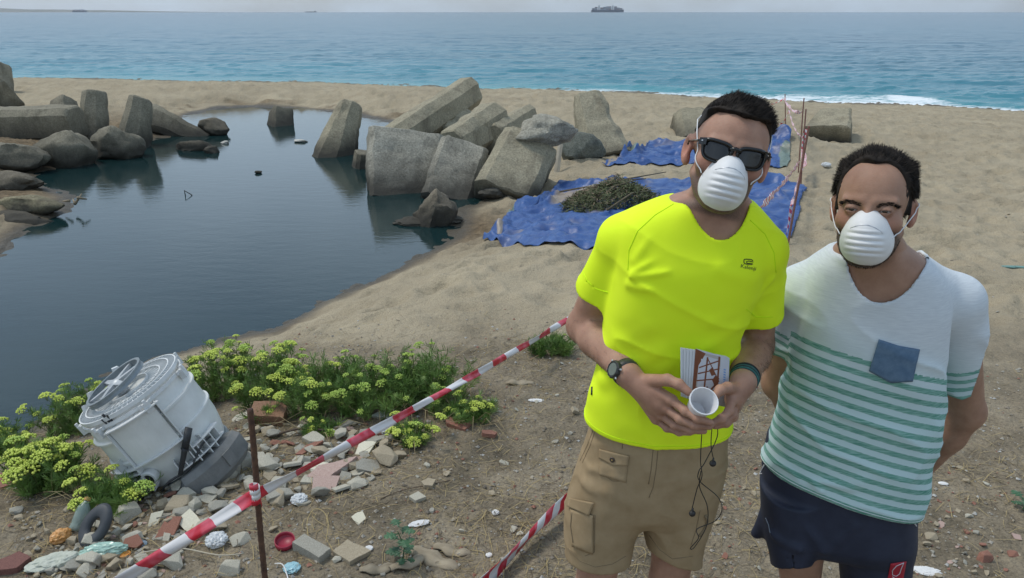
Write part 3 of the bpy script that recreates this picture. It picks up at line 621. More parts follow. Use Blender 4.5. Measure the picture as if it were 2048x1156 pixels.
tape('tape wound along the two middle rods, bunched into a band', [PG(1600, 372) + np.array([0, -.1, .3]), PY(1606, 300, rodpts['b'][0][1]), PY(1612, 258, rodpts['b'][0][1] + .1)], .07, .08, lambda s: .5 + s, seed=5)
tape('pale tape sagging between the tops of the farthest two rods', [rodpts['a'][1] + np.array([-.28, 1.2, -.32]), rodpts['a'][1] + np.array([0, 0, -.08]), rodpts['b'][1] + np.array([0, 0, -.2])], .06, .16, lambda s: s * 2, sag=.09, seed=6)
tape('thin tape hanging low between the farthest rods', [rodpts['a'][0] + np.array([-.2, 0, .2]), rodpts['a'][0] + np.array([0, 0, .48]), rodpts['b'][0] + np.array([0, 0, .55])], .03, .1, lambda s: s * 4, sag=.1, seed=7)
tape('red and white tape crossing the bottom edge beside the taller man', [PY(925, 1205, 2.2), PY(1200, 935, 3.0)], .072, .13, lambda s: .2 * math.sin(s * 2), slant=-1.1, seed=8, phase=.2, wvar=.06)
# tape wrapped on the near rod
q = MB(); me_v = []; S = []
for i in range(60):
    a = i * .42; z = -.035 + i * .0012
    for e in (-1, 1): me_v.append(Vector(kn) + Vector((math.cos(a) * .0145 + (NP1[0] - NP0[0]) * z, math.sin(a) * .0145 - .012, z + e * .011))); S.append(i * .02)
me = mesh('tape_knot', me_v, grid_faces(60, 2), True, [TPM]); attr(me, 'stripe', S); kno = obj('tape_knot', me, None, 'crumpled tape wound round the thick foreground rod', 'barrier tape', 'red and white barrier tape')
kno.modifiers.new('t', 'SOLIDIFY').thickness = .002

# ------------------------------------------------------------ washing machine tub
def tub():
    WT = mat('tub_plastic', (.55, .56, .53), (.68, .69, .66), 7, .42, bump=.12, bscale=30, lo=.3, hi=.7)
    # a little grime near the ground side
    RIB = mat('tub_rib', (.64, .65, .64), (.54, .56, .55), 12, .45)
    DK = mat('black_rubber', (.018, .020, .022), (.04, .042, .045), 14, .55, bump=.3)
    GR = mat('pulley_metal', (.17, .20, .215), (.24, .27, .285), 20, .5, metal=.3)
    SP = mat('spoke_metal', (.34, .36, .37), (.45, .47, .48), 20, .5, metal=.3)
    CW = mat('counterweight_concrete', (.115, .12, .115), (.19, .19, .18), 9, .9, bump=.5)
    base = PG(372, 925); base[2] += .03
    root = thing('washing_machine_tub', 'white plastic washing machine tub lying tilted among the plants, pulley wheel on top', 'washing machine tub', tuple(base), (R(3), R(-27), R(6)))
    q = MB(); Rr = .252; H = .37
    prof = [(.0, .0), (.19, .0), (.225, .01), (Rr - .012, .05), (Rr, .11), (Rr + .002, .165), (Rr + .012, .168), (Rr + .012, .176), (Rr + .002, .18), (Rr - .001, .27), (Rr + .010, .274), (Rr + .010, .282), (Rr - .004, .286), (Rr - .01, .34), (Rr - .022, .362), (.228, .370), (.20, .372), (.0, .372)]
    q.lathe(prof, 72); b = q.build('tub_shell', WT, root, smooth=True); b.data.set_sharp_from_angle(angle=R(35))
    # top face relief: rings and radial ribs
    q = MB()
    for rad, h in ((.100, .020), (.165, .016), (.212, .020), (.247, .016)): q.lathe([(rad - .003, .370), (rad - .003, .370 + h), (rad + .003, .370 + h), (rad + .003, .370)], 64)
    for k in range(56):
        a = 2 * math.pi * k / 56; M = Matrix.Rotation(a, 3, 'Z')
        q.box(M @ Vector((.206, 0, .3775)), (.082, .0028, .016), M)
        if k % 2 == 0: q.box(M @ Vector((.133, 0, .3765)), (.062, .0028, .012), M)
    q.build('ribbed_top', RIB, root)
    q = MB(); q.lathe([(.106, .3735), (.106, .377), (.160, .377), (.160, .3735)], 64); q.build('smooth_ring', RIB, root, smooth=False)
    # scalloped rim flange towards the front, with lugs
    q = MB()
    for k in range(26):
        a = R(-165 + k * 13.5); M = Matrix.Rotation(a, 3, 'Z'); rr_ = Rr - .004 + (.012 if k % 4 == 0 else 0)
        q.box(M @ Vector((rr_, 0, .352)), (.010, .062, .014), M)
        if k % 4 == 0: q.box(M @ Vector((rr_ + .008, 0, .338)), (.026, .034, .042), M); q.box(M @ Vector((rr_ + .02, 0, .362)), (.012, .014, .02), M)
    q.build('rim_flange', RIB, root)
    for a, s in ((118, 1.25), (158, 1.0), (95, .7), (178, .7)):      # four mounting horns on the far rim
        q = MB(); M = Matrix.Rotation(R(a), 3, 'Z'); c = M @ Vector((.235, 0, .36))
        v = [c + M @ Vector((x * s, y * s, z * s)) for x, y, z in ((-.02, -.036, 0), (.02, -.036, 0), (.02, .036, 0), (-.02, .036, 0), (-.008, -.012, .062), (.01, -.012, .062), (.01, .010, .066), (-.008, .010, .066))]
        q.add(v, [(0, 1, 5, 4), (1, 2, 6, 5), (2, 3, 7, 6), (3, 0, 4, 7), (4, 5, 6, 7)]); q.build('mounting_horn', RIB, root)
    # flat front panel (sump housing), its frame and gussets
    def fr(a, r, z): return Matrix.Rotation(R(a), 3, 'Z') @ Vector((r, 0, z))
    q = MB(); M = Matrix.Rotation(R(-83), 3, 'Z')
    for i in range(9):
        M2 = Matrix.Rotation(R(-97 + i * 5.2), 3, 'Z'); q.box(M2 @ Vector((Rr + .006, 0, .245)), (.03, .0255, .18), M2)
    q.build('front_panel', WT, root)
    q = MB()
    for a, z0, z1 in ((-101, .03, .34), (-50, .03, .34), (-118, .06, .2), (-128, .06, .15), (-38, .02, .12), (-30, .02, .10)):
        M = Matrix.Rotation(R(a), 3, 'Z'); q.box(M @ Vector((Rr + .012, 0, (z0 + z1) / 2)), (.05, .005, z1 - z0), M)
    for z, a0, a1 in ((.155, -100, -50), (.335, -100, -50), (.10, -140, -104), (.125, -140, -104), (.15, -140, -104), (.10, -48, -18), (.05, -70, -18), (.045, -150, -100)):
        k = int((a1 - a0) / 5) + 1
        for i in range(k):
            a = a0 + (a1 - a0) * i / (k - 1); M = Matrix.Rotation(R(a), 3, 'Z'); q.box(M @ Vector((Rr + .014, 0, z)), (.05, (a1 - a0) / (k - 1) * .0052, .005), M)
    for i in range(7):
        a = -70 + i * 8; M = Matrix.Rotation(R(a), 3, 'Z'); q.box(M @ Vector((Rr + .016, 0, .072)), (.05, .004, .05), M)
    q.build('stiffening_ribs', RIB, root)
    # drain socket
    q = MB(); M3 = Matrix.Rotation(R(-98), 3, 'Z'); M = M3.to_4x4() @ Matrix.Translation((Rr - .002, 0, .085)) @ Matrix.Rotation(R(90), 4, 'Y')
    q.lathe([(.0, .002), (.024, .002), (.024, .038), (.033, .038), (.036, .03), (.036, 0)], 28, M); dr = q.build('drain_socket', RIB, root, smooth=False)
    q = MB(); q.lathe([(.0, .006), (.0235, .006)], 28, M @ Matrix.Translation((0, 0, .026))); q.build('drain_hole', DK, dr)
    # hanging heater element stub
    q = MB(); q.tube([fr(-97, .24, .352), fr(-97, .245, .40)], .006, 6); q.tube([fr(-94, .24, .352), fr(-93, .25, .392)], .005, 6); q.tube([fr(-100, .245, .352), fr(-101, .25, .385)], .004, 6)
    q.build('heater_terminal', DK, root)
    # pulley
    pr = obj('pulley_wheel', None, root, loc=(-.035, .0, .425), rot=(R(4), R(-5), 0))
    q = MB(); q.lathe([(.138, -.012), (.152, -.012), (.148, 0), (.152, .012), (.138, .012)], 64, close=True); pr2 = q.build('pulley_wheel', GR, root, smooth=False, loc=(-.035, 0, .428), rot=(R(3), R(-6), 0))
    bpy.data.objects.remove(pr)
    for k in range(6):
        q = MB(); M = Matrix.Rotation(R(60 * k + 12), 3, 'Z'); q.add([M @ Vector(p) for p in ((.02, -.016, .006), (.142, -.009, .004), (.142, .009, .004), (.02, .016, .006), (.02, -.016, -.006), (.142, -.009, -.008), (.142, .009, -.008), (.02, .016, -.006))], [(0, 1, 2, 3), (7, 6, 5, 4), (0, 4, 5, 1), (3, 2, 6, 7)]); q.build('spoke', SP, pr2)
    q = MB(); q.lathe([(0, .012), (.018, .012), (.03, .006), (.03, -.05), (0, -.05)], 24); q.build('hub', SP, pr2)
    # dampers (black rods)
    q = MB(); a = fr(-42, Rr + .045, .175); b2 = fr(-72, Rr + .05, .045); q.tube([a, a.lerp(b2, .45)], .016, 12); q.tube([a.lerp(b2, .45), a.lerp(b2, .5), b2], [.019, .013, .009], 12); q.build('damper', DK, root, smooth=True)
    q = MB(); a = fr(-128, Rr + .01, .085); b2 = fr(-158, Rr + .20, .03); q.tube([a, a.lerp(b2, .7)], .015, 12); q.tube([a.lerp(b2, .68), b2], [.011, .009], 12)
    q.lathe([(.011, -.01), (.02, -.01), (.02, .01), (.011, .01)], 16, Matrix.Translation(b2) @ Matrix.Rotation(R(90), 4, 'X'), close=True); q.build('damper', DK, root, smooth=True)
    # seam clips and cable
    q = MB(); pts = [fr(-95 + i * 6, Rr + .036 + .004 * math.sin(i), .018 + .012 * math.sin(i * .9) + .006 * i) for i in range(12)]; q.tube(pts, .005, 6); q.build('cable', DK, root, smooth=True)
    # concrete counterweight under the front, in two lumps
    for a0, a1, r0, r1, z0, z1 in ((-74, -8, .20, .325, -.10, .025), (-125, -76, .19, .305, -.095, .0)):
        q = MB(); n = 22; V = []
        for i in range(n):
            a = R(a0 + (a1 - a0) * i / (n - 1)); e = .93 if i in (0, n - 1) else 1
            for r_, z_ in ((r0, z0), (r1 - .03, z0), (r1, z0 + .03), (r1, z1 - .025), (r1 - .025, z1), (r0, z1)): V.append(Vector((r_ * math.cos(a), r_ * math.sin(a), z_ * (e if z_ < 0 else 1))))
        F = [(i * 6 + k, i * 6 + (k + 1) % 6, (i + 1) * 6 + (k + 1) % 6, (i + 1) * 6 + k) for i in range(n - 1) for k in range(6)] + [tuple(range(6))[::-1], tuple((n - 1) * 6 + k for k in range(6))]
        q.add(V, F)
        M = Matrix.Rotation(R((a0 + a1) / 2 + 8), 3, 'Z'); q.box(M @ Vector((r1 - .02, 0, (z0 + z1) / 2 + .01)), (.055, .05, .06), M)
        q.build('counterweight', CW, root)
    q = MB(); q.lathe([(.0, -.07), (.21, -.07), (.235, -.05), (.235, .0), (.20, .002), (0, .002)], 48); q.build('drum_front', mat('grey_plastic', (.22, .24, .24), (.30, .32, .31), 8, .6), root, smooth=False)
    root.scale = (.91, .92, 1.06)
    return root
tub()

# ------------------------------------------------------------ ships
def ship(label, u, vtop, wpx, kind, Y):
    b = PY(u, 24, Y); L_ = wpx * Y / .945 / FPX; H = L_ * .17 if kind == 'container' else L_ * .13
    root = thing('container_ship' if kind != 'tanker' else 'cargo_ship', label, 'ship', (b[0], Y, ZS))
    hm = mat('ship_hull', (.07, .085, .11)); q = MB(); hh = H * .42; bw = L_ * .12
    sec = [(-.5, 1, .9), (-.47, 1, 1), (.38, 1, 1), (.46, .6, 1.05), (.5, .05, 1.2)]; V = []
    for x, wd_, t in sec: V += [(x * L_, -bw / 2 * wd_, 0), (x * L_, bw / 2 * wd_, 0), (x * L_, bw / 2 * wd_, hh * t), (x * L_, -bw / 2 * wd_, hh * t)]
    q.add(V, [(i * 4 + k, i * 4 + (k + 1) % 4, i * 4 + 4 + (k + 1) % 4, i * 4 + 4 + k) for i in range(4) for k in range(4)] + [(3, 2, 1, 0), (16, 17, 18, 19)]); q.build('hull', hm, root)
    g = np.random.default_rng(int(u)); cm = [mat('container_a', (.16, .17, .2)), mat('container_b', (.25, .15, .13)), mat('container_c', (.33, .34, .36))]
    if kind == 'container':
        for i in range(11):
            if i in (2, 7): continue
            n = int(g.integers(4, 7)) if 0 < i < 10 else 3; q = MB()
            for k in range(n): q.box((-.44 * L_ + i * .085 * L_, 0, hh + (k + .5) * H * .10), (.074 * L_, bw * .92, H * .097), mi=int(g.integers(0, 3)))
            q.build('container_stack', cm, root)
        for i in (2, 7): q = MB(); q.box((-.44 * L_ + i * .085 * L_, 0, hh + H * .36), (.045 * L_, bw * .8, H * .72)); q.box((-.44 * L_ + i * .085 * L_, 0, hh + H * .76), (.02 * L_, bw * .2, H * .14)); q.build('deck_house', mat('ship_white', (.5, .5, .5)), root)
    else:
        q = MB(); q.box((.36 * L_, 0, hh * 1.5), (.1 * L_, bw * .7, hh * 1.3)); q.box((.37 * L_, 0, hh * 2.3), (.03 * L_, bw * .2, hh * .6)); q.build('deck_house', mat('ship_grey', (.25, .26, .28)), root)
        for x in (-.35, -.1, .1): q = MB(); q.box((x * L_, 0, hh * 1.25), (.012 * L_, bw * .1, hh * .9)); q.build('mast', mat('ship_grey', (.25, .26, .28)), root)
ship('large loaded container ship on the horizon right of centre', 1215, 11, 58, 'container', 8500)
ship('distant container ship faint on the horizon at the left', 160, 18, 26, 'container', 11000)
ship('low cargo ship on the horizon left of centre', 622, 20, 20, 'tanker', 9500)
# ------------------------------------------------------------ plants
LEAF = mat('samphire_leaf', (.09, .17, .038), (.28, .38, .10), 9, .5, lo=.3, hi=.7, c3=(.16, .27, .06))
STEM = mat('samphire_stem', (.10, .15, .04), (.20, .22, .08), 9, .6)
UMB = mat('umbel_yellow_green', (.40, .50, .06), (.62, .68, .14), 40, .7, lo=.3, hi=.7)
UMG = mat('umbel_green', (.26, .40, .06), (.44, .54, .11), 40, .7, lo=.3, hi=.7)
DRY = mat('dry_stalk', (.36, .29, .15), (.2, .15, .08), 20, .8)
def ico(r, c, M=None, sub=1):
    bm = bmesh.new(); bmesh.ops.create_icosphere(bm, subdivisions=sub, radius=r); v = [Vector(q.co) + Vector(c) for q in bm.verts]; f = [[x.index for x in p.verts] for p in bm.faces]; bm.free(); return v, f
def umbel_mesh(seed, R0=.036, n=46, flat=.55):
    g = random.Random(seed); q = MB()
    for i in range(n):
        r = math.sqrt((i + .5) / n) * R0; a = i * 2.399 + g.uniform(-.25, .25); z = flat * math.sqrt(max(0, R0 * R0 * 1.05 - r * r)) + g.uniform(-.003, .003)
        c = Vector((r * math.cos(a), r * math.sin(a), z)); s = g.uniform(.0042, .0066)
        v, f = ico(s, c); v = [c + (p - c) * g.uniform(.8, 1.2) for p in v]; q.add(v, f)
        if i % 3 == 0:
            n_ = Vector((-math.sin(a), math.cos(a), 0)) * .0007; q.add([Vector((0, 0, -.03)) - n_, Vector((0, 0, -.03)) + n_, c + n_, c - n_], [(0, 1, 2, 3)], 1)
    me = mesh('flower_head', q.v, q.f, True, [UMB, STEM]); me.polygons.foreach_set('material_index', q.mi); return me
UM = [umbel_mesh(s, R0, n) for s, R0, n in ((1, .038, 48), (2, .032, 40), (3, .044, 56), (4, .026, 28))]
UM2 = [m.copy() for m in UM]
for m in UM2: m.materials[0] = UMG
def sprig(q, p, d, g, ln=.035, nleaf=7, wd=.0016, mi=0):
    d = Vector(d).normalized(); a = d.cross(Vector((g.uniform(-1, 1), g.uniform(-1, 1), .3))).normalized(); b = d.cross(a)
    for k in range(nleaf):
        t = k / nleaf; o = p + d * ln * .8 * t; s = 1 if k % 2 else -1
        dr = (d * .75 + a * s * .65 * (1 - .5 * t) + b * g.uniform(-.5, .5)).normalized(); l2 = ln * g.uniform(.6, 1.1) * (1 - .3 * t)
        n = dr.cross(b).normalized() * wd; n2 = dr.cross(n).normalized() * wd
        m1 = o + dr * l2 * .55; e = o + dr * l2 + Vector((0, 0, .12 * l2))
        q.add([o - n * .6, o + n * .6, m1 + n, m1 - n, e], [(0, 1, 2, 3), (3, 2, 4)], mi); q.add([o - n2 * .6, o + n2 * .6, m1 + n2, m1 - n2, e], [(0, 1, 2, 3), (3, 2, 4)], mi)
def samphire(label, c, rx, ry, h, nst, num, seed, green=False, um=1.0, lean=(0, 0), base_lift=0, dry=6, cat='plant', grp='yellow-green flowering samphire plants'):
    g = random.Random(seed); c = PG(*c) if len(c) == 2 else np.array(c)
    root = thing('samphire_plant', label, cat, tuple(c), group=grp)
    st = MB(); fo = MB(); heads = []
    def local_ground(x, y): return gh(c[0] + x, c[1] + y) - c[2]
    for i in range(nst):
        a = g.uniform(0, 6.283); r = math.sqrt(g.random()); bx, by = rx * .75 * r * math.cos(a), ry * .75 * r * math.sin(a)
        hh = h * g.uniform(.55, 1.08) * (1 - .35 * r * r); ox, oy = rx * .35 * math.cos(a) * r + lean[0] * hh + g.uniform(-.03, .03), ry * .3 * math.sin(a) * r + lean[1] * hh + g.uniform(-.03, .03)
        z0 = local_ground(bx, by) - .01; p0 = Vector((bx, by, z0)); p3 = Vector((bx + ox, by + oy, z0 + hh + base_lift)); p1 = p0 + Vector((ox * .2, oy * .2, hh * .4)); p2 = p0 + Vector((ox * .6, oy * .6, hh * .75))
        st.tube([p0, p1, p2, p3], [.0026, .0022, .0018, .0014], 5, cap=False)
        for t, pa, pb in ((0, p0, p1), (1, p1, p2), (2, p2, p3)):
            for k in range(g.randint(5, 9) if t < 2 else 4):
                p = pa.lerp(pb, g.random()); an = g.uniform(0, 6.283); sprig(fo, p, (math.cos(an), math.sin(an), g.uniform(.2, 1.3)), g, g.uniform(.028, .052), g.randint(5, 8))
        if i < num: heads.append((p3, (p3 - p2).normalized()))
        if i % 2 == 0 and i < num:
            an = g.uniform(0, 6.283); e = p2 + Vector((math.cos(an) * .07, math.sin(an) * .07, .05 + .03 * g.random())); st.tube([p2, e], [.0016, .0012], 4, cap=False); heads.append((e, (e - p2).normalized()))
    st.build('stem', STEM, root, smooth=True); f = fo.build('foliage', LEAF, root, kind='stuff')
    for i, (p, d) in enumerate(heads):
        me = (UM2 if (green or g.random() < .25) else UM)[g.randint(0, 3)]; d = (d * .6 + Vector((0, 0, 1))).normalized()
        o = obj('flower_head', me, root, loc=tuple(p)); s = g.uniform(.55, 1.15) * um * .92; o.scale = (s, s, s); o.rotation_euler = d.to_track_quat('Z', 'Y').to_euler()
    if dry:
        q = MB()
        for i in range(dry):
            a = g.uniform(0, 6.283); x, y = rx * math.cos(a) * g.random(), ry * math.sin(a) * g.random(); z = local_ground(x, y)
            L0 = g.uniform(.1, .28); q.tube([Vector((x, y, z)), Vector((x + math.cos(a) * L0 * .5, y + math.sin(a) * L0 * .5, z + .07)), Vector((x + math.cos(a) * L0, y + math.sin(a) * L0, z + g.uniform(.0, .08)))], [.0018, .0015, .001], 4, cap=False)
        q.build('dry_stalk', DRY, root, smooth=True)
    return root
samphire('samphire plant crowded with yellow-green flower heads, right beside the white tub', (440, 790), .19, .22, .33, 46, 24, 1)
samphire('bushy samphire plant with many flower heads, second from the tub', (535, 790), .20, .24, .29, 46, 24, 2, lean=(.1, 0))
samphire('samphire plant in the middle of the row, mostly green leaves and scattered heads', (640, 806), .22, .24, .24, 50, 15, 3, um=.85)
samphire('leafy green samphire plant with few small flower heads, left of the grassy last one', (745, 806), .24, .24, .26, 60, 12, 4, green=True, um=.8)
samphire('last samphire plant of the row, dark green and grassy with tall thin stalks', (860, 800), .24, .24, .28, 60, 9, 5, green=True, um=.7, dry=14)
samphire('low round samphire plant with one bright flower cluster under the tape', (826, 880), .085, .08, .09, 16, 12, 6, um=.85, dry=12)
samphire('small low samphire plant at the right end of the row by the bare path', (948, 838), .14, .10, .10, 22, 10, 7, um=.7, dry=14)
samphire('samphire plant behind the left side of the tub leaning out over the pool', (170, 858), .22, .2, .30, 52, 20, 8, lean=(-.25, .1))
samphire('spreading samphire plant at the left with a dense mound of flower heads', (112, 975), .18, .17, .25, 50, 26, 9, um=1.05)
samphire('samphire plant in front of the tub with two large flower heads', (225, 1010), .14, .11, .11, 26, 7, 10, um=1.1)
samphire('sparse samphire plant at the left edge leaning over the bank', (10, 905), .16, .15, .16, 20, 7, 11, lean=(-.2, .2))
samphire('small samphire sprig with pale heads behind the rusty rod', (530, 850), .07, .06, .09, 9, 5, 12, um=.6, dry=8)
samphire('tiny samphire sprig at the stones below the middle of the row', (640, 862), .07, .05, .06, 10, 6, 13, um=.65, dry=4)
samphire('small greyish tuft of plants beside the tape near the taller man', (1100, 705), .14, .12, .13, 26, 3, 14, green=True, um=.4, dry=26)
# leafy weed in the foreground
def weed(label, c, seed, h, n, name='leafy_weed'):
    g = random.Random(seed); c = PG(*c); root = thing(name, label, 'weed', tuple(c)); st = MB(); LM = mat('weed_leaf', (.022, .075, .028), (.05, .13, .05), 14, .5)
    st.tube([Vector((0, 0, 0)), Vector((.01, .0, h * .5)), Vector((-.01, -.01, h))], [.003, .0025, .0015], 6)
    st.build('stem', LM, root)
    for i in range(n):
        z = h * (i + 1) / n; a = i * 2.4; L0 = .045 * g.uniform(.8, 1.3); q = MB(); d = Vector((math.cos(a), math.sin(a), .35)); s = Vector((-math.sin(a), math.cos(a), 0)); o = Vector((0, 0, z))
        out = [(0, .03), (.25, .12), (.32, .42), (.45, .18), (.6, .5), (.72, .2), (.85, .26), (1, 0)]; V = []; F = []
        for t, w_ in out: b = o + d * L0 * (t + .2) + Vector((0, 0, -.3 * L0 * t * t)); V += [b - s * w_ * L0, b + Vector((0, 0, .003)), b + s * w_ * L0]
        for k in range(len(out) - 1): F += [(3 * k, 3 * k + 1, 3 * k + 4, 3 * k + 3), (3 * k + 1, 3 * k + 2, 3 * k + 5, 3 * k + 4)]
        q.add(V, F); q.tube([o, o + d * L0 * .25], .001, 4); q.build('leaf', LM, root)
weed('dark green broad-leaved weed growing among the bark and stones at the bottom edge', (805, 1128), 3, .15, 15)
weed('small dark green weed low on the bare soil at the right edge', (2046, 1018), 4, .05, 9, 'small_weed')
# ------------------------------------------------------------ straw, twigs, gravel, shells: uncountable ground litter
def litter(name, n, seed, y0, y1, fn, mats, label, cat, dens=None):
    g = np.random.default_rng(seed); q = MB(); y = y0 + (y1 - y0) * g.random(n) ** 1.25; x = (g.random(n) * 2 - 1) * y * .74
    if dens is not None: k = g.random(n) < dens(x, y); x, y = x[k], y[k]
    k = pool_sd(x, y) > .12; x, y = x[k], y[k]; z = ground_h(x, y)
    for i in range(len(x)): fn(q, g, Vector((x[i], y[i], z[i])))
    q.build(name, mats, label=label, cat=cat, kind='stuff')
def dirt_d(x, y): return np.clip(1.25 - sst(3.6, 5.4, y + .25 * (x - .3)) * 1.3 + .5 * fbm2(x * 1.5, y * 1.5, 3, 91), 0, 1)
def straw(q, g, p):
    a = g.uniform(0, 6.283); L0 = g.uniform(.03, .13); b = a + g.normal() * .5; n = Vector((-math.sin(a), math.cos(a), 0)) * g.uniform(.0006, .0013)
    m1 = p + Vector((math.cos(a) * L0 / 2, math.sin(a) * L0 / 2, g.uniform(.002, .018))); e = m1 + Vector((math.cos(b) * L0 / 2, math.sin(b) * L0 / 2, g.uniform(-.012, .004))); p = p + Vector((0, 0, .003))
    q.add([p - n, p + n, m1 + n, m1 - n, e + n * .5, e - n * .5], [(0, 1, 2, 3), (3, 2, 4, 5)], int(g.integers(0, 3)))
litter('dry_straw', 24000, 1, 1.9, 5.2, straw, [mat('straw_a', (.38, .29, .13)), mat('straw_b', (.24, .18, .09)), mat('straw_c', (.10, .075, .045))], 'dry straw and broken stalks littering the bare soil', 'straw', lambda x, y: dirt_d(x, y) * np.clip(.45 + 1.3 * fbm2(x * 1.3 + 4, y * 1.3, 4, 95), .06, 1))
GRM = [mat('gravel_a', (.33, .30, .25)), mat('gravel_b', (.20, .17, .13)), mat('gravel_c', (.42, .41, .38)), mat('gravel_d', (.26, .12, .08))]
def gravel(q, g, p):
    s = .0022 + .009 * g.random() ** 3; r = g.normal(size=(6, 3)); o = np.array([[1, 0, 0], [-1, 0, 0], [0, 1, 0], [0, -1, 0], [0, 0, .7], [0, 0, -.5]]) * s * (1 + .3 * r[:, :1])
    q.add([p + Vector(v) + Vector((0, 0, s * .3)) for v in o], [(0, 2, 4), (2, 1, 4), (1, 3, 4), (3, 0, 4), (2, 0, 5), (1, 2, 5), (3, 1, 5), (0, 3, 5)], int(g.choice(4, p=[.4, .35, .13, .12])))
litter('gravel', 15000, 2, 1.9, 5.6, gravel, GRM, 'fine gravel and crumbs of brick and shell scattered over the soil', 'gravel', dirt_d)
def beach_bit(q, g, p):
    s = g.uniform(.006, .022); gravel(q, g, p)
    a = g.uniform(0, 3.14); q.tube([p, p + Vector((math.cos(a) * s * 3, math.sin(a) * s * 3, .004))], s * .18, 4, mi=1)
litter('beach_litter', 700, 4, 5, 26, beach_bit, GRM, 'small dark bits of weed and stone strewn on the beach', 'beach litter', lambda x, y: .25 + .75 * (x > 0))
def curl(q, g, p):
    a = g.uniform(0, 6.283); r = g.uniform(.02, .07); q.tube([p + Vector((math.cos(a + t * .5) * r, math.sin(a + t * .5) * r, .006 + .012 * math.sin(t))) for t in range(int(g.integers(4, 10)))], .0011, 4, cap=False, mi=int(g.integers(0, 3)))
litter('curled_stalks', 420, 5, 2.1, 4.3, curl, [mat('straw_a', (.3, .2, .1)), mat('straw_b', (.2, .2, .1)), mat('straw_c', (.1, .1, .1))], 'curled dry vine stalks lying on the soil', 'stalks', lambda x, y: dirt_d(x, y) * (x < 1))
# ------------------------------------------------------------ rubble
SB = mat('stone_beige', (.35, .325, .255), (.50, .47, .38), 14, .9, bump=.5, bscale=60, bdist=.004)
SG = mat('stone_grey', (.26, .245, .20), (.37, .35, .29), 14, .9, bump=.5, bscale=60, bdist=.004)
SO = mat('stone_ochre', (.30, .245, .165), (.40, .34, .24), 14, .9, bump=.5, bscale=60, bdist=.004)
BRK = mat('brick_red', (.23, .095, .06), (.34, .16, .105), 16, .9, bump=.6, bscale=70, bdist=.004, c3=(.28, .13, .09))
TIL = mat('tile_pink', (.36, .24, .20), (.45, .33, .28), 12, .8, bump=.3, bscale=60, bdist=.003)
CRM = mat('tile_cream', (.55, .51, .38), (.64, .60, .46), 10, .55)
WHT = mat('white_scrap', (.62, .61, .58), (.72, .71, .69), 20, .6)
def hull_mesh(seed, flat=.55, n=16, box=.6):
    g = np.random.default_rng(seed); P = g.normal(size=(n, 3)); P /= np.linalg.norm(P, axis=1, keepdims=True); P = np.sign(P) * np.abs(P) ** box; P *= g.uniform(.8, 1, (n, 1)); P /= np.abs(P).max(0); P *= [1, g.uniform(.65, .95), flat]
    bm = bmesh.new(); vs = [bm.verts.new(p) for p in P]; r = bmesh.ops.convex_hull(bm, input=vs); bmesh.ops.delete(bm, geom=[e for e in r['geom_interior'] if isinstance(e, bmesh.types.BMVert)], context='VERTS')
    bmesh.ops.bevel(bm, geom=list(bm.edges), offset=.03, segments=1, affect='EDGES', clamp_overlap=True)
    me = bpy.data.meshes.new('stone'); bm.to_mesh(me); bm.free(); me.update(); return me
def shard_mesh(seed, poly=None, th=.1):
    g = random.Random(seed)
    if poly is None:
        n = g.choice([4, 4, 5, 5, 6]); poly = [(math.cos(6.283 * k / n + g.uniform(-.3, .3)) * g.uniform(.75, 1), math.sin(6.283 * k / n + g.uniform(-.3, .3)) * g.uniform(.55, .9)) for k in range(n)]
    # roughen the broken outline
    o = []
    for i, a in enumerate(poly):
        b = poly[(i + 1) % len(poly)]; o.append(a)
        for t in (.35, .7): o.append((a[0] + (b[0] - a[0]) * t + g.uniform(-.03, .03), a[1] + (b[1] - a[1]) * t + g.uniform(-.03, .03)))
    n = len(o); v = [(x, y, th) for x, y in o] + [(x * 1.01, y * 1.01, th * .7) for x, y in o] + [(x, y, -th) for x, y in o]
    f = [tuple(range(n)), tuple(range(2 * n, 3 * n))[::-1]] + [(j * n + (k + 1) % n, j * n + k, (j + 1) * n + k, (j + 1) * n + (k + 1) % n) for j in (0, 1) for k in range(n)]
    f = [q[::-1] if i > 1 else q for i, q in enumerate(f)]
    me = bpy.data.meshes.new('shard'); me.from_pydata(v, [], f); me.update(); return me
ST = {}
def variant(kind, k, m):
    key = (kind, k, m.name)
    if key not in ST:
        me = hull_mesh(k, [.45, .6, .35, .5, .7, .3, .55, .4][k % 8]) if kind == 'stone' else shard_mesh(k)
        me.materials.append(m); ST[key] = me
    return ST[key]
def place(name, me, u, v, wpx, label, cat, group=None, yaw=0, tilt=(0, 0), lift=.3, z=None, scale=(1, 1, 1)):
    p = PG(u, v); s = wpx / 2 * depth(p) / FPX; h = max(abs(c.co.z) for c in me.vertices) * s * scale[2]
    p[2] += h * (lift if z is None else 0) + (z or 0) + .5 * s * (abs(math.sin(R(tilt[0]))) + abs(math.sin(R(tilt[1])))) * .6
    o = obj(name, me, None, label, cat, group, loc=tuple(p), rot=(R(tilt[0]), R(tilt[1]), R(yaw))); o.scale = (s * scale[0], s * scale[1], s * scale[2]); return o
def shard(label, u, v, w, m, poly=None, yaw=0, tilt=(0, 0), th=.09, name='tile_shard', cat='tile', seed=0, lift=1.0, z=None):
    me = shard_mesh(seed or int(u), poly, th); me.materials.append(m); return place(name, me, u, v, w, label, cat, None, yaw, tilt, lift, z)
shard('large pinkish terracotta shard with a sharp point, in the middle of the rubble', 665, 945, 100, TIL, [(-1, -.3), (-.2, -.62), (.2, -.25), (1, .55), (.1, .35), (-.55, .3)], 10, (6, -4))
shard('pinkish square terracotta shard left of the pointed one', 648, 972, 66, TIL, [(-.75, .6), (-.55, -.8), (.75, -.6), (.85, .7)], 0, (8, 3))
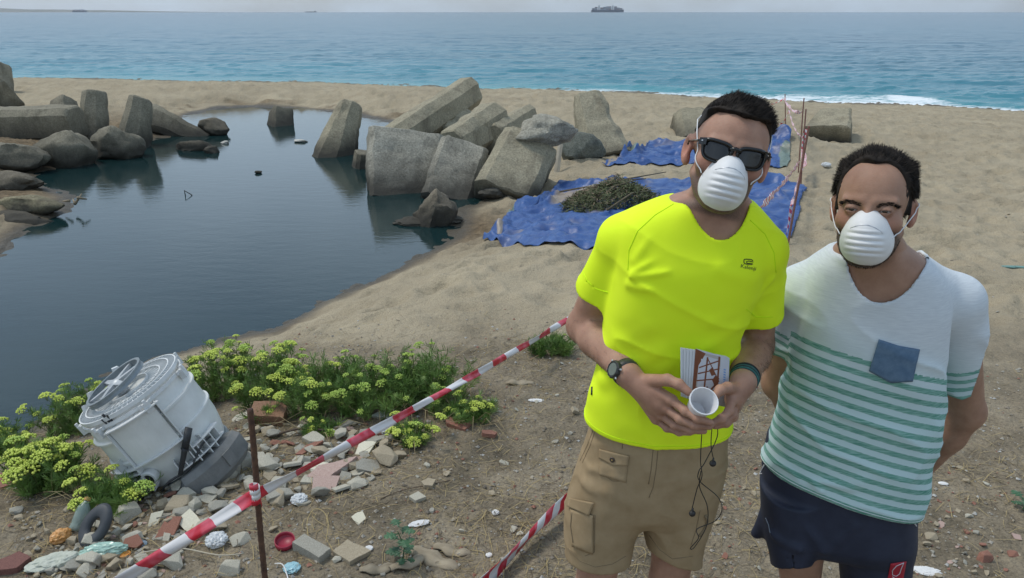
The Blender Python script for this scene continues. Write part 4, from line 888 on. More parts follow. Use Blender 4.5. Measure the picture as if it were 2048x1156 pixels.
shard('cream tile shard just below the tape, left of the pinkish shards', 640, 936, 46, CRM, [(-.9, -.2), (.3, -.75), (.9, .2), (.0, .7)], 12, (8, 0))
shard('cream tile with dark cracks beside the tape right of the stones', 730, 900, 42, CRM, [(-.7, -.9), (.5, -.9), (.9, .9), (-.7, .8)], -8, (18, 0))
shard('pale tile half covered by the plants at the top of the rubble', 770, 832, 58, mat('tile_pale', (.42, .43, .36), (.5, .5, .43), 8, .7), [(-1, -.3), (.5, -.6), (1, .1), (.1, .6)], 0, (14, 0))
shard('big cream tile piece leaning by the tape in front of the tub', 384, 1050, 66, CRM, [(-.95, .1), (-.2, .85), (.95, -.5), (.1, -.9)], 8, (28, 0))
shard('upright cream tile sliver left of the big cream piece', 311, 1044, 40, CRM, [(-.5, -.9), (.4, -.4), (.6, .95), (-.5, .5)], 5, (40, 10))
shard('red brick tile lying between the cream pieces', 338, 1062, 56, BRK, [(-.8, -.9), (.5, -.7), (.8, .8), (-.2, .9)], 10, (20, 0), .14)
shard('small red tile sliver between the grey stones', 620, 900, 60, BRK, [(-.95, -.6), (-.5, -.7), (.9, .55), (.8, .8), (-.2, .3)], 14, (6, 0), .1)
shard('flat cream tile with crossing marks, bottom middle of the soil', 717, 1040, 36, CRM, [(-.8, .1), (.1, -.9), (.9, 0), (.3, .9), (-.2, .7)], 0, (22, 4))
shard('broad flat red brick near the tuft at the end of the plants', 918, 850, 74, BRK, None, 0, (4, 2), .12, seed=61, name='brick_slab', cat='brick')
shard('dark red brick piece at the edge of the bare path', 978, 872, 34, BRK, None, 20, (0, 8), .25, seed=62, name='brick_slab', cat='brick')
shard('large reddish brown brick half under the plants beside the rod', 540, 842, 82, mat('brick_brown', (.22, .12, .07), (.30, .17, .10), 12, .9, bump=.5), [(-.95, .55), (-.75, -.6), (.9, -.55), (.75, .4), (.3, .8)], -4, (6, 4), .3, name='brick_slab', cat='brick')
shard('red stone slab cut by the left edge of the photo', 14, 970, 76, BRK, None, 0, (0, 8), .22, seed=63, name='brick_slab', cat='brick')
shard('dark reddish slab at the bottom left corner', 24, 1138, 80, mat('brick_dark', (.13, .055, .045), (.2, .09, .07), 12, .9), None, 30, (4, 0), .18, seed=64, name='brick_slab', cat='brick')
shard('round-edged terracotta piece above the green plastic', 268, 1094, 46, BRK, None, 10, (30, 0), .25, seed=65, name='brick_slab', cat='brick')
shard('grey flat stone wedge lying right of the tub', 376, 988, 48, SG, [(-.9, -.8), (-.3, -.8), (.95, .7), (.3, .8)], 12, (8, 0), .2, name='flat_stone', cat='stone')
shard('pale flat shard lying across the stones in front of the rod', 410, 1002, 48, SB, [(-1, 0), (.6, -.5), (.9, .5), (-.2, .5)], -8, (12, 0), .1, name='flat_stone', cat='stone')
shard('broad flat stone slab partly under straw at the bottom middle', 700, 1112, 86, SO, None, 0, (3, 2), .12, seed=66, name='flat_stone', cat='stone')
shard('flat beige stone lying alone on the path', 836, 1000, 40, SB, None, 0, (4, 0), .2, seed=67, name='flat_stone', cat='stone')
shard('flat tan stone just above the lone beige one', 858, 972, 36, SO, None, 30, (4, 0), .25, seed=68, name='flat_stone', cat='stone')
shard('flat upright stone catching the light near the taller man', 1150, 826, 26, SO, None, 60, (30, 20), .25, seed=69, name='flat_stone', cat='stone')
def stone(label, u, v, w, m, k, yaw=0, **kw): return place('rubble_stone', variant('stone', k, m), u, v, w, label, 'stone', None, yaw, **kw)
stone('rounded pale stone with a flat face, lower edge of the rubble', 716, 972, 44, SB, 3, 20)
stone('large grey stone by the straw left of the rod bottom', 560, 1000, 60, SG, 6, 10)
stone('beige stone on the left of the rod, near the bottom edge', 482, 1082, 40, SB, 1, 40)
stone('pale stone at the bottom edge left of the rod', 460, 1142, 50, SB, 4, 10)
stone('cream rounded stone right of the rubble beside dry grass', 764, 918, 24, SB, 0, 10)
stone('grey pentagonal stone standing near the top of the rubble', 543, 930, 36, SG, 2, 10, tilt=(20, 0))
stone('long oval grey stone lying against the red tile sliver', 604, 896, 36, SG, 5, 60)
stone('ochre stone at the right end of the rubble', 798, 915, 34, SO, 6, 0)
stone('angular orange brick lump on the soil at the bottom right', 1968, 1118, 34, BRK, 4, 30)
stone('small orange brick lump near the right edge', 2026, 1110, 22, BRK, 1, 0)
# random rubble
def in_poly(u, v, P): return sd_poly(np.array([u], float), np.array([v], float), np.array(P, float))[0] < 0
RUB = [(470, 835), (560, 850), (690, 838), (800, 850), (790, 905), (760, 960), (690, 990), (600, 1010), (500, 1010), (440, 1050), (330, 1156), (90, 1160), (160, 1075), (260, 1010), (360, 960), (470, 900)]
g = random.Random(11); pts = []
def scatter(P, n, lo, hi, mats, names, label, grp, seed, kinds=('stone',), tries=9000, sep=.50, power=1.5):
    g = random.Random(seed); us = [p[0] for p in P]; vs = [p[1] for p in P]; c = 0
    for _ in range(tries):
        if c >= n: break
        u, v = g.uniform(min(us), max(us)), g.uniform(min(vs), max(vs)); w_ = lo + (hi - lo) * g.random() ** power
        if not in_poly(u, v, P) or any((u - a) ** 2 + (1.6 * (v - b)) ** 2 < (sep * (w_ + ww) / 2) ** 2 for a, b, ww in pts): continue
        pts.append((u, v, w_)); c += 1; m = g.choice(mats); kd = g.choice(kinds)
        k_ = g.randint(0, 7) if kd == 'stone' else g.randint(100, 105); place(names, variant(kd, k_, m), u, v, w_, uniq(names, kd, k_, m, w_, u, v, lo, hi), cat_of[names], grp, g.uniform(0, 360), (g.uniform(-20, 20), g.uniform(-20, 20)), .5)
LMK = [('the white tub', 340, 900), ('the thick iron rod', 512, 1000), ('the rod top', 505, 860), ('the red lid', 571, 1088), ('the grey brick fragment', 625, 1106), ('the pointed pinkish shard', 665, 945), ('the square pinkish shard', 648, 972), ('the cream tile by the tape', 640, 936), ('the cracked cream tile', 730, 900),
       ('the pale tile under the plants', 770, 832), ('the rounded pale stone', 716, 972), ('the small round plant under the tape', 826, 880), ('the big cream tile piece', 384, 1050), ('the brown brick under the plants', 540, 842), ('the green plastic bag', 208, 1112), ('the torn pale wrapper', 106, 1130), ('the orange wrapper', 124, 1082), ('the red slab at the left edge', 14, 970),
       ('the dark slab in the bottom left corner', 24, 1138), ('the leafy weed', 805, 1110), ('the long curled bark', 868, 1122), ('the lower crossing tape', 1050, 1070), ('the lone flat beige stone', 836, 1000), ('the crossed cream tile', 717, 1040), ('the bark strip by the plant tuft', 1040, 768), ('the upright tan stone', 1150, 826), ('the brick slab at the end of the plants', 918, 850),
       ('the oval white shell', 1886, 968), ('the torn white paper', 1852, 1144), ('the orange brick lump', 1968, 1118), ('the small weed at the right edge', 2046, 1018), ('the shorter man\'s elbow', 1900, 870), ('the taller man\'s shorts', 1450, 960), ('the shorter man\'s shorts', 1520, 1050), ('the teal net strip', 2030, 536), ('the clear plastic ball', 434, 1088), ('the clear plastic wrap', 599, 1004), ('the rubber ring', 196, 1076), ('the red tile sliver', 620, 900), ('the terracotta piece', 268, 1094)]
CN = {'stone_beige': 'beige', 'stone_grey': 'grey', 'stone_ochre': 'ochre', 'brick_red': 'red brick', 'tile_pink': 'pinkish', 'white_scrap': 'white'}
SHP = ['rounded', 'chunky', 'low flat', 'wedge-shaped', 'tall blunt', 'thin', 'squarish', 'oblong']; used_l = set()
def uniq(names, kd, k, m, w_, u, v, lo, hi):
    t = (w_ - lo) / (hi - lo); sz = 'tiny' if t < .12 else 'small' if t < .4 else 'medium' if t < .7 else 'large'; noun = {'rubble_stone': 'stone', 'brick_chip': 'chip', 'beach_stone': 'pebble'}[names] if kd == 'stone' else 'flat shard'; c = CN[m.name]
    sh = SHP[k] + ' ' if kd == 'stone' else ''
    for n_ in range(6):
        L_ = sorted(LMK, key=lambda q: (q[1] - u) ** 2 + 1.5 * (q[2] - v) ** 2)[n_]; dx, dy = u - L_[1], v - L_[2]; far = math.hypot(dx, dy); di = ('right of' if dx > 0 else 'left of') if abs(dx) > 1.1 * abs(dy) else ('below' if dy > 0 else 'above')
        for dist in (('close ' if far < 45 else 'some way ' if far > 110 else 'just ') + di, ('slightly ' + ('below and ' if dy > 0 else 'above and ') + ('right of' if dx > 0 else 'left of'))):
            l = '%s %s%s %s %s %s' % (sz, sh, c, noun, dist, L_[0]); l = ' '.join(l.split()) if len(l.split()) <= 16 else ' '.join(l.replace('slightly ', '').replace('red brick', 'red').replace(' the ', ' ').split()[:16])
            if l not in used_l: used_l.add(l); return l
    return l
cat_of = {'rubble_stone': 'stone', 'brick_chip': 'brick chip', 'beach_stone': 'stone'}
scatter(RUB, 225, 14, 58, [SB, SB, SG, SG, SO], 'rubble_stone', 'loose angular pale stone in the rubble heap right of the tub', 'loose stones of the rubble heap', 1, ('stone', 'stone', 'shard'))
scatter(RUB, 34, 12, 40, [BRK, BRK, TIL], 'brick_chip', 'small red brick chip mixed into the rubble heap', 'brick chips in the rubble heap', 2, ('stone', 'shard'))
scatter([(0, 990), (170, 1000), (250, 1040), (200, 1120), (90, 1156), (0, 1156)], 26, 10, 30, [SO, SG, SO], 'rubble_stone', 'small brown stone on the dark soil at the bottom left', 'stones on the dark soil at the bottom left', 3)
scatter([(640, 1000), (960, 870), (1130, 720), (1150, 980), (1000, 1150), (500, 1156), (520, 1040)], 34, 7, 22, [SB, SG, SO, SB], 'rubble_stone', 'small pale stone strewn on the path between the rubble and the taller man', 'pale stones strewn on the path', 4)
scatter([(1830, 930), (1930, 900), (2046, 1000), (2046, 1156), (1830, 1156)], 34, 8, 24, [BRK, SO, SO, TIL], 'brick_chip', 'orange brick chip on the soil right of the shorter man', 'orange brick chips at the lower right', 5, ('stone', 'shard'))
scatter([(1830, 930), (1960, 860), (2046, 960), (2046, 1156), (1830, 1156)], 18, 6, 18, [SB, SO, SG], 'rubble_stone', 'small pale stone on the soil right of the shorter man', 'pale stones at the lower right', 6)
scatter([(1450, 880), (1520, 800), (1540, 1156), (1400, 1156), (1440, 1000)], 20, 7, 18, [BRK, SO, SB], 'rubble_stone', 'small reddish stone on the soil between the two men', 'stones between the two men', 7)
scatter([(1740, 540), (2046, 360), (2046, 860), (1990, 700)], 12, 4, 9, [SG, SO], 'beach_stone', 'tiny dark pebble on the trodden beach at the right', 'pebbles on the beach', 8)
# ---- litter that can be told apart
def crumple(name, label, cat, u, v, w, m, seed=0, flat=.45, amp=.35, freq=2.6, yaw=0, stretch=(1, 1)):
    bm = bmesh.new(); bmesh.ops.create_icosphere(bm, subdivisions=4, radius=1); P = np.array([q.co[:] for q in bm.verts]); F = [[q.index for q in f.verts] for f in bm.faces]; bm.free()
    P = P * (1 + amp * (1 - 2 * np.abs(fbm3(P * freq + seed, 3, seed)))[:, None] * 1.0); P = P / np.abs(P).max(0) * [stretch[0], stretch[1], flat]
    me = mesh(name, P, F, False, [m]); return place(name, me, u, v, w, label, cat, None, yaw, (0, 0), .75)
def plastic(name, col, alpha=.75):
    m = mat(name, col, tuple(min(1, c * 1.25) for c in col[:3]), 12, .25); m.node_tree.nodes['Principled BSDF'].inputs['Alpha'].default_value = alpha; return m
crumple('plastic_wrap', 'crumpled clear plastic on the ground between the rod and the pinkish shards', 'plastic wrap', 599, 1004, 36, plastic('clear_plastic', (.6, .62, .62), .7), 3, .5, .5, 3, 60)
crumple('plastic_wrap', 'ball of crumpled clear plastic just under the tape left of the rod', 'plastic wrap', 434, 1088, 46, plastic('clear_plastic', (.6, .62, .62)), 4, .6, .5)
crumple('plastic_bag', 'crushed pale green plastic bag in front of the plants at the left', 'plastic bag', 208, 1112, 96, plastic('green_plastic', (.34, .50, .42), .85), 5, .34, .45, 2.2, 12, (1, .4))
crumple('plastic_scrap', 'small light blue plastic scrap at the bottom edge right of the rod', 'plastic scrap', 584, 1140, 36, plastic('blue_plastic', (.3, .5, .55), .85), 6, .4, .5)
crumple('plastic_scrap', 'clear scrap of plastic just under the tape by the stones', 'plastic scrap', 766, 866, 28, plastic('clear_plastic', (.5, .5, .5)), 7, .5)
crumple('paper_scrap', 'torn white paper lying at the feet of the shorter man', 'paper', 1852, 1144, 60, WHT, 8, .12, .5, 2.4, -10, (1, .5))
crumple('paper_scrap', 'shredded white paper scraps on the soil right of the cream tile', 'paper', 838, 1048, 46, WHT, 9, .1, .7, 3, 20, (1, .45))
crumple('paper_scrap', 'small white splash-shaped scrap below the cream tile', 'paper', 738, 1098, 18, WHT, 10, .3, .8, 4)
crumple('paper_scrap', 'little white wad alone on the bare path', 'paper', 991, 1028, 16, WHT, 12, .6, .4)
crumple('paper_scrap', 'flat white scrap on the path by the upright stone', 'paper', 1072, 802, 34, WHT, 13, .12, .5, 2, 0, (1, .4))
crumple('paper_scrap', 'little white fragment near the lower crossing tape', 'paper', 978, 1112, 14, WHT, 14, .5)
crumple('cloth_scrap', 'faded teal strip of net lying on the beach at the right edge', 'net', 2030, 536, 66, mat('teal_net', (.10, .24, .22), (.2, .3, .26), 20), 15, .08, .5, 2, -6, (1, .22))
crumple('paper_scrap', 'pale crumpled bag lying on the sand left of the shorter man', 'bag', 1652, 333, 20, plastic('clear_plastic', (.5, .5, .5)), 16, .5)
shell = crumple('shell', 'oval white shell on the soil right of the shorter man', 'shell', 1886, 968, 20, WHT, 17, .2, .05, 1, -10, (1, .6))
crumple('food_wrapper', 'torn pale cardboard wrapper at the bottom left by the plants', 'wrapper', 106, 1130, 100, mat('pale_card', (.40, .42, .34), (.52, .53, .45), 8), 18, .22, .5, 1.8, 30, (1, .5))
crumple('food_wrapper', 'folded pale cardboard strip leaning right of the torn wrapper', 'wrapper', 140, 1128, 50, mat('pale_card', (.4, .4, .4)), 19, .5, .3, 1.5, 60, (1, .45))
crumple('orange_bag', 'crushed orange wrapper half under the plants at the left', 'wrapper', 124, 1082, 44, mat('orange_plastic', (.50, .22, .05), (.62, .33, .12), 7, .4), 20, .7, .35, 2, 50, (1, .7))
crumple('wrapper', 'tiny red and yellow sweet wrapper beside the terracotta piece', 'wrapper', 250, 1110, 24, mat('red_yellow', (.5, .04, .03), (.6, .42, .05), 30, .4, lo=.45, hi=.55), 21, .3, .4)
crumple('blue_scrap', 'small slate blue scrap next to the terracotta piece', 'plastic scrap', 285, 1090, 20, mat('slate_blue', (.2, .27, .33)), 22, .4, .3)
# plastic bottle
p = PG(150, 1062); rt = thing('plastic_bottle', 'clear greenish plastic bottle standing between the orange wrapper and the rubber ring', 'bottle', tuple(p), (R(-38), R(16), 0)); rt.scale = (.8, .8, .8)
q = MB(); q.lathe([(0, 0), (.028, 0), (.032, .01), (.032, .03), (.029, .035), (.032, .042), (.032, .10), (.028, .12), (.014, .14), (.012, .15), (.0, .15)], 20); q.build('bottle_body', plastic('bottle_green', (.26, .34, .30), .6), rt, smooth=True)
q = MB(); q.lathe([(0, .148), (.015, .148), (.015, .165), (0, .167)], 16); q.build('cap', mat('orange_plastic', (.5, .2, .05)), rt)
# black rubber ring (flattened)
p = PG(196, 1076); q = MB(); q.lathe([(.030, -.014), (.062, -.018), (.072, 0), (.062, .018), (.030, .014), (.024, 0)], 36, close=True)
o = q.build('rubber_ring', mat('dark_rubber', (.035, .04, .045), (.06, .065, .07), 10, .6), label='worn dark grey rubber ring leaning among the weeds at the bottom left', cat='rubber ring', smooth=True, loc=(p[0], p[1], p[2] + .055), rot=(R(48), R(8), R(-28))); o.scale = (.85, 1.25, .9)
# red cap
p = PG(571, 1092); q = MB(); q.lathe([(0, .004), (.0315, .004), (.034, .012), (.035, .022), (.038, .022), (.0375, .0), (.03, -.004), (0, -.004)], 48)
q.build('red_lid', mat('red_plastic', (.26, .012, .03), (.32, .02, .045), 12, .45), label='round dark red plastic lid lying open side up beside the grey brick', cat='lid', smooth=True, loc=(p[0], p[1], p[2] + .012), rot=(R(14), R(3), 0))
# grey brick
p = PG(625, 1108); me = shard_mesh(5, [(-1, -.42), (.95, -.42), (1, .42), (-.95, .42)], .3); me.materials.append(SG)
place('grey_brick', me, 624, 1106, 74, 'long grey brick fragment beside the red lid', 'brick', None, -32, (4, 6), .6)
# dry bark pieces
BK = mat('bark', (.24, .195, .13), (.36, .30, .21), 6, .85, stretch=(1, 5, 1), bump=.7, bscale=30, bdist=.006)
for i, (u, v, w_, yaw, lb) in enumerate(((868, 1122, 118, -24, 'long curled piece of dry bark right of the leafy weed'), (905, 1104, 80, -12, 'darker bark piece overlapping the long curled one'), (820, 1128, 84, 34, 'bark strip sticking up left of the leafy weed'), (760, 1140, 80, 8, 'flat bark flake at the bottom edge left of the weed'), (1040, 768, 56, 2, 'thin strip of driftwood bark on the path by the plant tuft'))):
    P = PG(u, v); L0 = w_ * depth(P) / FPX; q = MB(); n = 14; V = []; m = 9
    for a in range(n):
        t = a / (n - 1); wd = .028 * (L0 / .17) * math.sin(math.pi * (.12 + .8 * t)) * (1 + .25 * math.sin(t * 17 + i))
        for b in range(m):
            an = -1.3 + 2.6 * b / (m - 1); V.append(Vector(((t - .5) * L0, wd * math.sin(an) + .006 * math.sin(t * 6 + i), wd * math.cos(an) * .7 + .006 * math.sin(t * 9))))
    q.add(V, [tuple(x) for x in grid_faces(n, m)]); o = q.build('bark', BK, label=lb, cat='bark', smooth=True, loc=(P[0], P[1], P[2] + .0), rot=(0, R(4), R(yaw))); o.modifiers.new('t', 'SOLIDIFY').thickness = .004
# white cords and sticks
def cord(label, P, r, m, name='cord', cat='cord'):
    q = MB(); pts_ = [PG(u, v) + np.array([0, 0, l]) for u, v, l in P]; pp = []
    for i in range(len(pts_) - 1):
        a, b, c_, d_ = pts_[max(i - 1, 0)], pts_[i], pts_[i + 1], pts_[min(i + 2, len(pts_) - 1)]
        for t in (0, .25, .5, .75): pp.append(.5 * ((2 * b) + (c_ - a) * t + (2 * a - 5 * b + 4 * c_ - d_) * t * t + (3 * b - a - 3 * c_ + d_) * t ** 3))
    pp.append(pts_[-1]); q.tube(pp, r, 6); return q.build(name, m, label=label, cat=cat, smooth=True)
cord('short white cord curling at the bottom edge near the rod', [(550, 1132, .01), (566, 1138, .02), (575, 1156, .01), (580, 1180, .01)], .0022, WHT)
cord('thin pale stick lying across the stones under the tape', [(290, 1118, .03), (360, 1112, .035), (440, 1124, .03), (488, 1116, .02)], .0025, mat('pale_stick', (.45, .4, .3)), 'stick', 'stick')
cord('pale dry vine looping on the soil above the red lid', [(618, 1085, .01), (616, 1060, .04), (630, 1040, .05), (648, 1044, .05), (658, 1062, .04), (652, 1088, .01)], .0016, mat('straw_a', (.3, .2, .1)), 'dry_vine', 'vine')
cord('long thin dark stalk lying across the path above the lone beige stone', [(900, 962, .004), (850, 975, .01), (800, 985, .008), (760, 1000, .004)], .0018, mat('twig_dark', (.1, .07, .045)), 'stalk', 'stalk')
cord('dark driftwood stick under the plants at the top of the rubble', [(555, 876, .02), (600, 868, .03), (650, 868, .02)], .006, mat('twig_dark', (.1, .07, .045)), 'stick', 'stick')
# ------------------------------------------------------------ signed-distance modelling for the figures
from mathutils.bvhtree import BVHTree
def A(*p): return np.array(p, float)
def cone(P, a, b, ra, rb):
    a = np.asarray(a, float); b = np.asarray(b, float); ba = b - a; pa = P - a; t = np.clip(pa @ ba / (ba @ ba), 0, 1); return np.linalg.norm(pa - t[:, None] * ba, axis=1) - (ra + (rb - ra) * t)
def smin(a, b, k): h = np.clip(.5 + .5 * (b - a) / k, 0, 1); return b * (1 - h) + a * h - k * h * (1 - h)
def smax(a, b, k): return -smin(-a, -b, k)
def ell(P, c, r, M=None):
    q = P - np.asarray(c, float)
    if M is not None: q = q @ M
    r = np.asarray(r, float); k0 = np.linalg.norm(q / r, axis=1); k1 = np.linalg.norm(q / (r * r), axis=1); return k0 * (k0 - 1) / np.maximum(k1, 1e-9)
def chain(P, pts, rs, k=.01):
    d = None
    for i in range(len(pts) - 1):
        e = cone(P, pts[i], pts[i + 1], rs[i], rs[i + 1]); d = e if d is None else smin(d, e, k)
    return d
class Loft:
    def __init__(s, rows, yaw=0, n=2.3, sm=.02, ws=1.0):
        R_ = []
        for v, uL, uR, Y, b in rows:
            l, r = PY(uL, v, Y), PY(uR, v, Y); h = (r[0] - l[0]) / 2 * ws; c_, s_ = math.cos(yaw), math.sin(yaw); a = math.sqrt(max((h * h - b * b * s_ * s_), 1e-6)) / c_
            R_.append((l[2], (l[0] + r[0]) / 2, Y, a, b))
        R_.sort(); R_ = np.array(R_); s.z = np.linspace(R_[0, 0], R_[-1, 0], 240); w_ = max(1, int(sm / (s.z[1] - s.z[0]))); k = np.hanning(2 * w_ + 3); k /= k.sum(); s.T = []
        for j in range(1, 5):
            q = np.interp(s.z, R_[:, 0], R_[:, j]); q = np.convolve(np.pad(q, w_ + 1, mode='reflect', reflect_type='odd'), k, 'valid'); s.T.append(q)
        s.yaw = yaw; s.n = n
    def __call__(s, P, off=0, cap=True):
        z = P[:, 2]; cx, cy, a, b = [np.interp(z, s.z, t) for t in s.T]; x = P[:, 0] - cx; y = P[:, 1] - cy; c_, s_ = math.cos(s.yaw), math.sin(s.yaw)
        X_ = np.abs(x * c_ + y * s_) / (a + off); Y_ = np.abs(-x * s_ + y * c_) / (b + off); e = (X_ ** s.n + Y_ ** s.n) ** (1 / s.n)
        d = (e - 1) * (np.minimum(a, b) + off)
        if cap: d = smax(d, np.maximum(z - s.z[-1], s.z[0] - z), .02)
        return d
def snet(D, lo, h):
    S = D < 0; c = [(i, j, k) for i in (0, 1) for j in (0, 1) for k in (0, 1)]; nx, ny, nz = D.shape
    sl = lambda T, q: T[q[0]:nx - 1 + q[0], q[1]:ny - 1 + q[1], q[2]:nz - 1 + q[2]]
    cnt = sum(sl(S, q).astype(np.int8) for q in c); act = (cnt > 0) & (cnt < 8); idx = np.argwhere(act); vid = np.full(act.shape, -1, np.int64); vid[act] = np.arange(len(idx))
    V = np.stack([D[idx[:, 0] + q[0], idx[:, 1] + q[1], idx[:, 2] + q[2]] for q in c], 1); pos = np.zeros((len(idx), 3)); n = np.zeros(len(idx))
    for i in range(8):
        for j in range(i + 1, 8):
            if sum(abs(c[i][k] - c[j][k]) for k in range(3)) != 1: continue
            a, b = V[:, i], V[:, j]; m = (a < 0) != (b < 0); t = np.where(m, a / np.where(m, a - b, 1), 0)[:, None]; pos += m[:, None] * (np.array(c[i]) * (1 - t) + np.array(c[j]) * t); n += m
    verts = (idx + pos / n[:, None]) * h + lo; F = []
    for ax in range(3):
        sh = [slice(None)] * 3; s0 = list(sh); s1 = list(sh); s0[ax] = slice(0, -1); s1[ax] = slice(1, None); cr = S[tuple(s0)] != S[tuple(s1)]; e = np.argwhere(cr)
        o = [k for k in range(3) if k != ax]; e = e[(e[:, o[0]] > 0) & (e[:, o[1]] > 0) & (e[:, o[0]] < D.shape[o[0]] - 1) & (e[:, o[1]] < D.shape[o[1]] - 1)]
        ins = S[e[:, 0], e[:, 1], e[:, 2]]; qs = []
        for d0, d1 in ((-1, -1), (0, -1), (0, 0), (-1, 0)): q = e.copy(); q[:, o[0]] += d0; q[:, o[1]] += d1; qs.append(vid[q[:, 0], q[:, 1], q[:, 2]])
        q = np.stack(qs, 1); fl = ins if ax != 1 else ~ins; q[~fl] = q[~fl][:, ::-1]; F.append(q)
    return verts, np.concatenate(F)
def sample(f, lo, hi, h):
    lo = np.array(lo, float); n = (np.ceil((np.array(hi) - lo) / h / 4).astype(int) * 4); st = 4
    nb = n // st; g = np.stack(np.meshgrid(*[np.arange(k) for k in nb], indexing='ij'), -1).reshape(-1, 3); cc = lo + (g * st + (st - 1) / 2) * h
    dc = np.concatenate([f(cc[i:i + 200000]) for i in range(0, len(cc), 200000)]); near = np.abs(dc) < h * st * 1.9 + .006
    D = np.repeat(np.repeat(np.repeat(dc.reshape(nb), st, 0), st, 1), st, 2).astype(np.float64); gb = g[near]; off = np.stack(np.meshgrid(*[np.arange(st)] * 3, indexing='ij'), -1).reshape(-1, 3)
    ix = (gb[:, None] * st + off[None]).reshape(-1, 3); Pt = lo + ix * h; vals = np.concatenate([f(Pt[i:i + 300000]) for i in range(0, len(Pt), 300000)]); D[ix[:, 0], ix[:, 1], ix[:, 2]] = vals
    return D, lo
def sdf_mesh(f, lo, hi, h, proj=2):
    D, lo = sample(f, lo, hi, h); v, F = snet(D, lo, h); e = h * .25
    for _ in range(proj):
        d = f(v); g = np.stack([f(v + e * np.eye(3)[k]) - f(v - e * np.eye(3)[k]) for k in range(3)], 1) / (2 * e); gl = np.linalg.norm(g, axis=1, keepdims=True); v = v - g / np.maximum(gl * gl, .3) * np.clip(d, -h, h)[:, None] * .9
    return v, F
def join(parts):
    V = []; F = []; o = 0
    for v, f in parts: V.append(v); F.append(f + o); o += len(v)
    return np.concatenate(V), np.concatenate(F)
def cull(v, F, boxes, m):
    keep = np.ones(len(F), bool)
    for lo, hi in boxes: ins = ((v > np.array(lo) + m) & (v < np.array(hi) - m)).all(1); keep &= ~ins[F].all(1)
    F = F[keep]; u = np.unique(F); r = np.full(len(v), -1); r[u] = np.arange(len(u)); return v[u], r[F]
def bvh(v, F): return BVHTree.FromPolygons([tuple(q) for q in v], [tuple(map(int, q)) for q in F])
def hit(B, u, v, lift=.002):
    r = Vector(ray(u, v)).normalized(); p, n, i, d = B.ray_cast(Vector(CAM), r)
    if p is None: p, n, i, d = B.find_nearest(Vector(PY(u, v, 1.7)))
    if n.dot(r) > 0: n = -n
    return p + n * lift, n
def patch(name, B, quad, nu, nv, lift, m, parent, th=.0015, curve=None):
    """a cloth piece laid on the surface; quad = tl, tr, br, bl in photo pixels"""
    q = np.array(quad, float); V = []
    for j in range(nv + 1):
        for i in range(nu + 1):
            s, t = i / nu, j / nv; c = (q[0] * (1 - s) + q[1] * s) * (1 - t) + (q[3] * (1 - s) + q[2] * s) * t
            if curve: c = c + np.array(curve(s, t))
            V.append(hit(B, c[0], c[1], lift)[0])
    me = mesh(name, [tuple(p) for p in V], grid_faces(nv + 1, nu + 1)[:, ::-1], True, [m]); o = obj(name, me, parent); s_ = o.modifiers.new('t', 'SOLIDIFY'); s_.thickness = th; s_.offset = 1; return o
def seam(name, B, pts, r, m, parent, lift=.0004, step=6):
    P = []
    for i in range(len(pts) - 1):
        a, b = np.array(pts[i], float), np.array(pts[i + 1], float); n = max(1, int(np.linalg.norm(b - a) / step))
        for k in range(n): c = a + (b - a) * k / n; P.append(hit(B, c[0], c[1], lift)[0])
    P.append(hit(B, pts[-1][0], pts[-1][1], lift)[0]); P = [p for i, p in enumerate(P) if i == 0 or (p - P[i - 1]).length > 1e-4]
    q = MB(); q.tube(P, r, 5); return q.build(name, m, parent, smooth=True)

# ---- head, in its own coordinates: x to image right, y away from the face, z up, origin between the ears
def head_sdf(P, jaw=1.0, wide=1.0, ear=1.0, beard=0.0, lids=True):
    ax = np.abs(P[:, 0]); Q = np.stack([ax, P[:, 1], P[:, 2]], 1)
    d = ell(Q, (0, .014, .038), (.0745 * wide, .096, .081)); d = smin(d, ell(Q, (0, -.032, .022), (.064 * wide, .060, .080)), .025)
    d = smin(d, ell(Q, (0, -.034, -.055), (.054 * jaw, .056, .058)), .03); d = smin(d, cone(Q, (.050 * jaw, .0, -.045), (.022 * jaw, -.066, -.092), .016, .016), .022)
    d = smin(d, ell(Q, (0, -.078, -.097), (.022, .017, .018)), .02); d = smin(d, ell(Q, (.046 * wide, -.058, -.022), (.020, .018, .020)), .02)
    d = smin(d, cone(Q, (.012, -.086, .021), (.045, -.075, .021), .0085, .0075), .012)                     # brow
    d = smax(d, -ell(Q, (.032, -.106, .004), (.021, .022, .0145)), .012)                                     # socket
    d = smin(d, cone(Q, (0, -.088, .012), (0, -.113, -.032), .0065, .0105), .011); d = smin(d, ell(Q, (.0115, -.102, -.038), (.008, .009, .007)), .006)
    d = smin(d, ell(Q, (0, -.088, -.066), (.024, .010, .007)), .006); d = smin(d, ell(Q, (0, -.086, -.079), (.021, .010, .0075)), .005)
    if lids:
        c = A(.0315, -.0795, .004); lid = ell(Q, c, (.0150, .0130, .0128)); sl = ell(Q, c + A(.0, -.011, -.0012), (.0128, .012, .0021)); lid = smax(lid, -sl, .0014); d = smin(d, lid, .005); d = smax(d, -ell(Q, c + A(0, -.010, -.0012), (.0126, .010, .0019)), .001)
    # ear
    th = R(18); e = Q - A(.0765 * wide, .012, .0); c_, s_ = math.cos(th), math.sin(th); E = np.stack([e[:, 0] * c_ - e[:, 1] * s_, e[:, 0] * s_ + e[:, 1] * c_, e[:, 2]], 1); E = E / ear
    o = ell(E, (.006, .004, .0), (.0075, .019, .031)); o = smin(o, ell(E, (.004, -.003, -.024), (.0065, .010, .012)), .006); o = smax(o, -ell(E, (.014, .000, .002), (.0085, .0115, .019)), .004)
    o = smin(o, cone(E, (.008, .012, .008), (.007, .006, -.014), .003, .003), .004); d = smin(d, o * ear, .013)
    return d
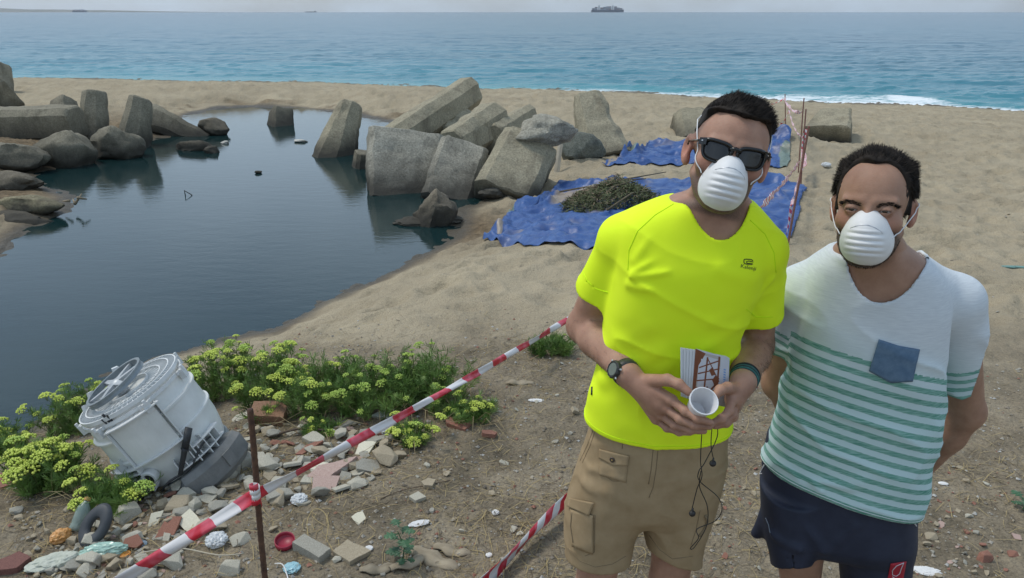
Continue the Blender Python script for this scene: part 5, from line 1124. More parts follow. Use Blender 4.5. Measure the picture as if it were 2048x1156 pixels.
def rotm(pitch, roll, yaw): return np.array(Matrix.Rotation(R(yaw), 3, 'Z') @ Matrix.Rotation(R(roll), 3, 'Y') @ Matrix.Rotation(R(pitch), 3, 'X'))
class Head:
    def __init__(s, eye, M, **k): s.M = M; s.o = np.array(eye) - M @ A(0, -.082, .004); s.k = k
    def loc(s, P): return (P - s.o) @ s.M
    def w(s, p): return s.o + s.M @ np.asarray(p, float)
    def __call__(s, P): return head_sdf(s.loc(P), **s.k)
def skin_mat(name, c1, c2, beard, hairc=(.035, .028, .024)):
    m = mat(name, c1, c2, 22, .55, bump=.4, bscale=260, bdist=.0016, lo=.3, hi=.7, spec=.35); t = m.node_tree; N = t.nodes.new; K = t.links.new; b = t.nodes['Principled BSDF']
    base = b.inputs['Base Color'].links[0].from_socket; at = N('ShaderNodeAttribute'); at.attribute_name = 'beard'; tcn = N('ShaderNodeTexCoord'); n = N('ShaderNodeTexNoise'); n.inputs['Scale'].default_value = 420; n.inputs['Detail'].default_value = 3; K(tcn.outputs['Object'], n.inputs['Vector'])  # beard mask holds stubble and also the painted eye-socket shade
    mr = N('ShaderNodeMapRange'); mr.inputs['From Min'].default_value = .35; mr.inputs['From Max'].default_value = .65; mr.inputs['To Min'].default_value = .72; mr.inputs['To Max'].default_value = 1; K(n.outputs['Fac'], mr.inputs['Value'])
    mu = N('ShaderNodeMath'); mu.operation = 'MULTIPLY'; K(at.outputs['Fac'], mu.inputs[0]); K(mr.outputs[0], mu.inputs[1]); x = N('ShaderNodeMixRGB'); K(mu.outputs[0], x.inputs[0]); K(base, x.inputs[1]); x.inputs[2].default_value = hairc + (1,)
    a2 = N('ShaderNodeAttribute'); a2.attribute_name = 'blush'; x2 = N('ShaderNodeMixRGB'); K(a2.outputs['Fac'], x2.inputs[0]); K(x.outputs[0], x2.inputs[1]); x2.inputs[2].default_value = (c2[0] * 1.12, c2[1] * .78, c2[2] * .78, 1); K(x2.outputs[0], b.inputs['Base Color'])
    b.inputs['Subsurface Weight'].default_value = .12; b.inputs['Subsurface Radius'].default_value = (.012, .005, .003); b.inputs['Subsurface Scale'].default_value = .5
    return m
def cloth_mat(name, c1, c2, weave=900, bump=.25, rough=.85, scale=6, sheen=0):
    m = mat(name, c1, c2, scale, rough, bump=bump, bscale=weave, bdist=.0008, lo=.3, hi=.7, spec=.2); return m
def mask_part(Hd, parent, strap_pts, tilt=0, ws=1.0, dz=0.0, dx=0.0):
    MW = mat('mask_white', (.66, .66, .65), (.76, .76, .755), 16, .6, bump=.15, bscale=400, bdist=.0008)
    nr_, na = 44, 88; V = []; ca, sa = math.cos(R(tilt)), math.sin(R(tilt))
    for i in range(nr_ + 1):
        r = i / nr_
        for k in range(na):
            a = 2 * math.pi * k / na; x = math.cos(a) * r; z = math.sin(a) * r; wx = .051 * ws * (1 - .10 * z); hz = .062 if z > 0 else .056
            X_ = x * wx; Z_ = z * hz; dd = .060 * (max(0, 1 - r ** 2.3)) ** .62; rim = .0025 * (r > .97)
            y = -dd - .004 * math.sin(max(0, z) * 3) * (1 - r)
            if -.75 < z < .33 and abs(x) < .8: env = sst(.33, .22, z) * sst(-.75, -.5, z) * sst(.82, .55, abs(x)); y += -.0021 * float(env) * math.sin(z * 6.283 * 4.6 - .9 * x * x)
            y += .012 * r ** 2 * (x * x) * 1.0 - .010 * max(0, z) ** 2 * r - rim
            Zt = Z_ * ca - y * sa; yt = Z_ * sa + y * ca
            V.append(Hd.w((X_ + dx, -.070 + yt, -.054 + dz + Zt)))
    F = [(i * na + k, i * na + (k + 1) % na, (i + 1) * na + (k + 1) % na, (i + 1) * na + k) for i in range(nr_) for k in range(na)]
    me = mesh('dust_mask', V, F, True, [MW]); o = obj('dust_mask', me, parent); s_ = o.modifiers.new('t', 'SOLIDIFY'); s_.thickness = .0016
    B = bvh(np.array(V), F); q = MB()
    P = []; 
    for x_, z_ in ((-.028, .027), (-.018, .0325), (-.006, .0365), (.006, .0365), (.018, .0325), (.028, .026), (.031, .022)):
        p0 = Vector(Hd.w((x_ + dx, -.30, -.054 + dz + z_))); dr = (Vector(Hd.w((x_ + dx, -.05, -.054 + dz + z_ - .006))) - p0).normalized(); h_ = B.ray_cast(p0, dr); P.append(h_[0] - dr * .0012)
    q.tube(P, .0022, 6, flat=.5); q.build('nose_clip', mat('clip_metal', (.55, .56, .58), rough=.35, metal=.6), o, smooth=True)
    q = MB()
    for pts in strap_pts:
        PP = [Vector(Hd.w(p)) for p in pts]; out = []
        for i in range(len(PP) - 1):
            for t in np.linspace(0, 1, 9)[:-1]:
                p = np.array(PP[i].lerp(PP[i + 1], t))[None]
                for _ in range(3):
                    d = float(Hd(p)[0]) - .0016
                    if d < 0: g_ = np.array([(Hd(p + e_) - Hd(p - e_))[0] for e_ in np.eye(3) * .001]); p = p - d * g_[None] / (np.linalg.norm(g_) + 1e-9)
                out.append(Vector(p[0]))
        q.tube(out, .0013, 6)
    q.build('elastic_strap', MW, o, smooth=True); return o
def strands(name, parent, m, v, F, sel, n, length, direc, seed, w_=.0007, seg=3, Hd=None, jitter=.2, lift=.45):
    """thin tapered hairs growing from the faces of the hair volume"""
    g = np.random.default_rng(seed); T = F[sel]; c = v[T]; a1 = np.linalg.norm(np.cross(c[:, 1] - c[:, 0], c[:, 2] - c[:, 0]), axis=1); k = g.choice(len(T), n, p=a1 / a1.sum()); r = g.random((n, 2, 1))
    q4 = c[k]; P0 = (q4[:, 0] * (1 - r[:, 0]) + q4[:, 1] * r[:, 0]) * (1 - r[:, 1]) + (q4[:, 3] * (1 - r[:, 0]) + q4[:, 2] * r[:, 0]) * r[:, 1]
    N_ = np.cross(q4[:, 1] - q4[:, 0], q4[:, 2] - q4[:, 0]); N_ /= np.linalg.norm(N_, axis=1, keepdims=True) + 1e-9
    L_ = Hd.loc(P0); cen = Hd.w((0, .01, .02)); N_ = np.where(((P0 - cen) * N_).sum(1)[:, None] < 0, -N_, N_)
    D_, ln = direc(L_, g), length(L_, g); D_ = D_ @ Hd.M.T; D_ = D_ + N_ * D_[:, :1] * 0; D_ = D_ + g.normal(size=(n, 3)) * jitter * .5; D_ /= np.linalg.norm(D_, axis=1, keepdims=True)
    up = N_ * lift + D_ * .6; up /= np.linalg.norm(up, axis=1, keepdims=True); rows = []; p = P0 - N_ * .001; d = up; W = np.cross(d, g.normal(size=(n, 3))); W /= np.linalg.norm(W, axis=1, keepdims=True)
    for s in range(seg + 1):
        tw = w_ * (1 - .75 * s / seg); rows.append(p - W * tw); rows.append(p + W * tw); d = d + (D_ - d) * .55; d /= np.linalg.norm(d, axis=1, keepdims=True); p = p + d * (ln / seg)[:, None]
    Vv = np.stack(rows, 1).reshape(-1, 3); b = np.arange(n)[:, None] * (2 * seg + 2); fs = np.concatenate([b + np.array([[2 * s, 2 * s + 1, 2 * s + 3, 2 * s + 2]]) for s in range(seg)])
    return obj(name, mesh(name, Vv, fs, False, [m]), parent)
HAIR = mat('dark_hair', (.010, .008, .007), (.030, .023, .018), 40, .75, spec=.2)
def face_attrs(me, v, Hd, jaw_z, strong, neck_cut, fade=0):
    L_ = Hd.loc(v); x, y, z = np.abs(L_[:, 0]), L_[:, 1], L_[:, 2]; near = sst(.20, .17, np.linalg.norm(L_, axis=1))
    b = sst(-.018, -.045, z + .35 * np.clip(y + .075, 0, 1)) * sst(.035, .0, y) * sst(-.135, -.115, z); b = np.maximum(b, sst(.012, .0, np.abs(y + .005 + 0 * z)) * sst(.02, -.01, z) * sst(-.06, -.02, z) * (x > .055)) * near * strong
    if fade: b = np.maximum(b, fade * sst(-.052, -.032, y + .25 * (z - .05)) * sst(.0, .03, z + .5 * y) * near * sst(.05, .06, x + (y > .05) * .1))
    ec = np.stack([x - .0315, y + .0795, z - .004], 1); eye_shade = np.exp(-((ec[:, 0] / .019) ** 2 + (ec[:, 2] / .012) ** 2)) * (y < -.05) * near; b = np.maximum(b, .30 * eye_shade); b = np.maximum(b, .9 * np.exp(-((ec[:, 0] / .0125) ** 4 + ((ec[:, 2] + .0010 - .0012 * np.cos(ec[:, 0] * 120)) / .0020) ** 2)) * (y < -.05) * near)  # shade painted into the eye sockets, plus a dark lash line at the slit
    b = b * near * sst(-.135, -.12, z); attr(me, 'beard', np.clip(b, 0, 1)); bl = .6 * np.exp(-((z + .01) / .03) ** 2) * (x > .072) * near + .35 * np.exp(-(((x - .045) / .02) ** 2 + ((z + .02) / .02) ** 2)) * near * (y < 0); attr(me, 'blush', np.clip(bl, 0, 1))
def plane3(a, b, c):
    a, b, c = map(np.array, (a, b, c)); n = np.cross(b - a, c - a); n = n / np.linalg.norm(n); n = n if n[2] > 0 else -n; return lambda P: (P - a) @ n
SLANT = np.array(Matrix.Rotation(R(24), 3, 'Y'))
def folds(P, F_):
    d = 0
    for a, b, w_, h in F_: d = d + 1.15 * h * np.exp(-(cone(P, a, b, 0, 0) / w_) ** 2)
    return d
def digit(pts): return [PY(*p) for p in pts]
def hand(P, wrist, palm, fingers, thumb, rw=.024, fr=.0088):
    """palm = cones from the wrist to each knuckle; each finger a bent tapering chain of its own"""
    d = None
    for f in fingers: e = cone(P, wrist, f[0], rw * .72, .0125); d = e if d is None else smin(d, e, .014)
    d = smin(d, cone(P, wrist, palm, rw, .019), .018)
    for i, f in enumerate(fingers):
        s = (1, 1.05, .98, .86)[i]; e = chain(P, f, [fr * 1.16 * s, fr * 1.08 * s, fr * .98 * s, fr * .80 * s], .003)
        for k in (0, 1, 2): e = smin(e, ell(P, f[k], (fr * 1.22 * s,) * 3), .004)
        d = smin(d, e, .0035 if i else .004)
    e = chain(P, thumb, [.016, .0125, .0112, .0088], .006); return smin(d, e, .007)
# ============================================================ the taller man in the yellow T-shirt
p1 = thing('person', 'taller man in neon yellow T-shirt, khaki shorts and sunglasses, holding a cup', 'person', tuple(PY(1310, 1150, 1.76) * [1, 1, 0]))
inv = lambda q, root: q - np.array(root.location)[None]
H1 = Head(PY(1466, 309, 1.585), rotm(-11, 12, -10), jaw=1.0, wide=1.0, ear=1.0, lids=False)
YAW1 = R(2)
tor1 = Loft([(386, 1362, 1490, 1.715, .060), (400, 1325, 1505, 1.715, .072), (420, 1275, 1520, 1.72, .082), (445, 1243, 1532, 1.72, .090), (475, 1236, 1536, 1.72, .099), (520, 1234, 1530, 1.72, .114), (565, 1226, 1512, 1.725, .118), (610, 1219, 1491, 1.73, .116), (690, 1214, 1464, 1.745, .106), (760, 1194, 1457, 1.755, .104), (830, 1181, 1453, 1.76, .108), (900, 1178, 1449, 1.765, .110), (960, 1178, 1440, 1.77, .108)], YAW1, 2.35, .03)
shR, shL = PY(1245, 486, 1.755), PY(1524, 507, 1.72); elR, elL = PY(1168, 652, 1.845), PY(1512, 690, 1.82); wrR, wrL = PY(1256, 750, 1.62), PY(1486, 764, 1.60)
nb1 = PY(1432, 436, 1.735); nt1 = H1.w((0, .030, -.055))
fR = [digit(q) for q in (((1343, 800, 1.545), (1371, 822, 1.512), (1396, 837, 1.492), (1421, 845, 1.488)), ((1332, 816, 1.555), (1361, 838, 1.525), (1390, 850, 1.505), (1417, 853, 1.50)), ((1322, 829, 1.57), (1350, 850, 1.545), (1381, 860, 1.527), (1408, 862, 1.522)), ((1312, 838, 1.585), (1334, 856, 1.57), (1358, 864, 1.558), (1380, 866, 1.552)))]
thR = digit(((1296, 762, 1.59), (1335, 760, 1.545), (1358, 769, 1.525), (1377, 784, 1.510)))
fL = [digit(q) for q in (((1462, 800, 1.55), (1459, 822, 1.525), (1443, 838, 1.508), (1424, 846, 1.505)), ((1468, 806, 1.565), (1464, 830, 1.545), (1448, 844, 1.53), (1430, 852, 1.526)), ((1472, 810, 1.58), (1466, 834, 1.568), (1452, 846, 1.556), (1436, 852, 1.55)), ((1474, 812, 1.595), (1468, 834, 1.59), (1456, 844, 1.582), (1444, 848, 1.576)))]
thL = digit(((1478, 782, 1.58), (1455, 776, 1.548), (1441, 780, 1.53), (1432, 790, 1.52)))
plR, plL = PY(1318, 806, 1.572), PY(1468, 795, 1.572)
def arm(P, s, e, w_, rs=(.050, .040, .041, .036, .026)):
    d = cone(P, s, e, rs[0], rs[1]); m = e + (w_ - e) * .3; d = smin(d, chain(P, [e, m, w_], [rs[2], rs[3] * 1.1, rs[4]], .02), .02); return d
hemA, hemB = PY(1196, 1132, 1.78), PY(1345, 1112, 1.78)
hipA, hipB = PY(1240, 905, 1.775), PY(1378, 900, 1.775)
def leg_pts(hip, hem, dx):
    kn = hem + (hem - hip) / np.linalg.norm(hem - hip) * .08; an = A(kn[0] + dx, kn[1] + .04, .085); return kn, an
kA, aA = leg_pts(hipA, hemA, -.03); kB, aB = leg_pts(hipB, hemB, .0)
def leg_sdf(P, hip, kn, an):
    d = chain(P, [hip, hip + (kn - hip) * .5, kn], [.074, .066, .050], .03); cf = kn + (an - kn) * .32 + A(0, .012, 0); d = smin(d, chain(P, [kn, cf, an], [.050, .050, .032], .02), .02)
    d = smin(d, cone(P, an + A(0, .03, -.05), an + A(0, -.15, -.062), .034, .024), .02); return d
def core1(P):
    d = tor1(P, -.004); d = smin(d, cone(P, nb1, nt1, .057, .054), .03); d = smin(d, cone(P, nb1 + A(-.01, .02, 0), shR + A(0, 0, .010), .050, .040), .035); return smin(d, cone(P, nb1 + A(.01, .02, 0), shL + A(0, 0, .006), .05, .045), .035)
def body1(P):
    d = core1(P); d = smin(d, arm(P, shR, elR, wrR), .03); d = smin(d, arm(P, shL, elL, wrL), .03)
    d = smin(d, H1(P), .012); d = smin(d, leg_sdf(P, hipA, kA, aA), .03); d = smin(d, leg_sdf(P, hipB, kB, aB), .03)
    d = smin(d, hand(P, wrR, plR, fR, thR), .012); d = smin(d, hand(P, wrL, plL, fL, thL), .012); return d
def bb(pts, m): pts = np.array(pts); return pts.min(0) - m, pts.max(0) + m
hb_ = (H1.w((0, 0, 0)) + A(-.15, -.16, -.26), H1.w((0, 0, 0)) + A(.15, .15, .18)); hr = bb([*[q for f in fR for q in f], *thR, wrR], .022); hl = bb([*[q for f in fL for q in f], *thL, wrL], .022)
hh = (np.minimum(hr[0], hl[0]), np.maximum(hr[1], hl[1]))
lo = A(tor1.T[0].min() - .36, 1.40, -.02); hi = A(tor1.T[0].max() + .34, 2.02, 1.9)
vb, Fb = sdf_mesh(body1, lo, hi, .0075); vb, Fb = cull(vb, Fb, [hb_, hh], .0038); v1, F1 = sdf_mesh(body1, hb_[0], hb_[1], .0032); v2, F2 = sdf_mesh(body1, hh[0], hh[1], .0022)
V, F_ = join([(vb, Fb), (v1, F1), (v2, F2)]); SK1 = skin_mat('tanned_skin', (.31, .165, .110), (.43, .245, .168), 1)
me = mesh('body', inv(V, p1), F_, True, [SK1]); face_attrs(me, V, H1, -.1, .85, 0, fade=.62); obj('body', me, p1); BD1 = bvh(V, F_)
# fingernails
def nails(root, tips, B):
    for a, b in tips:
        c = a + (b - a) * .8; to = (CAM - c) / np.linalg.norm(CAM - c); h_ = B.ray_cast(Vector(c + to * .03), Vector(-to)); 
        if h_[0] is None: continue
        q = MB(); ax_ = Vector(b - a).normalized(); n_ = h_[1]; n_ = n_ if n_.dot(Vector(to)) > 0 else -n_; s_ = ax_.cross(n_).normalized(); V_ = []
        for i in range(5):
            for j in range(5): x_ = (j - 2) / 2; y_ = (i - 2) / 2; V_.append(h_[0] + ax_ * y_ * .0055 + s_ * x_ * .0048 * (1 - .2 * y_ * y_) + n_ * (.0006 - .0016 * x_ * x_))
        q.add(V_, [tuple(f) for f in grid_faces(5, 5)]); q.build('nail', mat('nail', (.50, .33, .27), rough=.3), root, smooth=True)
L1 = lambda p: p - np.array(p1.location)
class Sh:  # world-space helper parent: children are built in world space, then shifted
    pass
def reparent(o, root):
    o.parent = root; o.matrix_parent_inverse = Matrix.Translation(-Vector(root.location))
# T-shirt
fold1 = [(PY(1262, 545, 1.63), PY(1325, 512, 1.60), .010, .0045), (PY(1258, 556, 1.63), PY(1335, 545, 1.60), .009, .004), (PY(1255, 570, 1.64), PY(1300, 585, 1.60), .012, .004), (PY(1270, 520, 1.64), PY(1300, 470, 1.62), .012, .003),
         (PY(1215, 700, 1.70), PY(1300, 650, 1.63), .016, .004), (PY(1210, 760, 1.70), PY(1320, 700, 1.63), .02, .005), (PY(1230, 800, 1.69), PY(1340, 730, 1.63), .018, .004), (PY(1470, 640, 1.66), PY(1400, 700, 1.63), .018, .005), (PY(1490, 600, 1.66), PY(1420, 640, 1.62), .015, .004),
         (PY(1450, 820, 1.68), PY(1380, 790, 1.64), .02, .004), (PY(1250, 850, 1.67), PY(1330, 870, 1.65), .02, .003), (PY(1500, 560, 1.64), PY(1440, 540, 1.60), .016, .003), (PY(1195, 500, 1.70), PY(1215, 560, 1.69), .012, .003), (PY(1545, 560, 1.67), PY(1520, 610, 1.67), .010, .0035)]
hem1 = plane3(PY(1178, 822, 1.78), PY(1312, 896, 1.652), PY(1453, 868, 1.725))
sR1, sL1 = shR + (elR - shR) * .56, shL + (elL - shL) * .62
def neckhole(P, c, rx, ry, tilt, roll=0, yaw=0):
    q = (P - c) @ rotm(tilt, roll, yaw); e = np.sqrt((q[:, 0] / rx) ** 2 + (q[:, 1] / ry) ** 2); d = (e - 1) * min(rx, ry); return np.maximum(d, -q[:, 2] - .07)
def sleeve(P, s, e, r0, r1, gap_r, nrm=None):
    ax = (e - s) / np.linalg.norm(e - s) if nrm is None else nrm; d = cone(P, s, e + ax * .05, r0, r1); cut = (P - e) @ ax; inner = np.maximum(cone(P, s + (e - s) * .6, e + ax * .1, gap_r * .95, gap_r * 1.04), -(cut + .045)); return d, cut, inner
def shirt1(P):
    d = smax(np.minimum(tor1(P, .005, cap=False), core1(P) - .008), P[:, 2] - nb1[2] - .05, .01); aR, cR, iR = sleeve(P, shR, sR1, .054, .059, .0535); aL, cL, iL = sleeve(P, shL, sL1, .053, .058, .0515)
    d = np.maximum(d, -hem1(P)); d = smin(d, smax(aR, cR, .003), .024); d = smin(d, smax(aL, cL, .003), .022)
    d = d - folds(P, fold1) - .006 * (1 - np.abs(fbm3(P @ SLANT * A(3, 5, 9) + 3, 2, 45))) ** 6 * (.35 + .65 * sst(1.5, 1.2, P[:, 2])) - .0022 * fbm3(P * A(9, 9, 5), 3, 5) - .004 * fbm3(P * A(4, 4, 2.5), 2, 6)
    d = smax(d, -hem1(P), .005); d = smax(d, -iR, .002); d = smax(d, -iL, .002)
    low = np.maximum(tor1(P, -.003, cap=False), hem1(P) - .05); d = np.maximum(d, -low); return smax(d, -neckhole(P, A(.437, 1.72, 1.575), .0745, .122, 38, 0), .004)
vs, Fs = sdf_mesh(shirt1, lo + A(.1, 0, .78), A(hi[0] - .1, hi[1] - .05, 1.66), .0048)
NEON = cloth_mat('neon_yellow', (.76, .98, .02), (.80, 1.0, .03), 700, .18, .75)
me = mesh('t_shirt', inv(vs, p1), Fs, True, [NEON]); ts = obj('t_shirt', me, p1); BS1 = bvh(vs, Fs)
NSE = cloth_mat('neon_seam', (.60, .88, .01), (.64, .92, .012), 700, .1, .8)
def W(o, root): reparent(o, root); return o
# seams on the shirt
def ring(name, B, c, plane, off, r, m, root, n=90):
    """a stitch line that runs round the garment parallel to its hem"""
    e = 1e-3; g0 = plane(np.array([c]))[0]; nn = np.array([(plane(np.array([c + d_])) - g0)[0] for d_ in np.eye(3) * e]) / e; nn /= np.linalg.norm(nn); c = c - nn * (g0 - off); a_ = np.cross(nn, A(0, 1, 0)); a_ /= np.linalg.norm(a_); b_ = np.cross(nn, a_); P = []
    for k in range(n + 1):
        t = 6.28318 * k / n; d_ = a_ * math.cos(t) + b_ * math.sin(t); h_ = B.ray_cast(Vector(c + d_ * .45), Vector(-d_))
        if h_[0] is not None: P.append(h_[0] + Vector(d_) * .0003)
    q = MB(); q.tube(P, r, 5, cap=False); o = q.build(name, m, root, smooth=True); o.location = tuple(-p_root(root)); return o
def collar(B, c, rx, ry, M, r, m, root, n=80):
    P = []
    for k in range(n + 1):
        t = 6.28318 * k / n; p = c + M @ A(rx * 1.03 * math.cos(t), ry * 1.03 * math.sin(t), .16); h_ = B.ray_cast(Vector(p), Vector(M @ A(0, 0, -1)), .3)
        if h_[0] is not None and (not P or (h_[0] - P[-1]).length < .05): P.append(h_[0])
    q = MB(); q.tube(P, r, 8, cap=False); o = q.build('collar', m, root, smooth=True); o.location = tuple(-p_root(root)); return o
BLK = mat('print_black', (.025, .035, .02), rough=.6)
def sm(name, B, pts, r, m, root, lift=.0002):
    o = seam(name, B, pts, r, m, None, lift); o.parent = root; o.location = tuple(-np.array(p_root(root))); return o
def p_root(o):
    while o.parent: o = o.parent
    return np.array(o.location)
sm('seam', BS1, [(1347, 408), (1310, 430), (1275, 462), (1258, 500), (1256, 540)], .0010, NSE, ts); sm('seam', BS1, [(1500, 440), (1530, 468), (1548, 505), (1552, 545)], .0010, NSE, ts)
ring('hem_seam', BS1, PY(1318, 850, 1.76), hem1, .012, .0010, NSE, ts)
sm('hem_seam', BS1, [(1166, 545), (1175, 563), (1192, 578), (1216, 585)], .0010, NSE, ts); sm('hem_seam', BS1, [(1492, 618), (1512, 634), (1545, 634)], .0010, NSE, ts)
# collar rib
collar(BS1, A(.437, 1.72, 1.575), .0745, .122, rotm(38, 0, 0), .0036, NEON, ts)
# chest print: outline mark above the word
def lay_text(txt, u, v, hpx, root, B, m, rot=0, width=None, depth_=1.0, squash=1.0):
    cu = bpy.data.curves.new('t', 'FONT'); cu.body = txt; cu.size = 1; cu.resolution_u = 2; cu.offset = -.004; o = bpy.data.objects.new('t', cu); COL.objects.link(o); dg = bpy.context.evaluated_depsgraph_get(); me = bpy.data.meshes.new_from_object(o.evaluated_get(dg)); bpy.data.objects.remove(o)
    co = np.array([q.co[:2] for q in me.vertices]); w_ = co[:, 0].max(); k = hpx / .7; kx = (width / w_) if width else k; c_, s_ = math.cos(R(rot)), math.sin(R(rot)); vv = []
    for x, y in co: X_, Y_ = x * kx, -y * k * squash; vv.append(hit(B, u + X_ * c_ - Y_ * s_, v + X_ * s_ + Y_ * c_, .0012)[0])
    fs = [tuple(p.vertices) for p in me.polygons]; q = mesh('chest_print', [tuple(p) for p in vv], fs, False, [m]); ob = obj('chest_print', q, root); ob.location = tuple(-p_root(root)); return ob
lay_text('Kalenji', 1480, 535, 7.5, ts, BS1, BLK, 11, 31)
c = lambda t: (1496.5 + 9 * math.copysign(abs(math.cos(t)) ** .55, math.cos(t)), 523.5 + 5 * math.copysign(abs(math.sin(t)) ** .55, math.sin(t)) + .11 * 9 * math.cos(t))
sm('chest_print', BS1, [c(t) for t in np.linspace(.5, 5.9, 26)], .0010, BLK, ts, .0008); sm('chest_print', BS1, [(1506, 524), (1497, 522), (1492, 523.5), (1494, 526.5), (1503, 527.5)], .0009, BLK, ts, .0008)
sm('side_tab', BS1, [(1184.5, 774), (1184, 790)], .003, BLK, ts, .0002)
# shorts
pel1 = Loft([(800, 1186, 1452, 1.765, .100), (850, 1184, 1452, 1.765, .106), (900, 1170, 1449, 1.765, .114), (965, 1152, 1436, 1.77, .116), (1000, 1146, 1428, 1.775, .108), (1025, 1150, 1420, 1.78, .08)], YAW1, 2.5, .02)
lA = Loft([(900, 1176, 1312, 1.765, .10), (965, 1152, 1302, 1.77, .105), (1020, 1133, 1287, 1.775, .104), (1067, 1131, 1267, 1.775, .10), (1150, 1134, 1252, 1.775, .093), (1175, 1135, 1250, 1.775, .092)], YAW1, 2.2, .02)
lB = Loft([(900, 1300, 1448, 1.765, .10), (965, 1290, 1436, 1.77, .105), (1020, 1287, 1420, 1.78, .102), (1067, 1291, 1406, 1.785, .096), (1150, 1304, 1390, 1.79, .086), (1175, 1306, 1388, 1.79, .084)], YAW1, 2.2, .02)
hsA = plane3(PY(1133, 1103, 1.80), PY(1190, 1143, 1.69), PY(1252, 1120, 1.76)); hsB = plane3(PY(1292, 1074, 1.82), PY(1345, 1128, 1.70), PY(1388, 1120, 1.76))
foldS = [(PY(1280, 1015, 1.67), PY(1215, 985, 1.66), .012, .005), (PY(1290, 1000, 1.67), PY(1360, 965, 1.66), .013, .005), (PY(1285, 1010, 1.67), PY(1230, 950, 1.66), .010, .004), (PY(1170, 940, 1.70), PY(1240, 935, 1.66), .012, .003), (PY(1165, 965, 1.70), PY(1220, 990, 1.67), .014, .004), (PY(1400, 1000, 1.68), PY(1360, 1060, 1.69), .014, .004), (PY(1300, 1040, 1.70), PY(1340, 1100, 1.69), .014, .004), (PY(1190, 1080, 1.68), PY(1250, 1090, 1.70), .012, .003)]
def shorts1(P):
    z = P[:, 2]; d = pel1(P, .002, True); a = smax(lA(P, .002, False), np.maximum(-hsA(P), z - lA.z[-1] + .02), .003); b = smax(lB(P, .002, False), np.maximum(-hsB(P), z - lB.z[-1] + .02), .003)
    a = smax(a, -np.maximum(lA(P, -.007, False), hsA(P) - .06), .002); b = smax(b, -np.maximum(lB(P, -.007, False), hsB(P) - .06), .002)
    d = smin(d, smin(a, b, .012), .02) - folds(P, foldS) - .0035 * (1 - np.abs(fbm3(P * A(7, 7, 10) + 3, 2, 44))) ** 5 - .0028 * fbm3(P * A(8, 8, 6), 3, 15); return d
vq, Fq = sdf_mesh(shorts1, A(lo[0] + .08, 1.60, .48), A(hi[0] - .08, 1.95, 1.10), .0052)
KH = mat('khaki_cotton', (.30, .215, .12), (.365, .27, .16), 22, .9, bump=.3, bscale=500, bdist=.001, lo=.3, hi=.7, spec=.15); KS = mat('khaki_stitch', (.19, .14, .08), rough=.9)
me = mesh('shorts', inv(vq, p1), Fq, True, [KH]); sh1 = obj('shorts', me, p1); BQ1 = bvh(vq, Fq)
def pt(name, B, quad, root, m, lift=.0012, th=.0022, nu=10, nv=10, curve=None): o = patch(name, B, quad, nu, nv, lift, m, root, th, curve); o.location = tuple(-p_root(root)); return o
pt('pocket', BQ1, [(1200, 900), (1257, 912), (1252, 965), (1199, 950)], sh1, KH, nu=10, nv=10, th=.001)
fl = pt('pocket_flap', BQ1, [(1200, 897), (1258, 911), (1256, 931), (1199, 915)], sh1, KH, .0028, .0018, 12, 6, lambda s, t: (0, 8 * t * (1 - abs(2 * s - 1))))
b_, n_ = hit(BQ1, 1226, 918, .006); q = MB(); q.lathe([(0, .0016), (.0055, .0016), (.0066, .0005), (.0066, -.002), (0, -.002)], 20, Matrix.Translation(b_) @ n_.to_track_quat('Z', 'Y').to_matrix().to_4x4()); o = q.build('button', mat('button', (.05, .035, .025), rough=.4), fl); o.location = (0, 0, 0)
q = MB(); q.lathe([(0, .0022), (.002, .0022), (.002, .001), (0, .001)], 12, Matrix.Translation(b_) @ n_.to_track_quat('Z', 'Y').to_matrix().to_4x4()); q.build('button_eye', mat('button_gold', (.35, .24, .1), rough=.4), o)
pt('cargo_pocket', BQ1, [(1143, 1018), (1187, 1030), (1186, 1108), (1146, 1092)], sh1, KH, .002, .0025, 12, 12); pt('cargo_flap', BQ1, [(1143, 996), (1190, 1004), (1180, 1030), (1138, 1012)], sh1, KH, .0045, .002, 12, 8)
sm('pocket_opening', BQ1, [(1147, 1024), (1144, 1050), (1149, 1084)], .0022, KS, sh1, .004); sm('side_pocket', BQ1, [(1410, 1030), (1414, 1042), (1408, 1058), (1398, 1072)], .004, KS, sh1, .001)
for P_ in ([(1316, 898), (1312, 940), (1306, 975), (1298, 995)], [(1306, 900), (1302, 940), (1297, 968)], [(1186, 860), (1176, 888), (1160, 922)], [(1190, 862), (1181, 890), (1165, 925)], [(1246, 880), (1244, 898)], [(1136, 1096), (1160, 1122), (1190, 1134), (1225, 1128), (1252, 1112)], [(1298, 1070), (1318, 1098), (1345, 1118), (1386, 1112)], [(1202, 948), (1226, 962), (1250, 962)], [(1190, 1030), (1189, 1104), (1170, 1112)], [(1400, 1020), (1392, 1060), (1382, 1090)]): sm('stitching', BQ1, P_, .0009, KS, sh1)
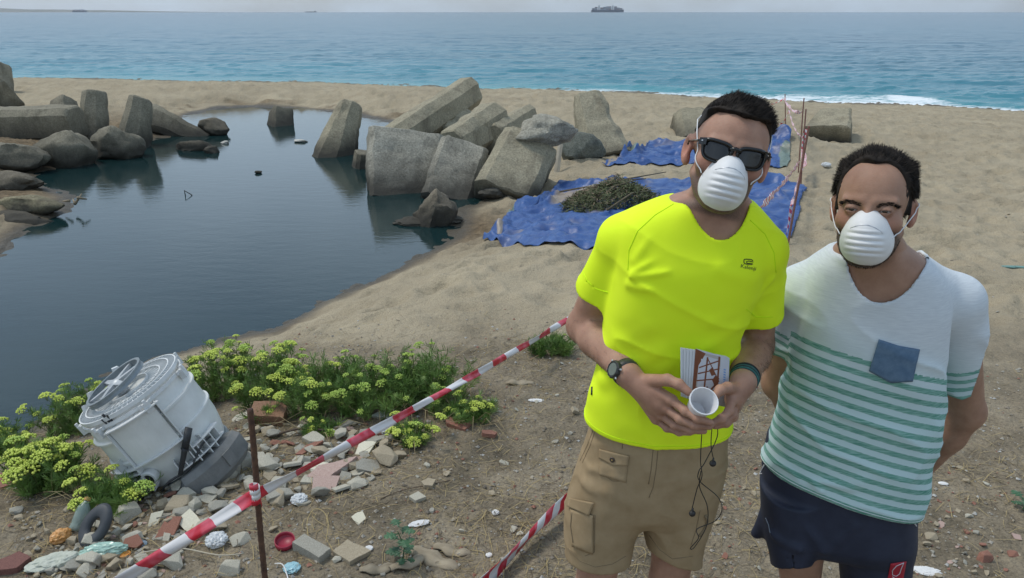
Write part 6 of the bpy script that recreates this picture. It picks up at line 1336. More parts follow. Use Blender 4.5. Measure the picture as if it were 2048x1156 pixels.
# hair
def hair_vol(Hd, thick, lo_, hi_, h=.003, amp=.002, sc_=70):
    f = lambda P: Hd(P) - thick(Hd.loc(P), P); return sdf_mesh(f, lo_, hi_, h, 1)
def th1(L_, P):
    x, y, z = L_.T; zb = np.interp(y, [-.11, -.075, -.055, -.040, -.022, 0, .02, .05, .1], [.080, .077, .073, .052, .036, .030, .0, -.045, -.05]) + .004 * fbm3(L_ * 60, 2, 3) - .004 * np.sin(x * 40 + 1)
    s = sst(-.002, .010, z - zb) * (1 - sst(.074, .078, np.abs(x)) * sst(.04, .034, z)); top = sst(.055, .085, z + .03 * x); t = s * (.0020 + top * (.004 + .007 * sst(.02, -.07, y) + .003 * np.sin(x * 110 + y * 60))) - (1 - s) * .012
    return t + top * s * .003 * fbm3(L_ * A(60, 120, 40), 3, 5)
hv, hF = hair_vol(H1, th1, hb_[0] + A(0, 0, .10), hb_[1] + A(0, .02, .06)); L_ = H1.loc(hv); o = obj('hair', mesh('hair', inv(hv, p1), hF, True, [HAIR]), p1); hair1 = o
def fin(o): o.location = tuple(-p_root(o.parent)); return o
fc = H1.loc(hv[hF].mean(1)); selT = (fc[:, 2] > .064) & (th1(fc, None) > .004); selS = (th1(fc, None) > .0) & ~selT
SIDE = mat('side_hair', (.05, .042, .036), (.09, .075, .06), 60, .7)
fin(strands('hair_strands', hair1, HAIR, hv, hF, selT, 9000, lambda L, g: (.009 + .007 * sst(.02, -.06, L[:, 1])) * g.uniform(.6, 1.3, len(L)), lambda L, g: np.stack([.30 + 0 * L[:, 0], .35 - 3 * np.clip(-.05 - L[:, 1], 0, .05), .35 + 0 * L[:, 0]], 1), 1, Hd=H1))
fin(strands('side_strands', hair1, SIDE, hv, hF, selS, 7000, lambda L, g: .004 * g.uniform(.6, 1.3, len(L)), lambda L, g: np.stack([0 * L[:, 0], .6 + 0 * L[:, 0], -.5 + 0 * L[:, 0]], 1), 2, w_=.0004, seg=2, Hd=H1))
# sunglasses
SGB = mat('glossy_black', (.008, .008, .008), rough=.18); q = MB()
gl = obj('sunglasses', None, p1, loc=tuple(L1(H1.o)), rot=Matrix(H1.M.tolist()).to_euler())
def outline(cx, n=40):
    P_ = []
    for k in range(n):
        a = 2 * math.pi * k / n; ex = .62; x = math.copysign(abs(math.cos(a)) ** ex, math.cos(a)) * .0275; z = math.copysign(abs(math.sin(a)) ** ex, math.sin(a)) * .0200; sgn = 1 if cx > 0 else -1
        x *= 1 + .10 * (z / .02); z += .0022 * (x * sgn / .026); P_.append(Vector((cx + x, -.101 + 4.2 * (cx + x) ** 2, z + .0015)))
    return P_
for cx in (-.034, .034):
    O_ = outline(cx); c_ = sum(O_, Vector()) / len(O_); q = MB(); n = len(O_)
    V_ = []; 
    for s_ in (1.0, .66, .33):
        for p in O_: w_ = c_ + (p - c_) * s_; w_.y = -.1015 + 4.2 * w_.x ** 2 + .0; V_.append(w_)
    V_.append(Vector((c_.x, -.1015 + 4.2 * c_.x ** 2, c_.z))); F2_ = [(j * n + k, j * n + (k + 1) % n, (j + 1) * n + (k + 1) % n, (j + 1) * n + k) for j in (0, 1) for k in range(n)] + [(2 * n + k, 2 * n + (k + 1) % n, 3 * n) for k in range(n)]
    q.add(V_, F2_); lo_ = q.build('lens', mat('dark_lens', (.012, .012, .013), rough=.06), gl, smooth=True); lo_.modifiers.new('t', 'SOLIDIFY').thickness = .0018
    q = MB(); q.tube(O_ + [O_[0], O_[1]], [(.0042 if p.z > .004 else .0026) for p in O_ + [O_[0], O_[1]]], 8, cap=False); q.build('rim', SGB, gl, smooth=True)
q = MB(); q.tube([Vector((-.011, -.104, .011)), Vector((0, -.106, .014)), Vector((.011, -.104, .011))], .0042, 8); q.build('bridge', SGB, gl, smooth=True)
for s_ in (-1, 1):
    q = MB(); q.add([Vector((s_ * x, y, z)) for x, y, z in ((.058, -.093, .024), (.071, -.080, .022), (.071, -.080, .009), (.058, -.093, .010), (.060, -.086, .024), (.066, -.074, .022), (.066, -.074, .009), (.060, -.086, .010))], [(0, 1, 2, 3), (7, 6, 5, 4), (0, 4, 5, 1), (3, 2, 6, 7), (1, 5, 6, 2), (0, 3, 7, 4)])
    q.tube([Vector((s_ * .069, -.079, .016)), Vector((s_ * .0755, -.04, .016)), Vector((s_ * .0815, .0, .015)), Vector((s_ * .081, .025, .004)), Vector((s_ * .079, .04, -.014))], [.0062, .0052, .0045, .0045, .004], 8, flat=.42); q.build('temple', SGB, gl, smooth=False)
    q = MB(); q.box((s_ * .0655, -.0878, .017), (.0035, .0012, .002), Matrix.Rotation(R(45 * s_), 3, 'Z')); q.build('rivet', mat('silver', (.6, .6, .6), metal=.8, rough=.3), gl)
straps = [[(s * .050, -.078, -.045), (s * .064, -.052, -.008), (s * .0755, -.025, .035), (s * .078, .01, .062), (s * .06, .07, .09), (0, .115, .08)] for s in (-1, 1)]
mk = mask_part(H1, None, straps, 4, .92, -.002); reparent(mk, p1); mk.location = (0, 0, 0)
# watch
def axis_M(c, ax, up_): ax = Vector(ax).normalized(); x_ = Vector(up_); x_ = (x_ - ax * x_.dot(ax)).normalized(); y_ = ax.cross(x_); return Matrix(((x_.x, y_.x, ax.x, c[0]), (x_.y, y_.y, ax.y, c[1]), (x_.z, y_.z, ax.z, c[2]), (0, 0, 0, 1)))
wc = elR + (wrR - elR) * .955; face = PY(1215, 790, 1.45) - wc; M = Matrix.Translation(-Vector(p1.location)) @ axis_M(wc, wrR - elR, face)
RBK = mat('watch_rubber', (.02, .022, .02), (.035, .036, .033), 30, .5); q = MB(); q.lathe([(.0285, -.011), (.0315, -.0105), (.0325, 0), (.0315, .0105), (.0285, .011)], 48, M, close=True); wt = q.build('wristwatch', RBK, p1, smooth=True)
q = MB(); Mc = M @ Matrix.Translation((.029, 0, 0)) @ Matrix.Rotation(R(90), 4, 'Y'); q.lathe([(0, -.004), (.019, -.004), (.021, 0), (.021, .007), (.0185, .010), (.0165, .0100), (.016, .0085), (0, .0085)], 10, Mc); q.build('watch_case', RBK, wt)
q = MB(); q.lathe([(0, .0089), (.0145, .0089), (.0145, .008)], 24, Mc); q.build('watch_dial', mat('watch_dial', (.12, .14, .11), rough=.2), wt)
for an in (30, 150, 210, 330): q = MB(); q.lathe([(0, .003), (.0022, .003), (.0022, -.003), (0, -.003)], 10, Mc @ Matrix.Rotation(R(an), 4, 'Z') @ Matrix.Translation((.022, 0, .004)) @ Matrix.Rotation(R(90), 4, 'Y')); q.build('watch_button', mat('silver', (.6, .6, .6)), wt)
# wrist bands
for i, (t, r_, c_) in enumerate(((.90, .0300, (.02, .075, .07)), (.925, .0298, (.012, .018, .02)), (.95, .0292, (.02, .10, .09)), (.975, .0286, (.012, .03, .035)), (.86, .0306, (.012, .014, .016)))):
    bc = elL + (wrL - elL) * t; q = MB(); q.lathe([(r_ + .0032 * math.cos(a), .0034 * math.sin(a)) for a in np.linspace(0, 6.283, 9)[:-1]], 40, Matrix.Translation(-Vector(p1.location)) @ axis_M(bc, (wrL - elL) + A(.02 * (-1) ** i, 0, 0) * .4, (0, -1, 0)), close=True)
    q.build('wrist_band', mat('band_%s' % ['teal', 'black', 'green', 'navy', 'charcoal'][i], c_, tuple(min(1, k * 1.8) for k in c_), 60, .8), p1, smooth=True)
# shoes (below the frame)
def shoe(root, an, m):
    q = MB(); c_ = an - np.array(root.location); prof = [(-.075, .036, .07), (-.03, .042, .08), (.04, .044, .06), (.12, .048, .045), (.17, .04, .032), (.19, .02, .02)]; V_ = []
    for y, w_, h_ in prof:
        for k in range(12): a = math.pi * k / 11; V_.append(Vector((c_[0] + w_ * math.cos(a), c_[1] - y, .012 + h_ * math.sin(a) * 1.0)))
        V_ += [Vector((c_[0] - w_ * 1.05, c_[1] - y, 0)), Vector((c_[0] + w_ * 1.05, c_[1] - y, 0))]
    n = 14; q.add(V_, [(i * n + k, i * n + (k + 1) % n, (i + 1) * n + (k + 1) % n, (i + 1) * n + k) for i in range(5) for k in range(n)] + [tuple(range(n))[::-1], tuple(5 * n + k for k in range(n))]); q.build('shoe', m, root, smooth=True)
SHM = mat('shoe_grey', (.08, .08, .085), (.13, .13, .135), 20, .8); shoe(p1, aA, SHM); shoe(p1, aB, SHM)
class Arm_:
    def __init__(s, c): s.c = c; s.M = np.eye(3)
    def loc(s, P): return P
    def w(s, p): return s.c
def arm_hair(root, v, F, segs, n, seed):
    m_ = mat('arm_hair', (.03, .022, .016), (.06, .042, .03), 50, .7); fcn = v[F].mean(1)
    for a, b in segs:
        s_ = cone(fcn, a, b, 0, 0) < .052; d_ = (b - a) / np.linalg.norm(b - a)
        if s_.sum() > 5: fin(strands('arm_hair', root, m_, v, F, s_, n, lambda L, g: g.uniform(.005, .012, len(L)), lambda L, g: np.tile(d_ * .8 + A(.3, 0, -.4), (len(L), 1)), seed, w_=.00022, seg=2, Hd=Arm_((a + b) / 2), jitter=.5, lift=.35))
arm_hair(p1, V, F_, [(elR + (wrR - elR) * .1, elR + (wrR - elR) * .85), (elL + (wrL - elL) * .1, elL + (wrL - elL) * .8)], 2600, 21)
# ---- things held
cn = Vector((.10, -.66, .74)).normalized(); cc = Vector(PY(1408, 802, 1.492)); M = Matrix.Translation(cc) @ cn.to_track_quat('Z', 'Y').to_matrix().to_4x4()
q = MB(); q.lathe([(0, -.062), (.0205, -.062), (.0215, -.060), (.0285, -.002), (.0302, -.002), (.0312, 0), (.0302, .0018), (.0284, .0014), (.0272, -.004), (.0202, -.059), (0, -.059)], 56)
cup = q.build('plastic_cup', mat('cup_white', (.70, .70, .71), (.74, .74, .75), 4, .3), label='small white plastic cup held in both hands by the taller man', cat='cup', smooth=True, loc=tuple(cc)); cup.rotation_euler = cn.to_track_quat('Z', 'Y').to_euler(); cup.data.set_sharp_from_angle(angle=R(50))
bt = thing('booklet', 'thin printed booklet with a photo of rusty ironwork on its cover, held behind the cup', 'booklet', tuple(PY(1420, 750, 1.592)))
bo = np.array(bt.location); c4 = [PY(1391, 697, 1.575), PY(1459, 716, 1.60), PY(1456, 815, 1.598), PY(1383, 800, 1.573)]; nn = np.cross(c4[1] - c4[0], c4[3] - c4[0]); nn /= np.linalg.norm(nn); nn = nn if nn[1] < 0 else -nn
def uvp(s, t, o_=0): return (c4[0] * (1 - s) + c4[1] * s) * (1 - t) + (c4[3] * (1 - s) + c4[2] * s) * t + nn * o_ - bo
def flat(name, poly, o_, m, par, th=None):
    V_ = [Vector(uvp(s, t, o_)) for s, t in poly]; n = len(V_); q = MB(); q.add(V_ + [Vector(uvp(s, t, o_ - (th or .0003))) for s, t in poly], [tuple(range(n)), tuple(range(n, 2 * n))[::-1]] + [(k, (k + 1) % n, n + (k + 1) % n, n + k) for k in range(n)]); return q.build(name, m, par)
cov = flat('cover', [(0, 0), (1, 0), (1, 1), (0, 1)], 0, mat('cover_pale', (.52, .55, .60), (.62, .64, .68), 5, .35), bt)
PGM = mat('page_white', (.66, .68, .70), rough=.7)
for i in range(5): flat('page', [(-.05 - .075 * i, .03 + .012 * i), (.98, 0), (.98, 1), (-.02 - .05 * i, 1)], -.0012 - .0022 * i, PGM, bt, .0011)
BR = mat('rust_print', (.16, .055, .028), (.24, .09, .045), 9, .4)
flat('cover_picture', [(0, 0), (.30, .04), (.12, .30), (.06, 1), (0, 1)], .0003, BR, cov); flat('cover_picture', [(.30, .04), (.74, .02), (.74, 1), (.06, 1), (.12, .30)], .00015, mat('cover_sky', (.44, .42, .40), rough=.4), cov)
def bar(s0, t0, s1, t1, w_): dx, dy = s1 - s0, t1 - t0; l_ = math.hypot(dx, dy); px_, py_ = -dy / l_ * w_, dx / l_ * w_; flat('cover_picture', [(s0 + px_, t0 + py_), (s1 + px_, t1 + py_), (s1 - px_, t1 - py_), (s0 - px_, t0 - py_)], .0006, BR, cov)
for a in ((.36, .10, .30, .98, .022), (.70, .03, .66, .98, .025), (.14, .34, .72, .10, .012), (.12, .46, .72, .26, .012), (.10, .60, .72, .46, .012), (.08, .74, .72, .72, .014), (.36, .12, .72, .52, .012), (.30, .92, .62, .60, .02)): bar(*a)
for poly in ([(.42, .34), (.52, .26), (.60, .40), (.50, .44)], [(.52, .52), (.62, .40), (.68, .50), (.66, .66), (.58, .60)], [(.30, .72), (.40, .66), (.52, .86), (.34, .90)]): flat('cover_picture', poly, .0009, BR, cov)
for i in range(9): flat('cover_lettering', [(.84, .24 + i * .05), (.90, .24 + i * .05), (.90, .27 + i * .05), (.84, .27 + i * .05)], .0004, mat('blue_print', (.2, .35, .6)), cov)
EB = mat('earphone_black', (.015, .013, .012), rough=.5); ep = thing('earphones', 'black earphones dangling from the taller man\'s hands in front of his shorts', 'earphones', tuple(PY(1420, 860, 1.56))); eo = np.array(ep.location)
def wire(P_, ys, name='cable'):
    pp = []; P3 = [PY(u, v, y) - eo for (u, v), y in zip(P_, ys)]
    for i in range(len(P3) - 1):
        a, b, c_, d_ = P3[max(i - 1, 0)], P3[i], P3[i + 1], P3[min(i + 2, len(P3) - 1)]
        for t in (0, .2, .4, .6, .8): pp.append(.5 * ((2 * b) + (c_ - a) * t + (2 * a - 5 * b + 4 * c_ - d_) * t * t + (3 * b - a - 3 * c_ + d_) * t ** 3))
    pp.append(P3[-1]); q = MB(); q.tube(pp, .0011, 6); return q.build(name, EB, ep, smooth=True)
wire([(1404, 860), (1401, 921), (1404, 952), (1394, 978), (1383, 1022)], [1.545] * 5); wire([(1425, 845), (1422, 890), (1428, 922)], [1.535, 1.54, 1.54])
W3 = [(1433, 844), (1434, 875), (1409, 926), (1398, 942), (1399, 962), (1435, 993), (1444, 1019), (1430, 1042), (1394, 1058), (1397, 1076), (1381, 1096), (1389, 1094), (1412, 1055), (1415, 1014), (1399, 973), (1402, 942)]; wire(W3, [1.54 + .003 * (i % 3) for i in range(16)])
for u, v in ((1384, 1027), (1425, 927)):
    c_ = Vector(PY(u, v, 1.54) - eo); q = MB(); q.lathe([(0, -.007), (.004, -.007), (.0075, .001), (.0075, .004), (.005, .007), (0, .008)], 16, Matrix.Translation(c_) @ Matrix.Rotation(R(50), 4, 'X')); q.tube([c_, c_ + Vector((.001, 0, .014))], [.0035, .002], 8); q.build('earbud', EB, ep, smooth=True)
q = MB(); c_ = Vector(PY(1399, 864, 1.545) - eo); q.box(c_, (.012, .008, .007)); q.build('plug', EB, ep)

# ============================================================ the shorter man in the striped T-shirt
p2 = thing('person', 'shorter man in white T-shirt with green stripes and navy shorts, hands behind his back', 'person', tuple(PY(1680, 1150, 1.84) * [1, 1, 0]))
H2 = Head(PY(1737, 420, 1.60), rotm(-9, -2.0, -29), jaw=1.0, wide=.955, ear=.90)
YAW2 = R(-17)
tor2 = Loft([(486, 1672, 1812, 1.735, .066), (505, 1655, 1850, 1.74, .085), (530, 1622, 1880, 1.75, .100), (560, 1602, 1895, 1.76, .112), (600, 1592, 1900, 1.765, .122), (650, 1584, 1893, 1.77, .130), (700, 1579, 1887, 1.775, .132), (763, 1566, 1883, 1.785, .132), (845, 1546, 1870, 1.795, .132), (905, 1530, 1854, 1.80, .130), (1003, 1520, 1836, 1.81, .128), (1060, 1522, 1830, 1.81, .125)], YAW2, 2.3, .03, .865)
s2R, s2L = PY(1602, 584, 1.83), PY(1908, 606, 1.80); e2R, e2L = PY(1560, 765, 1.95), PY(1932, 822, 1.88); w2R, w2L = PY(1640, 880, 2.03), PY(1812, 965, 1.99)
nb2 = PY(1755, 535, 1.77); nt2 = H2.w((0, .032, -.055))
h2A, h2B = PY(1600, 960, 1.81), PY(1750, 965, 1.81); m2A, m2B = PY(1600, 1136, 1.82), PY(1735, 1165, 1.82); k2A, a2A = leg_pts(h2A, m2A, -.02); k2B, a2B = leg_pts(h2B, m2B, .03)
f2 = lambda c_, s: [[c_ + A(s * (.015 * i - .02), .005, -.03), c_ + A(s * (.015 * i - .02), .0, -.06), c_ + A(s * (.014 * i - .02), -.012, -.085), c_ + A(s * (.013 * i - .018), -.02, -.10)] for i in range(4)]
c2R, c2L = w2R + A(.06, .0, -.03), w2L + A(-.06, 0, -.03)
def core2(P):
    d = tor2(P, -.004); d = smin(d, cone(P, nb2, nt2, .066, .060), .03); d = smin(d, cone(P, nb2 + A(-.01, .02, 0), s2R + A(.01, 0, .008), .056, .048), .04); return smin(d, cone(P, nb2 + A(.01, .02, 0), s2L + A(-.005, 0, .004), .058, .056), .04)
def body2(P):
    d = core2(P); d = smin(d, arm(P, s2R, e2R, w2R, (.054, .044, .046, .042, .03)), .03); d = smin(d, arm(P, s2L, e2L, w2L, (.054, .044, .046, .042, .03)), .03)
    d = smin(d, H2(P), .012); d = smin(d, leg_sdf(P, h2A, k2A, a2A), .03); d = smin(d, leg_sdf(P, h2B, k2B, a2B), .03)
    d = smin(d, hand(P, w2R, c2R, f2(c2R, 1), [w2R + A(.02, -.02, -.01), c2R + A(-.03, -.02, .0), c2R + A(-.04, -.025, -.03), c2R + A(-.04, -.03, -.05)]), .012)
    d = smin(d, hand(P, w2L, c2L, f2(c2L, -1), [w2L + A(-.02, -.02, -.01), c2L + A(.03, -.02, .0), c2L + A(.04, -.025, -.03), c2L + A(.04, -.03, -.05)]), .012); return d
hb2 = (H2.w((0, 0, 0)) + A(-.15, -.16, -.24), H2.w((0, 0, 0)) + A(.15, .15, .17)); lo2 = A(tor2.T[0].min() - .36, 1.56, -.02); hi2 = A(tor2.T[0].max() + .36, 2.16, 1.8)
vb, Fb = sdf_mesh(body2, lo2, hi2, .0078); vb, Fb = cull(vb, Fb, [hb2], .0038); v1, F1 = sdf_mesh(body2, hb2[0], hb2[1], .0027)
V, F_ = join([(vb, Fb), (v1, F1)]); SK2 = skin_mat('olive_skin', (.29, .158, .102), (.39, .225, .150), 1); me = mesh('body', inv(V, p2), F_, True, [SK2]); face_attrs(me, V, H2, -.1, .93, 0, fade=0); obj('body', me, p2)
hem2 = plane3(PY(1524, 915, 1.86), PY(1690, 1014, 1.68), PY(1832, 1012, 1.79)); z2R, z2L = s2R + (e2R - s2R) * .52, s2L + (e2L - s2L) * .66
fold2 = [(PY(1585, 650, 1.69), PY(1640, 560, 1.66), .013, .005), (PY(1590, 640, 1.69), PY(1660, 560, 1.65), .010, .004), (PY(1610, 600, 1.68), PY(1625, 540, 1.70), .010, .004), (PY(1560, 800, 1.70), PY(1600, 880, 1.67), .016, .006), (PY(1560, 850, 1.70), PY(1640, 940, 1.67), .014, .006), (PY(1590, 700, 1.68), PY(1560, 800, 1.70), .014, .005), (PY(1860, 860, 1.69), PY(1720, 960, 1.67), .016, .006), (PY(1850, 900, 1.70), PY(1740, 990, 1.68), .014, .006), (PY(1540, 905, 1.72), PY(1640, 985, 1.68), .014, .007), (PY(1885, 760, 1.70), PY(1845, 800, 1.67), .012, .005), (PY(1880, 720, 1.69), PY(1830, 650, 1.66), .014, .004), (PY(1810, 980, 1.70), PY(1780, 1008, 1.69), .010, .006), (PY(1600, 960, 1.69), PY(1700, 975, 1.67), .012, .006)]
def shirt2(P):
    d = smax(np.minimum(tor2(P, .006, cap=False), core2(P) - .009), P[:, 2] - nb2[2] - .05, .01); aR, cR, iR = sleeve(P, s2R, z2R, .066, .063, .057); aL, cL, iL = sleeve(P, s2L, z2L, .068, .070, .063); d = np.maximum(d, -hem2(P))
    d = smin(d, smax(aR, cR, .003), .024); d = smin(d, smax(aL, cL, .003), .022)
    d = d - folds(P, fold2) - .0085 * (1 - np.abs(fbm3(P @ SLANT * A(3, 5, 9) + 9, 2, 46))) ** 6 * (.4 + .6 * sst(1.35, 1.15, P[:, 2])) - .003 * fbm3(P * A(9, 9, 5), 3, 25) - .005 * fbm3(P * A(4, 4, 2.5), 2, 26); d = smax(d, -hem2(P), .005); d = smax(d, -iR, .002); d = smax(d, -iL, .002)
    low = np.maximum(tor2(P, -.002, cap=False), hem2(P) - .05); d = np.maximum(d, -low); return smax(d, -neckhole(P, (PY(1679, 500, 1.75) + PY(1843, 518, 1.77)) / 2, .093, .142, 33, 0, -22), .004)
vs2, Fs2 = sdf_mesh(shirt2, A(lo2[0] + .1, 1.58, .68), A(hi2[0] - .1, 2.02, 1.52), .0048)
# stripes: counted along the leaning torso, and along the arm on the sleeves
def stripe_mat():
    m = mat('striped_jersey', (.53, .57, .60), (.65, .69, .71), 5, .85, bump=.22, bscale=600, bdist=.001, lo=.3, hi=.7, spec=.15, stretch=(7, 7, 90)); t = m.node_tree; N = t.nodes.new; K = t.links.new; b = t.nodes['Principled BSDF']; base = b.inputs['Base Color'].links[0].from_socket
    a = N('ShaderNodeAttribute'); a.attribute_name = 'stripe'; tcn = N('ShaderNodeTexCoord'); mp_ = N('ShaderNodeMapping'); mp_.inputs['Scale'].default_value = (12, 12, 260); K(tcn.outputs['Object'], mp_.inputs['Vector']); n = N('ShaderNodeTexNoise'); n.inputs['Scale'].default_value = 3; n.inputs['Detail'].default_value = 4; K(mp_.outputs[0], n.inputs['Vector'])
    f = N('ShaderNodeMath'); f.operation = 'FRACT'; K(a.outputs['Fac'], f.inputs[0]); ad = N('ShaderNodeMath'); ad.operation = 'MULTIPLY_ADD'; K(n.outputs['Fac'], ad.inputs[0]); ad.inputs[1].default_value = .16; K(f.outputs[0], ad.inputs[2])
    r = N('ShaderNodeValToRGB'); K(ad.outputs[0], r.inputs['Fac']); e = r.color_ramp.elements; e[0].position = .10; e[0].color = (0, 0, 0, 1); e[1].position = .15; e[1].color = (1, 1, 1, 1); q = e.new(.57); q.color = (1, 1, 1, 1); q = e.new(.63); q.color = (0, 0, 0, 1)
    g_ = N('ShaderNodeMath'); g_.operation = 'GREATER_THAN'; g_.inputs[1].default_value = 0; K(a.outputs['Fac'], g_.inputs[0]); mu = N('ShaderNodeMath'); mu.operation = 'MULTIPLY'; K(r.outputs[0], mu.inputs[0]); K(g_.outputs[0], mu.inputs[1])
    cr = N('ShaderNodeValToRGB'); K(n.outputs['Fac'], cr.inputs['Fac']); cr.color_ramp.elements[0].position = .36; cr.color_ramp.elements[0].color = (.075, .245, .19, 1); cr.color_ramp.elements[1].position = .66; cr.color_ramp.elements[1].color = (.30, .50, .44, 1)
    a2 = N('ShaderNodeAttribute'); a2.attribute_name = 'low'; tint = N('ShaderNodeMixRGB'); K(a2.outputs['Fac'], tint.inputs[0]); K(base, tint.inputs[1]); tint.inputs[2].default_value = (.50, .65, .66, 1)
    x = N('ShaderNodeMixRGB'); K(mu.outputs[0], x.inputs[0]); K(tint.outputs[0], x.inputs[1]); K(cr.outputs[0], x.inputs[2]); K(x.outputs[0], b.inputs['Base Color']); return m
st0 = hem2(vs2) ; topL = PY(1582, 668, 1.74); topR = PY(1885, 742, 1.76); mid = PY(1725, 716, 1.65); up0 = plane3(topL, mid, topR)
d_up = -up0(vs2); span = -up0(np.array([PY(1690, 1014, 1.68)]))[0]; tot_ = d_up / (d_up + np.clip(st0, 0, None) + 1e-6); s_t = np.where(d_up > 0, np.clip(tot_, 0, 1) * 13.6 + 1e-3, -1)
for s_, z_, e_, ne in ((s2R, z2R, e2R, 3.3), (s2L, z2L, e2L, 3.2)):
    ax_ = (e_ - s_) / np.linalg.norm(e_ - s_); a_ = (vs2 - z_) @ ax_; dd = cone(vs2, s_, z_ + ax_ * .06, .066, .068); isl = (dd < .014) & (tor2(vs2, .016, cap=False) > 0) & (a_ > -.17); val = np.where(a_ > -.078, (a_ + .078) / .078 * ne + 1e-3, -1); s_t = np.where(isl, val, s_t)
me = mesh('t_shirt', inv(vs2, p2), Fs2, True, [stripe_mat()]); attr(me, 'stripe', s_t); attr(me, 'low', sst(-.1, .12, d_up)); ts2 = obj('t_shirt', me, p2); BS2 = bvh(vs2, Fs2)
WS = cloth_mat('white_seam', (.62, .66, .67), (.66, .70, .70), 500, .1)
collar(BS2, (PY(1679, 500, 1.75) + PY(1843, 518, 1.77)) / 2, .093, .142, rotm(33, 0, -22), .0042, WS, ts2)
ring('hem_seam', BS2, PY(1690, 970, 1.80), hem2, .010, .0011, WS, ts2)
PK = mat('pocket_blue', (.075, .135, .215), (.115, .185, .27), 60, .85, bump=.4, bscale=300, bdist=.001); pk = pt('chest_pocket', BS2, [(1757, 678), (1838, 698), (1824, 762), (1738, 741)], ts2, PK, .002, .002, 16, 14, lambda s, t: (0, (1 - abs(2 * s - 1)) * (13 * t + 3 * (1 - t)))); 
NV = mat('navy_fabric', (.010, .015, .034), (.018, .024, .048), 20, .7, bump=.25, bscale=400, bdist=.001)
pel2 = Loft([(880, 1532, 1850, 1.81, .118), (940, 1517, 1836, 1.81, .128), (1000, 1517, 1831, 1.815, .135), (1050, 1522, 1829, 1.815, .135), (1068, 1526, 1826, 1.82, .125), (1088, 1540, 1815, 1.82, .09)], YAW2, 2.4, .02, .875)
l2A = Loft([(960, 1520, 1660, 1.815, .11), (1050, 1522, 1650, 1.82, .12), (1100, 1532, 1632, 1.82, .118), (1180, 1545, 1620, 1.82, .11)], YAW2, 2.2, .02, .93); l2B = Loft([(960, 1650, 1832, 1.815, .12), (1050, 1655, 1829, 1.82, .125), (1119, 1672, 1824, 1.82, .12), (1230, 1684, 1812, 1.82, .115)], YAW2, 2.2, .02, .92)
hs2A = plane3(PY(1548, 1118, 1.86), PY(1590, 1140, 1.71), PY(1645, 1124, 1.78)); zB = PZ(1735, 1212, .5)[2]
def shorts2(P):
    z = P[:, 2]; d = pel2(P, .002, True); a = smax(l2A(P, .002, False), np.maximum(-hs2A(P), z - l2A.z[-1] + .02), .003); b = smax(l2B(P, .002, False), np.maximum(l2B.z[0] + .02 - z, z - l2B.z[-1] + .02), .003)
    a = smax(a, -np.maximum(l2A(P, -.012, False), hs2A(P) - .05), .004); b = smax(b, -np.maximum(l2B(P, -.012, False), z - l2B.z[0] - .06), .002)
    d = smin(d, smin(a, b, .01), .02); flare = cone(P, PY(1535, 1040, 1.83), PY(1513, 1066, 1.84), .02, .012); d = smin(d, flare, .025)
    return d - .006 * fbm3(P * A(6, 6, 5), 3, 35) - folds(P, [(PY(1645, 1100, 1.70), PY(1600, 1040, 1.68), .014, .006), (PY(1650, 1100, 1.70), PY(1710, 1050, 1.68), .014, .006), (PY(1540, 1070, 1.74), PY(1600, 1100, 1.70), .012, .006)])
vq2, Fq2 = sdf_mesh(shorts2, A(lo2[0] + .06, 1.62, .40), A(hi2[0] - .06, 2.02, .98), .0055); me = mesh('shorts', inv(vq2, p2), Fq2, True, [NV]); sh2 = obj('shorts', me, p2); BQ2 = bvh(vq2, Fq2)
PIP = mat('piping_white', (.6, .62, .65), rough=.7); REDM = mat('emblem_red', (.38, .012, .03), rough=.6)
sm('piping', BQ2, [(1529, 930), (1520, 948), (1514, 958)], .0016, PIP, sh2, .001); sm('piping', BQ2, [(1814, 1022), (1824, 1040), (1832, 1052)], .0018, PIP, sh2, .001); sm('side_print', BQ2, [(1532, 1036), (1538, 1050), (1541, 1066)], .0014, mat('print_grey', (.2, .23, .28)), sh2, .001)
pt('emblem', BQ2, [(1781, 1126), (1812, 1122), (1803, 1170), (1772, 1170)], sh2, REDM, .0012, .001, 8, 8)
dr = lambda t: (1794 + (8.5 * math.sin(t) * (.45 + .55 * math.sin(t / 2)) if 0 < t < 6.2832 else 0) + 8 * math.cos(t / 2) * math.cos(t / 2) * (1 if t < 3.14 else 1), 1139 - 14 * math.cos(t))
sm('emblem_drop', BQ2, [(1806, 1124), (1801, 1136), (1798, 1146), (1791, 1151), (1784, 1148), (1784, 1139), (1792, 1130), (1806, 1124)], .0010, PIP, sh2, .0028); sm('emblem_drop', BQ2, [(1784, 1152), (1792, 1158), (1788, 1166)], .0010, PIP, sh2, .0028)
SHM2 = mat('shoe_dark', (.04, .04, .045), (.07, .07, .075), 20, .8); shoe(p2, a2A, SHM2); shoe(p2, a2B, SHM2)
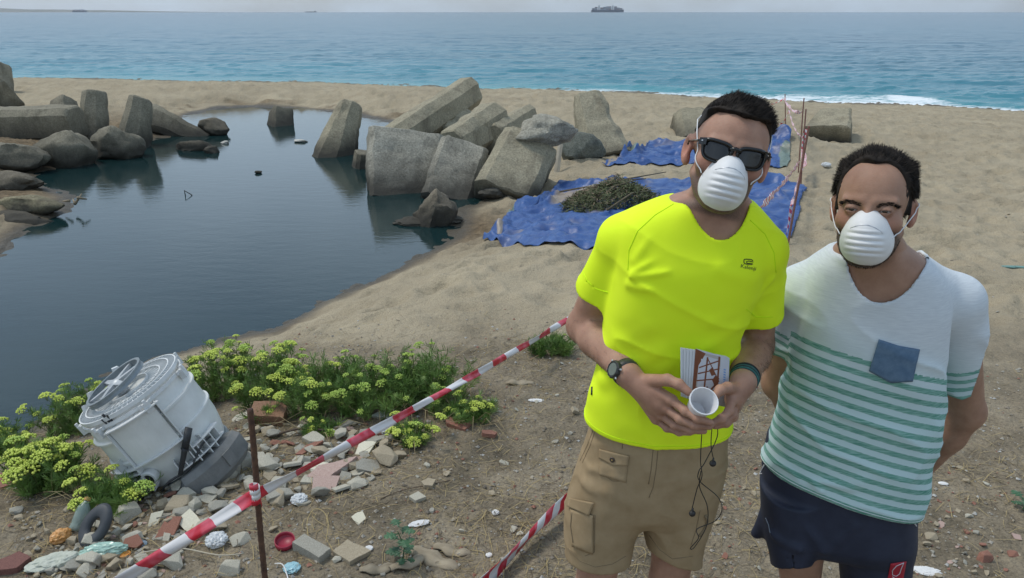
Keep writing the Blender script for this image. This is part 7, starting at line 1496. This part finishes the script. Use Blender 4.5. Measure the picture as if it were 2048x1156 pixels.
# eyes
for s_ in (-1, 1):
    c_ = H2.w((s_ * .0315, -.0795, .004)) - np.array(p2.location); q = MB(); v_, f_ = ico(.0112, c_, sub=3); q.add(v_, f_); ey = q.build('eye', mat('eye_white', (.24, .20, .18), rough=.2), p2, smooth=True)
    Me = Matrix.Translation(c_) @ Matrix(H2.M.tolist()).to_4x4() @ Matrix.Rotation(R(90), 4, 'X') @ Matrix.Rotation(R(-8), 4, 'X'); q = MB(); q.lathe([(0, .0118), (.003, .0117), (.0058, .0101)], 24, Me); q.build('iris', mat('iris_brown', (.03, .018, .01), rough=.1), ey, smooth=True)
def th2(L_, P):
    x, y, z = L_.T; xa = np.abs(x); zb = np.interp(y, [-.11, -.08, -.066, -.05, -.038, -.022, 0, .018, .05, .1], [.108, .106, .101, .089, .048, .022, .020, .0, -.05, -.06]) + .010 * np.exp(-((xa - .040) / .014) ** 2) * (y < -.03) - .006 * np.exp(-(x / .014) ** 2) + .004 * fbm3(L_ * 60, 2, 3)
    zb0 = zb; zb = np.minimum(zb, np.where((y > -.030) & (y < .004) & (xa > .06), -.012, 9)); zb = np.where((xa > .057) & (y > -.062) & (y < 0), np.minimum(zb, np.interp(xa, [.057, .066], [.07, .012])), zb); s = sst(-.002, .010, z - zb) * (1 - sst(.074, .078, xa) * sst(.04, .034, z))
    top = sst(.07, .10, z); side = sst(.052, .066, xa) * sst(.02, .05, z); t = s * (.0015 + (.0015 + .0045 * top + .005 * side) * sst(-.002, .02, z - zb0) + .006 * top * np.exp(-((x + .012) / .02) ** 2) * (y < 0)) - (1 - s) * .012; return t + s * .0035 * fbm3(L_ * A(55, 55, 30), 3, 8)
hv2, hF2 = hair_vol(H2, th2, hb2[0] + A(0, 0, .08), hb2[1] + A(0, .02, .04)); hair2 = obj('hair', mesh('hair', inv(hv2, p2), hF2, True, [HAIR]), p2); fc = H2.loc(hv2[hF2].mean(1)); sel = th2(fc, None) > .003
fin(strands('hair_strands', hair2, HAIR, hv2, hF2, sel, 15000, lambda L, g: (.012 + .004 * sst(.06, .1, L[:, 2])) * g.uniform(.5, 1.3, len(L)), lambda L, g: np.stack([np.sign(L[:, 0]) * .35 * sst(.02, .06, np.abs(L[:, 0])), .35 + 0 * L[:, 0], .25 - .9 * sst(.09, .03, L[:, 2])], 1), 3, Hd=H2))
# brows, fine frontal hair, beard stubble
def face_hairs(name, root, Hd, v, F, fn, n, ln, dr, seed, w_=.0004):
    c = Hd.loc(v[F].mean(1)); s = fn(c)
    if s.sum() > 3: fin(strands(name, root, HAIR, v, F, s, n, lambda L, g: ln * g.uniform(.6, 1.3, len(L)), dr, seed, w_=w_, seg=2, Hd=Hd))
brow = lambda c: (np.abs(np.abs(c[:, 0]) - .033) < .021) & (np.abs(c[:, 2] - (.0135 + .005 * np.clip((np.abs(c[:, 0]) - .015) / .02, 0, 1) - .16 * np.clip(np.abs(c[:, 0]) - .040, 0, 1) * 3)) < .0036) & (c[:, 1] < -.05)
for sg in (-1, 1): face_hairs('eyebrow', p2, H2, v1, F1, lambda c: brow(c) & (c[:, 0] * sg > 0), 330, .007, lambda L, g: np.stack([np.sign(L[:, 0]) * 1.0, 0 * L[:, 0], .25 + 0 * L[:, 0]], 1), 5, .0005)
face_hairs('beard', p2, H2, v1, F1, lambda c: (c[:, 2] < -.035 - .35 * np.clip(c[:, 1] + .075, 0, 1)) & (c[:, 2] > -.122) & (c[:, 1] < .01), 6500, .0045, lambda L, g: np.stack([0 * L[:, 0], -.2 + 0 * L[:, 0], -1 + 0 * L[:, 0]], 1), 6, .0003)
straps = [[(s * .050, -.078, -.050), (s * .068, -.045, -.028), (s * .083, .006, -.0), (s * .086, .022, .018), (s * .07, .07, .03), (0, .12, .03)] for s in (-1, 1)]
mk = mask_part(H2, None, straps, 4, 1.0, -.002, .002); reparent(mk, p2); mk.location = (0, 0, 0)
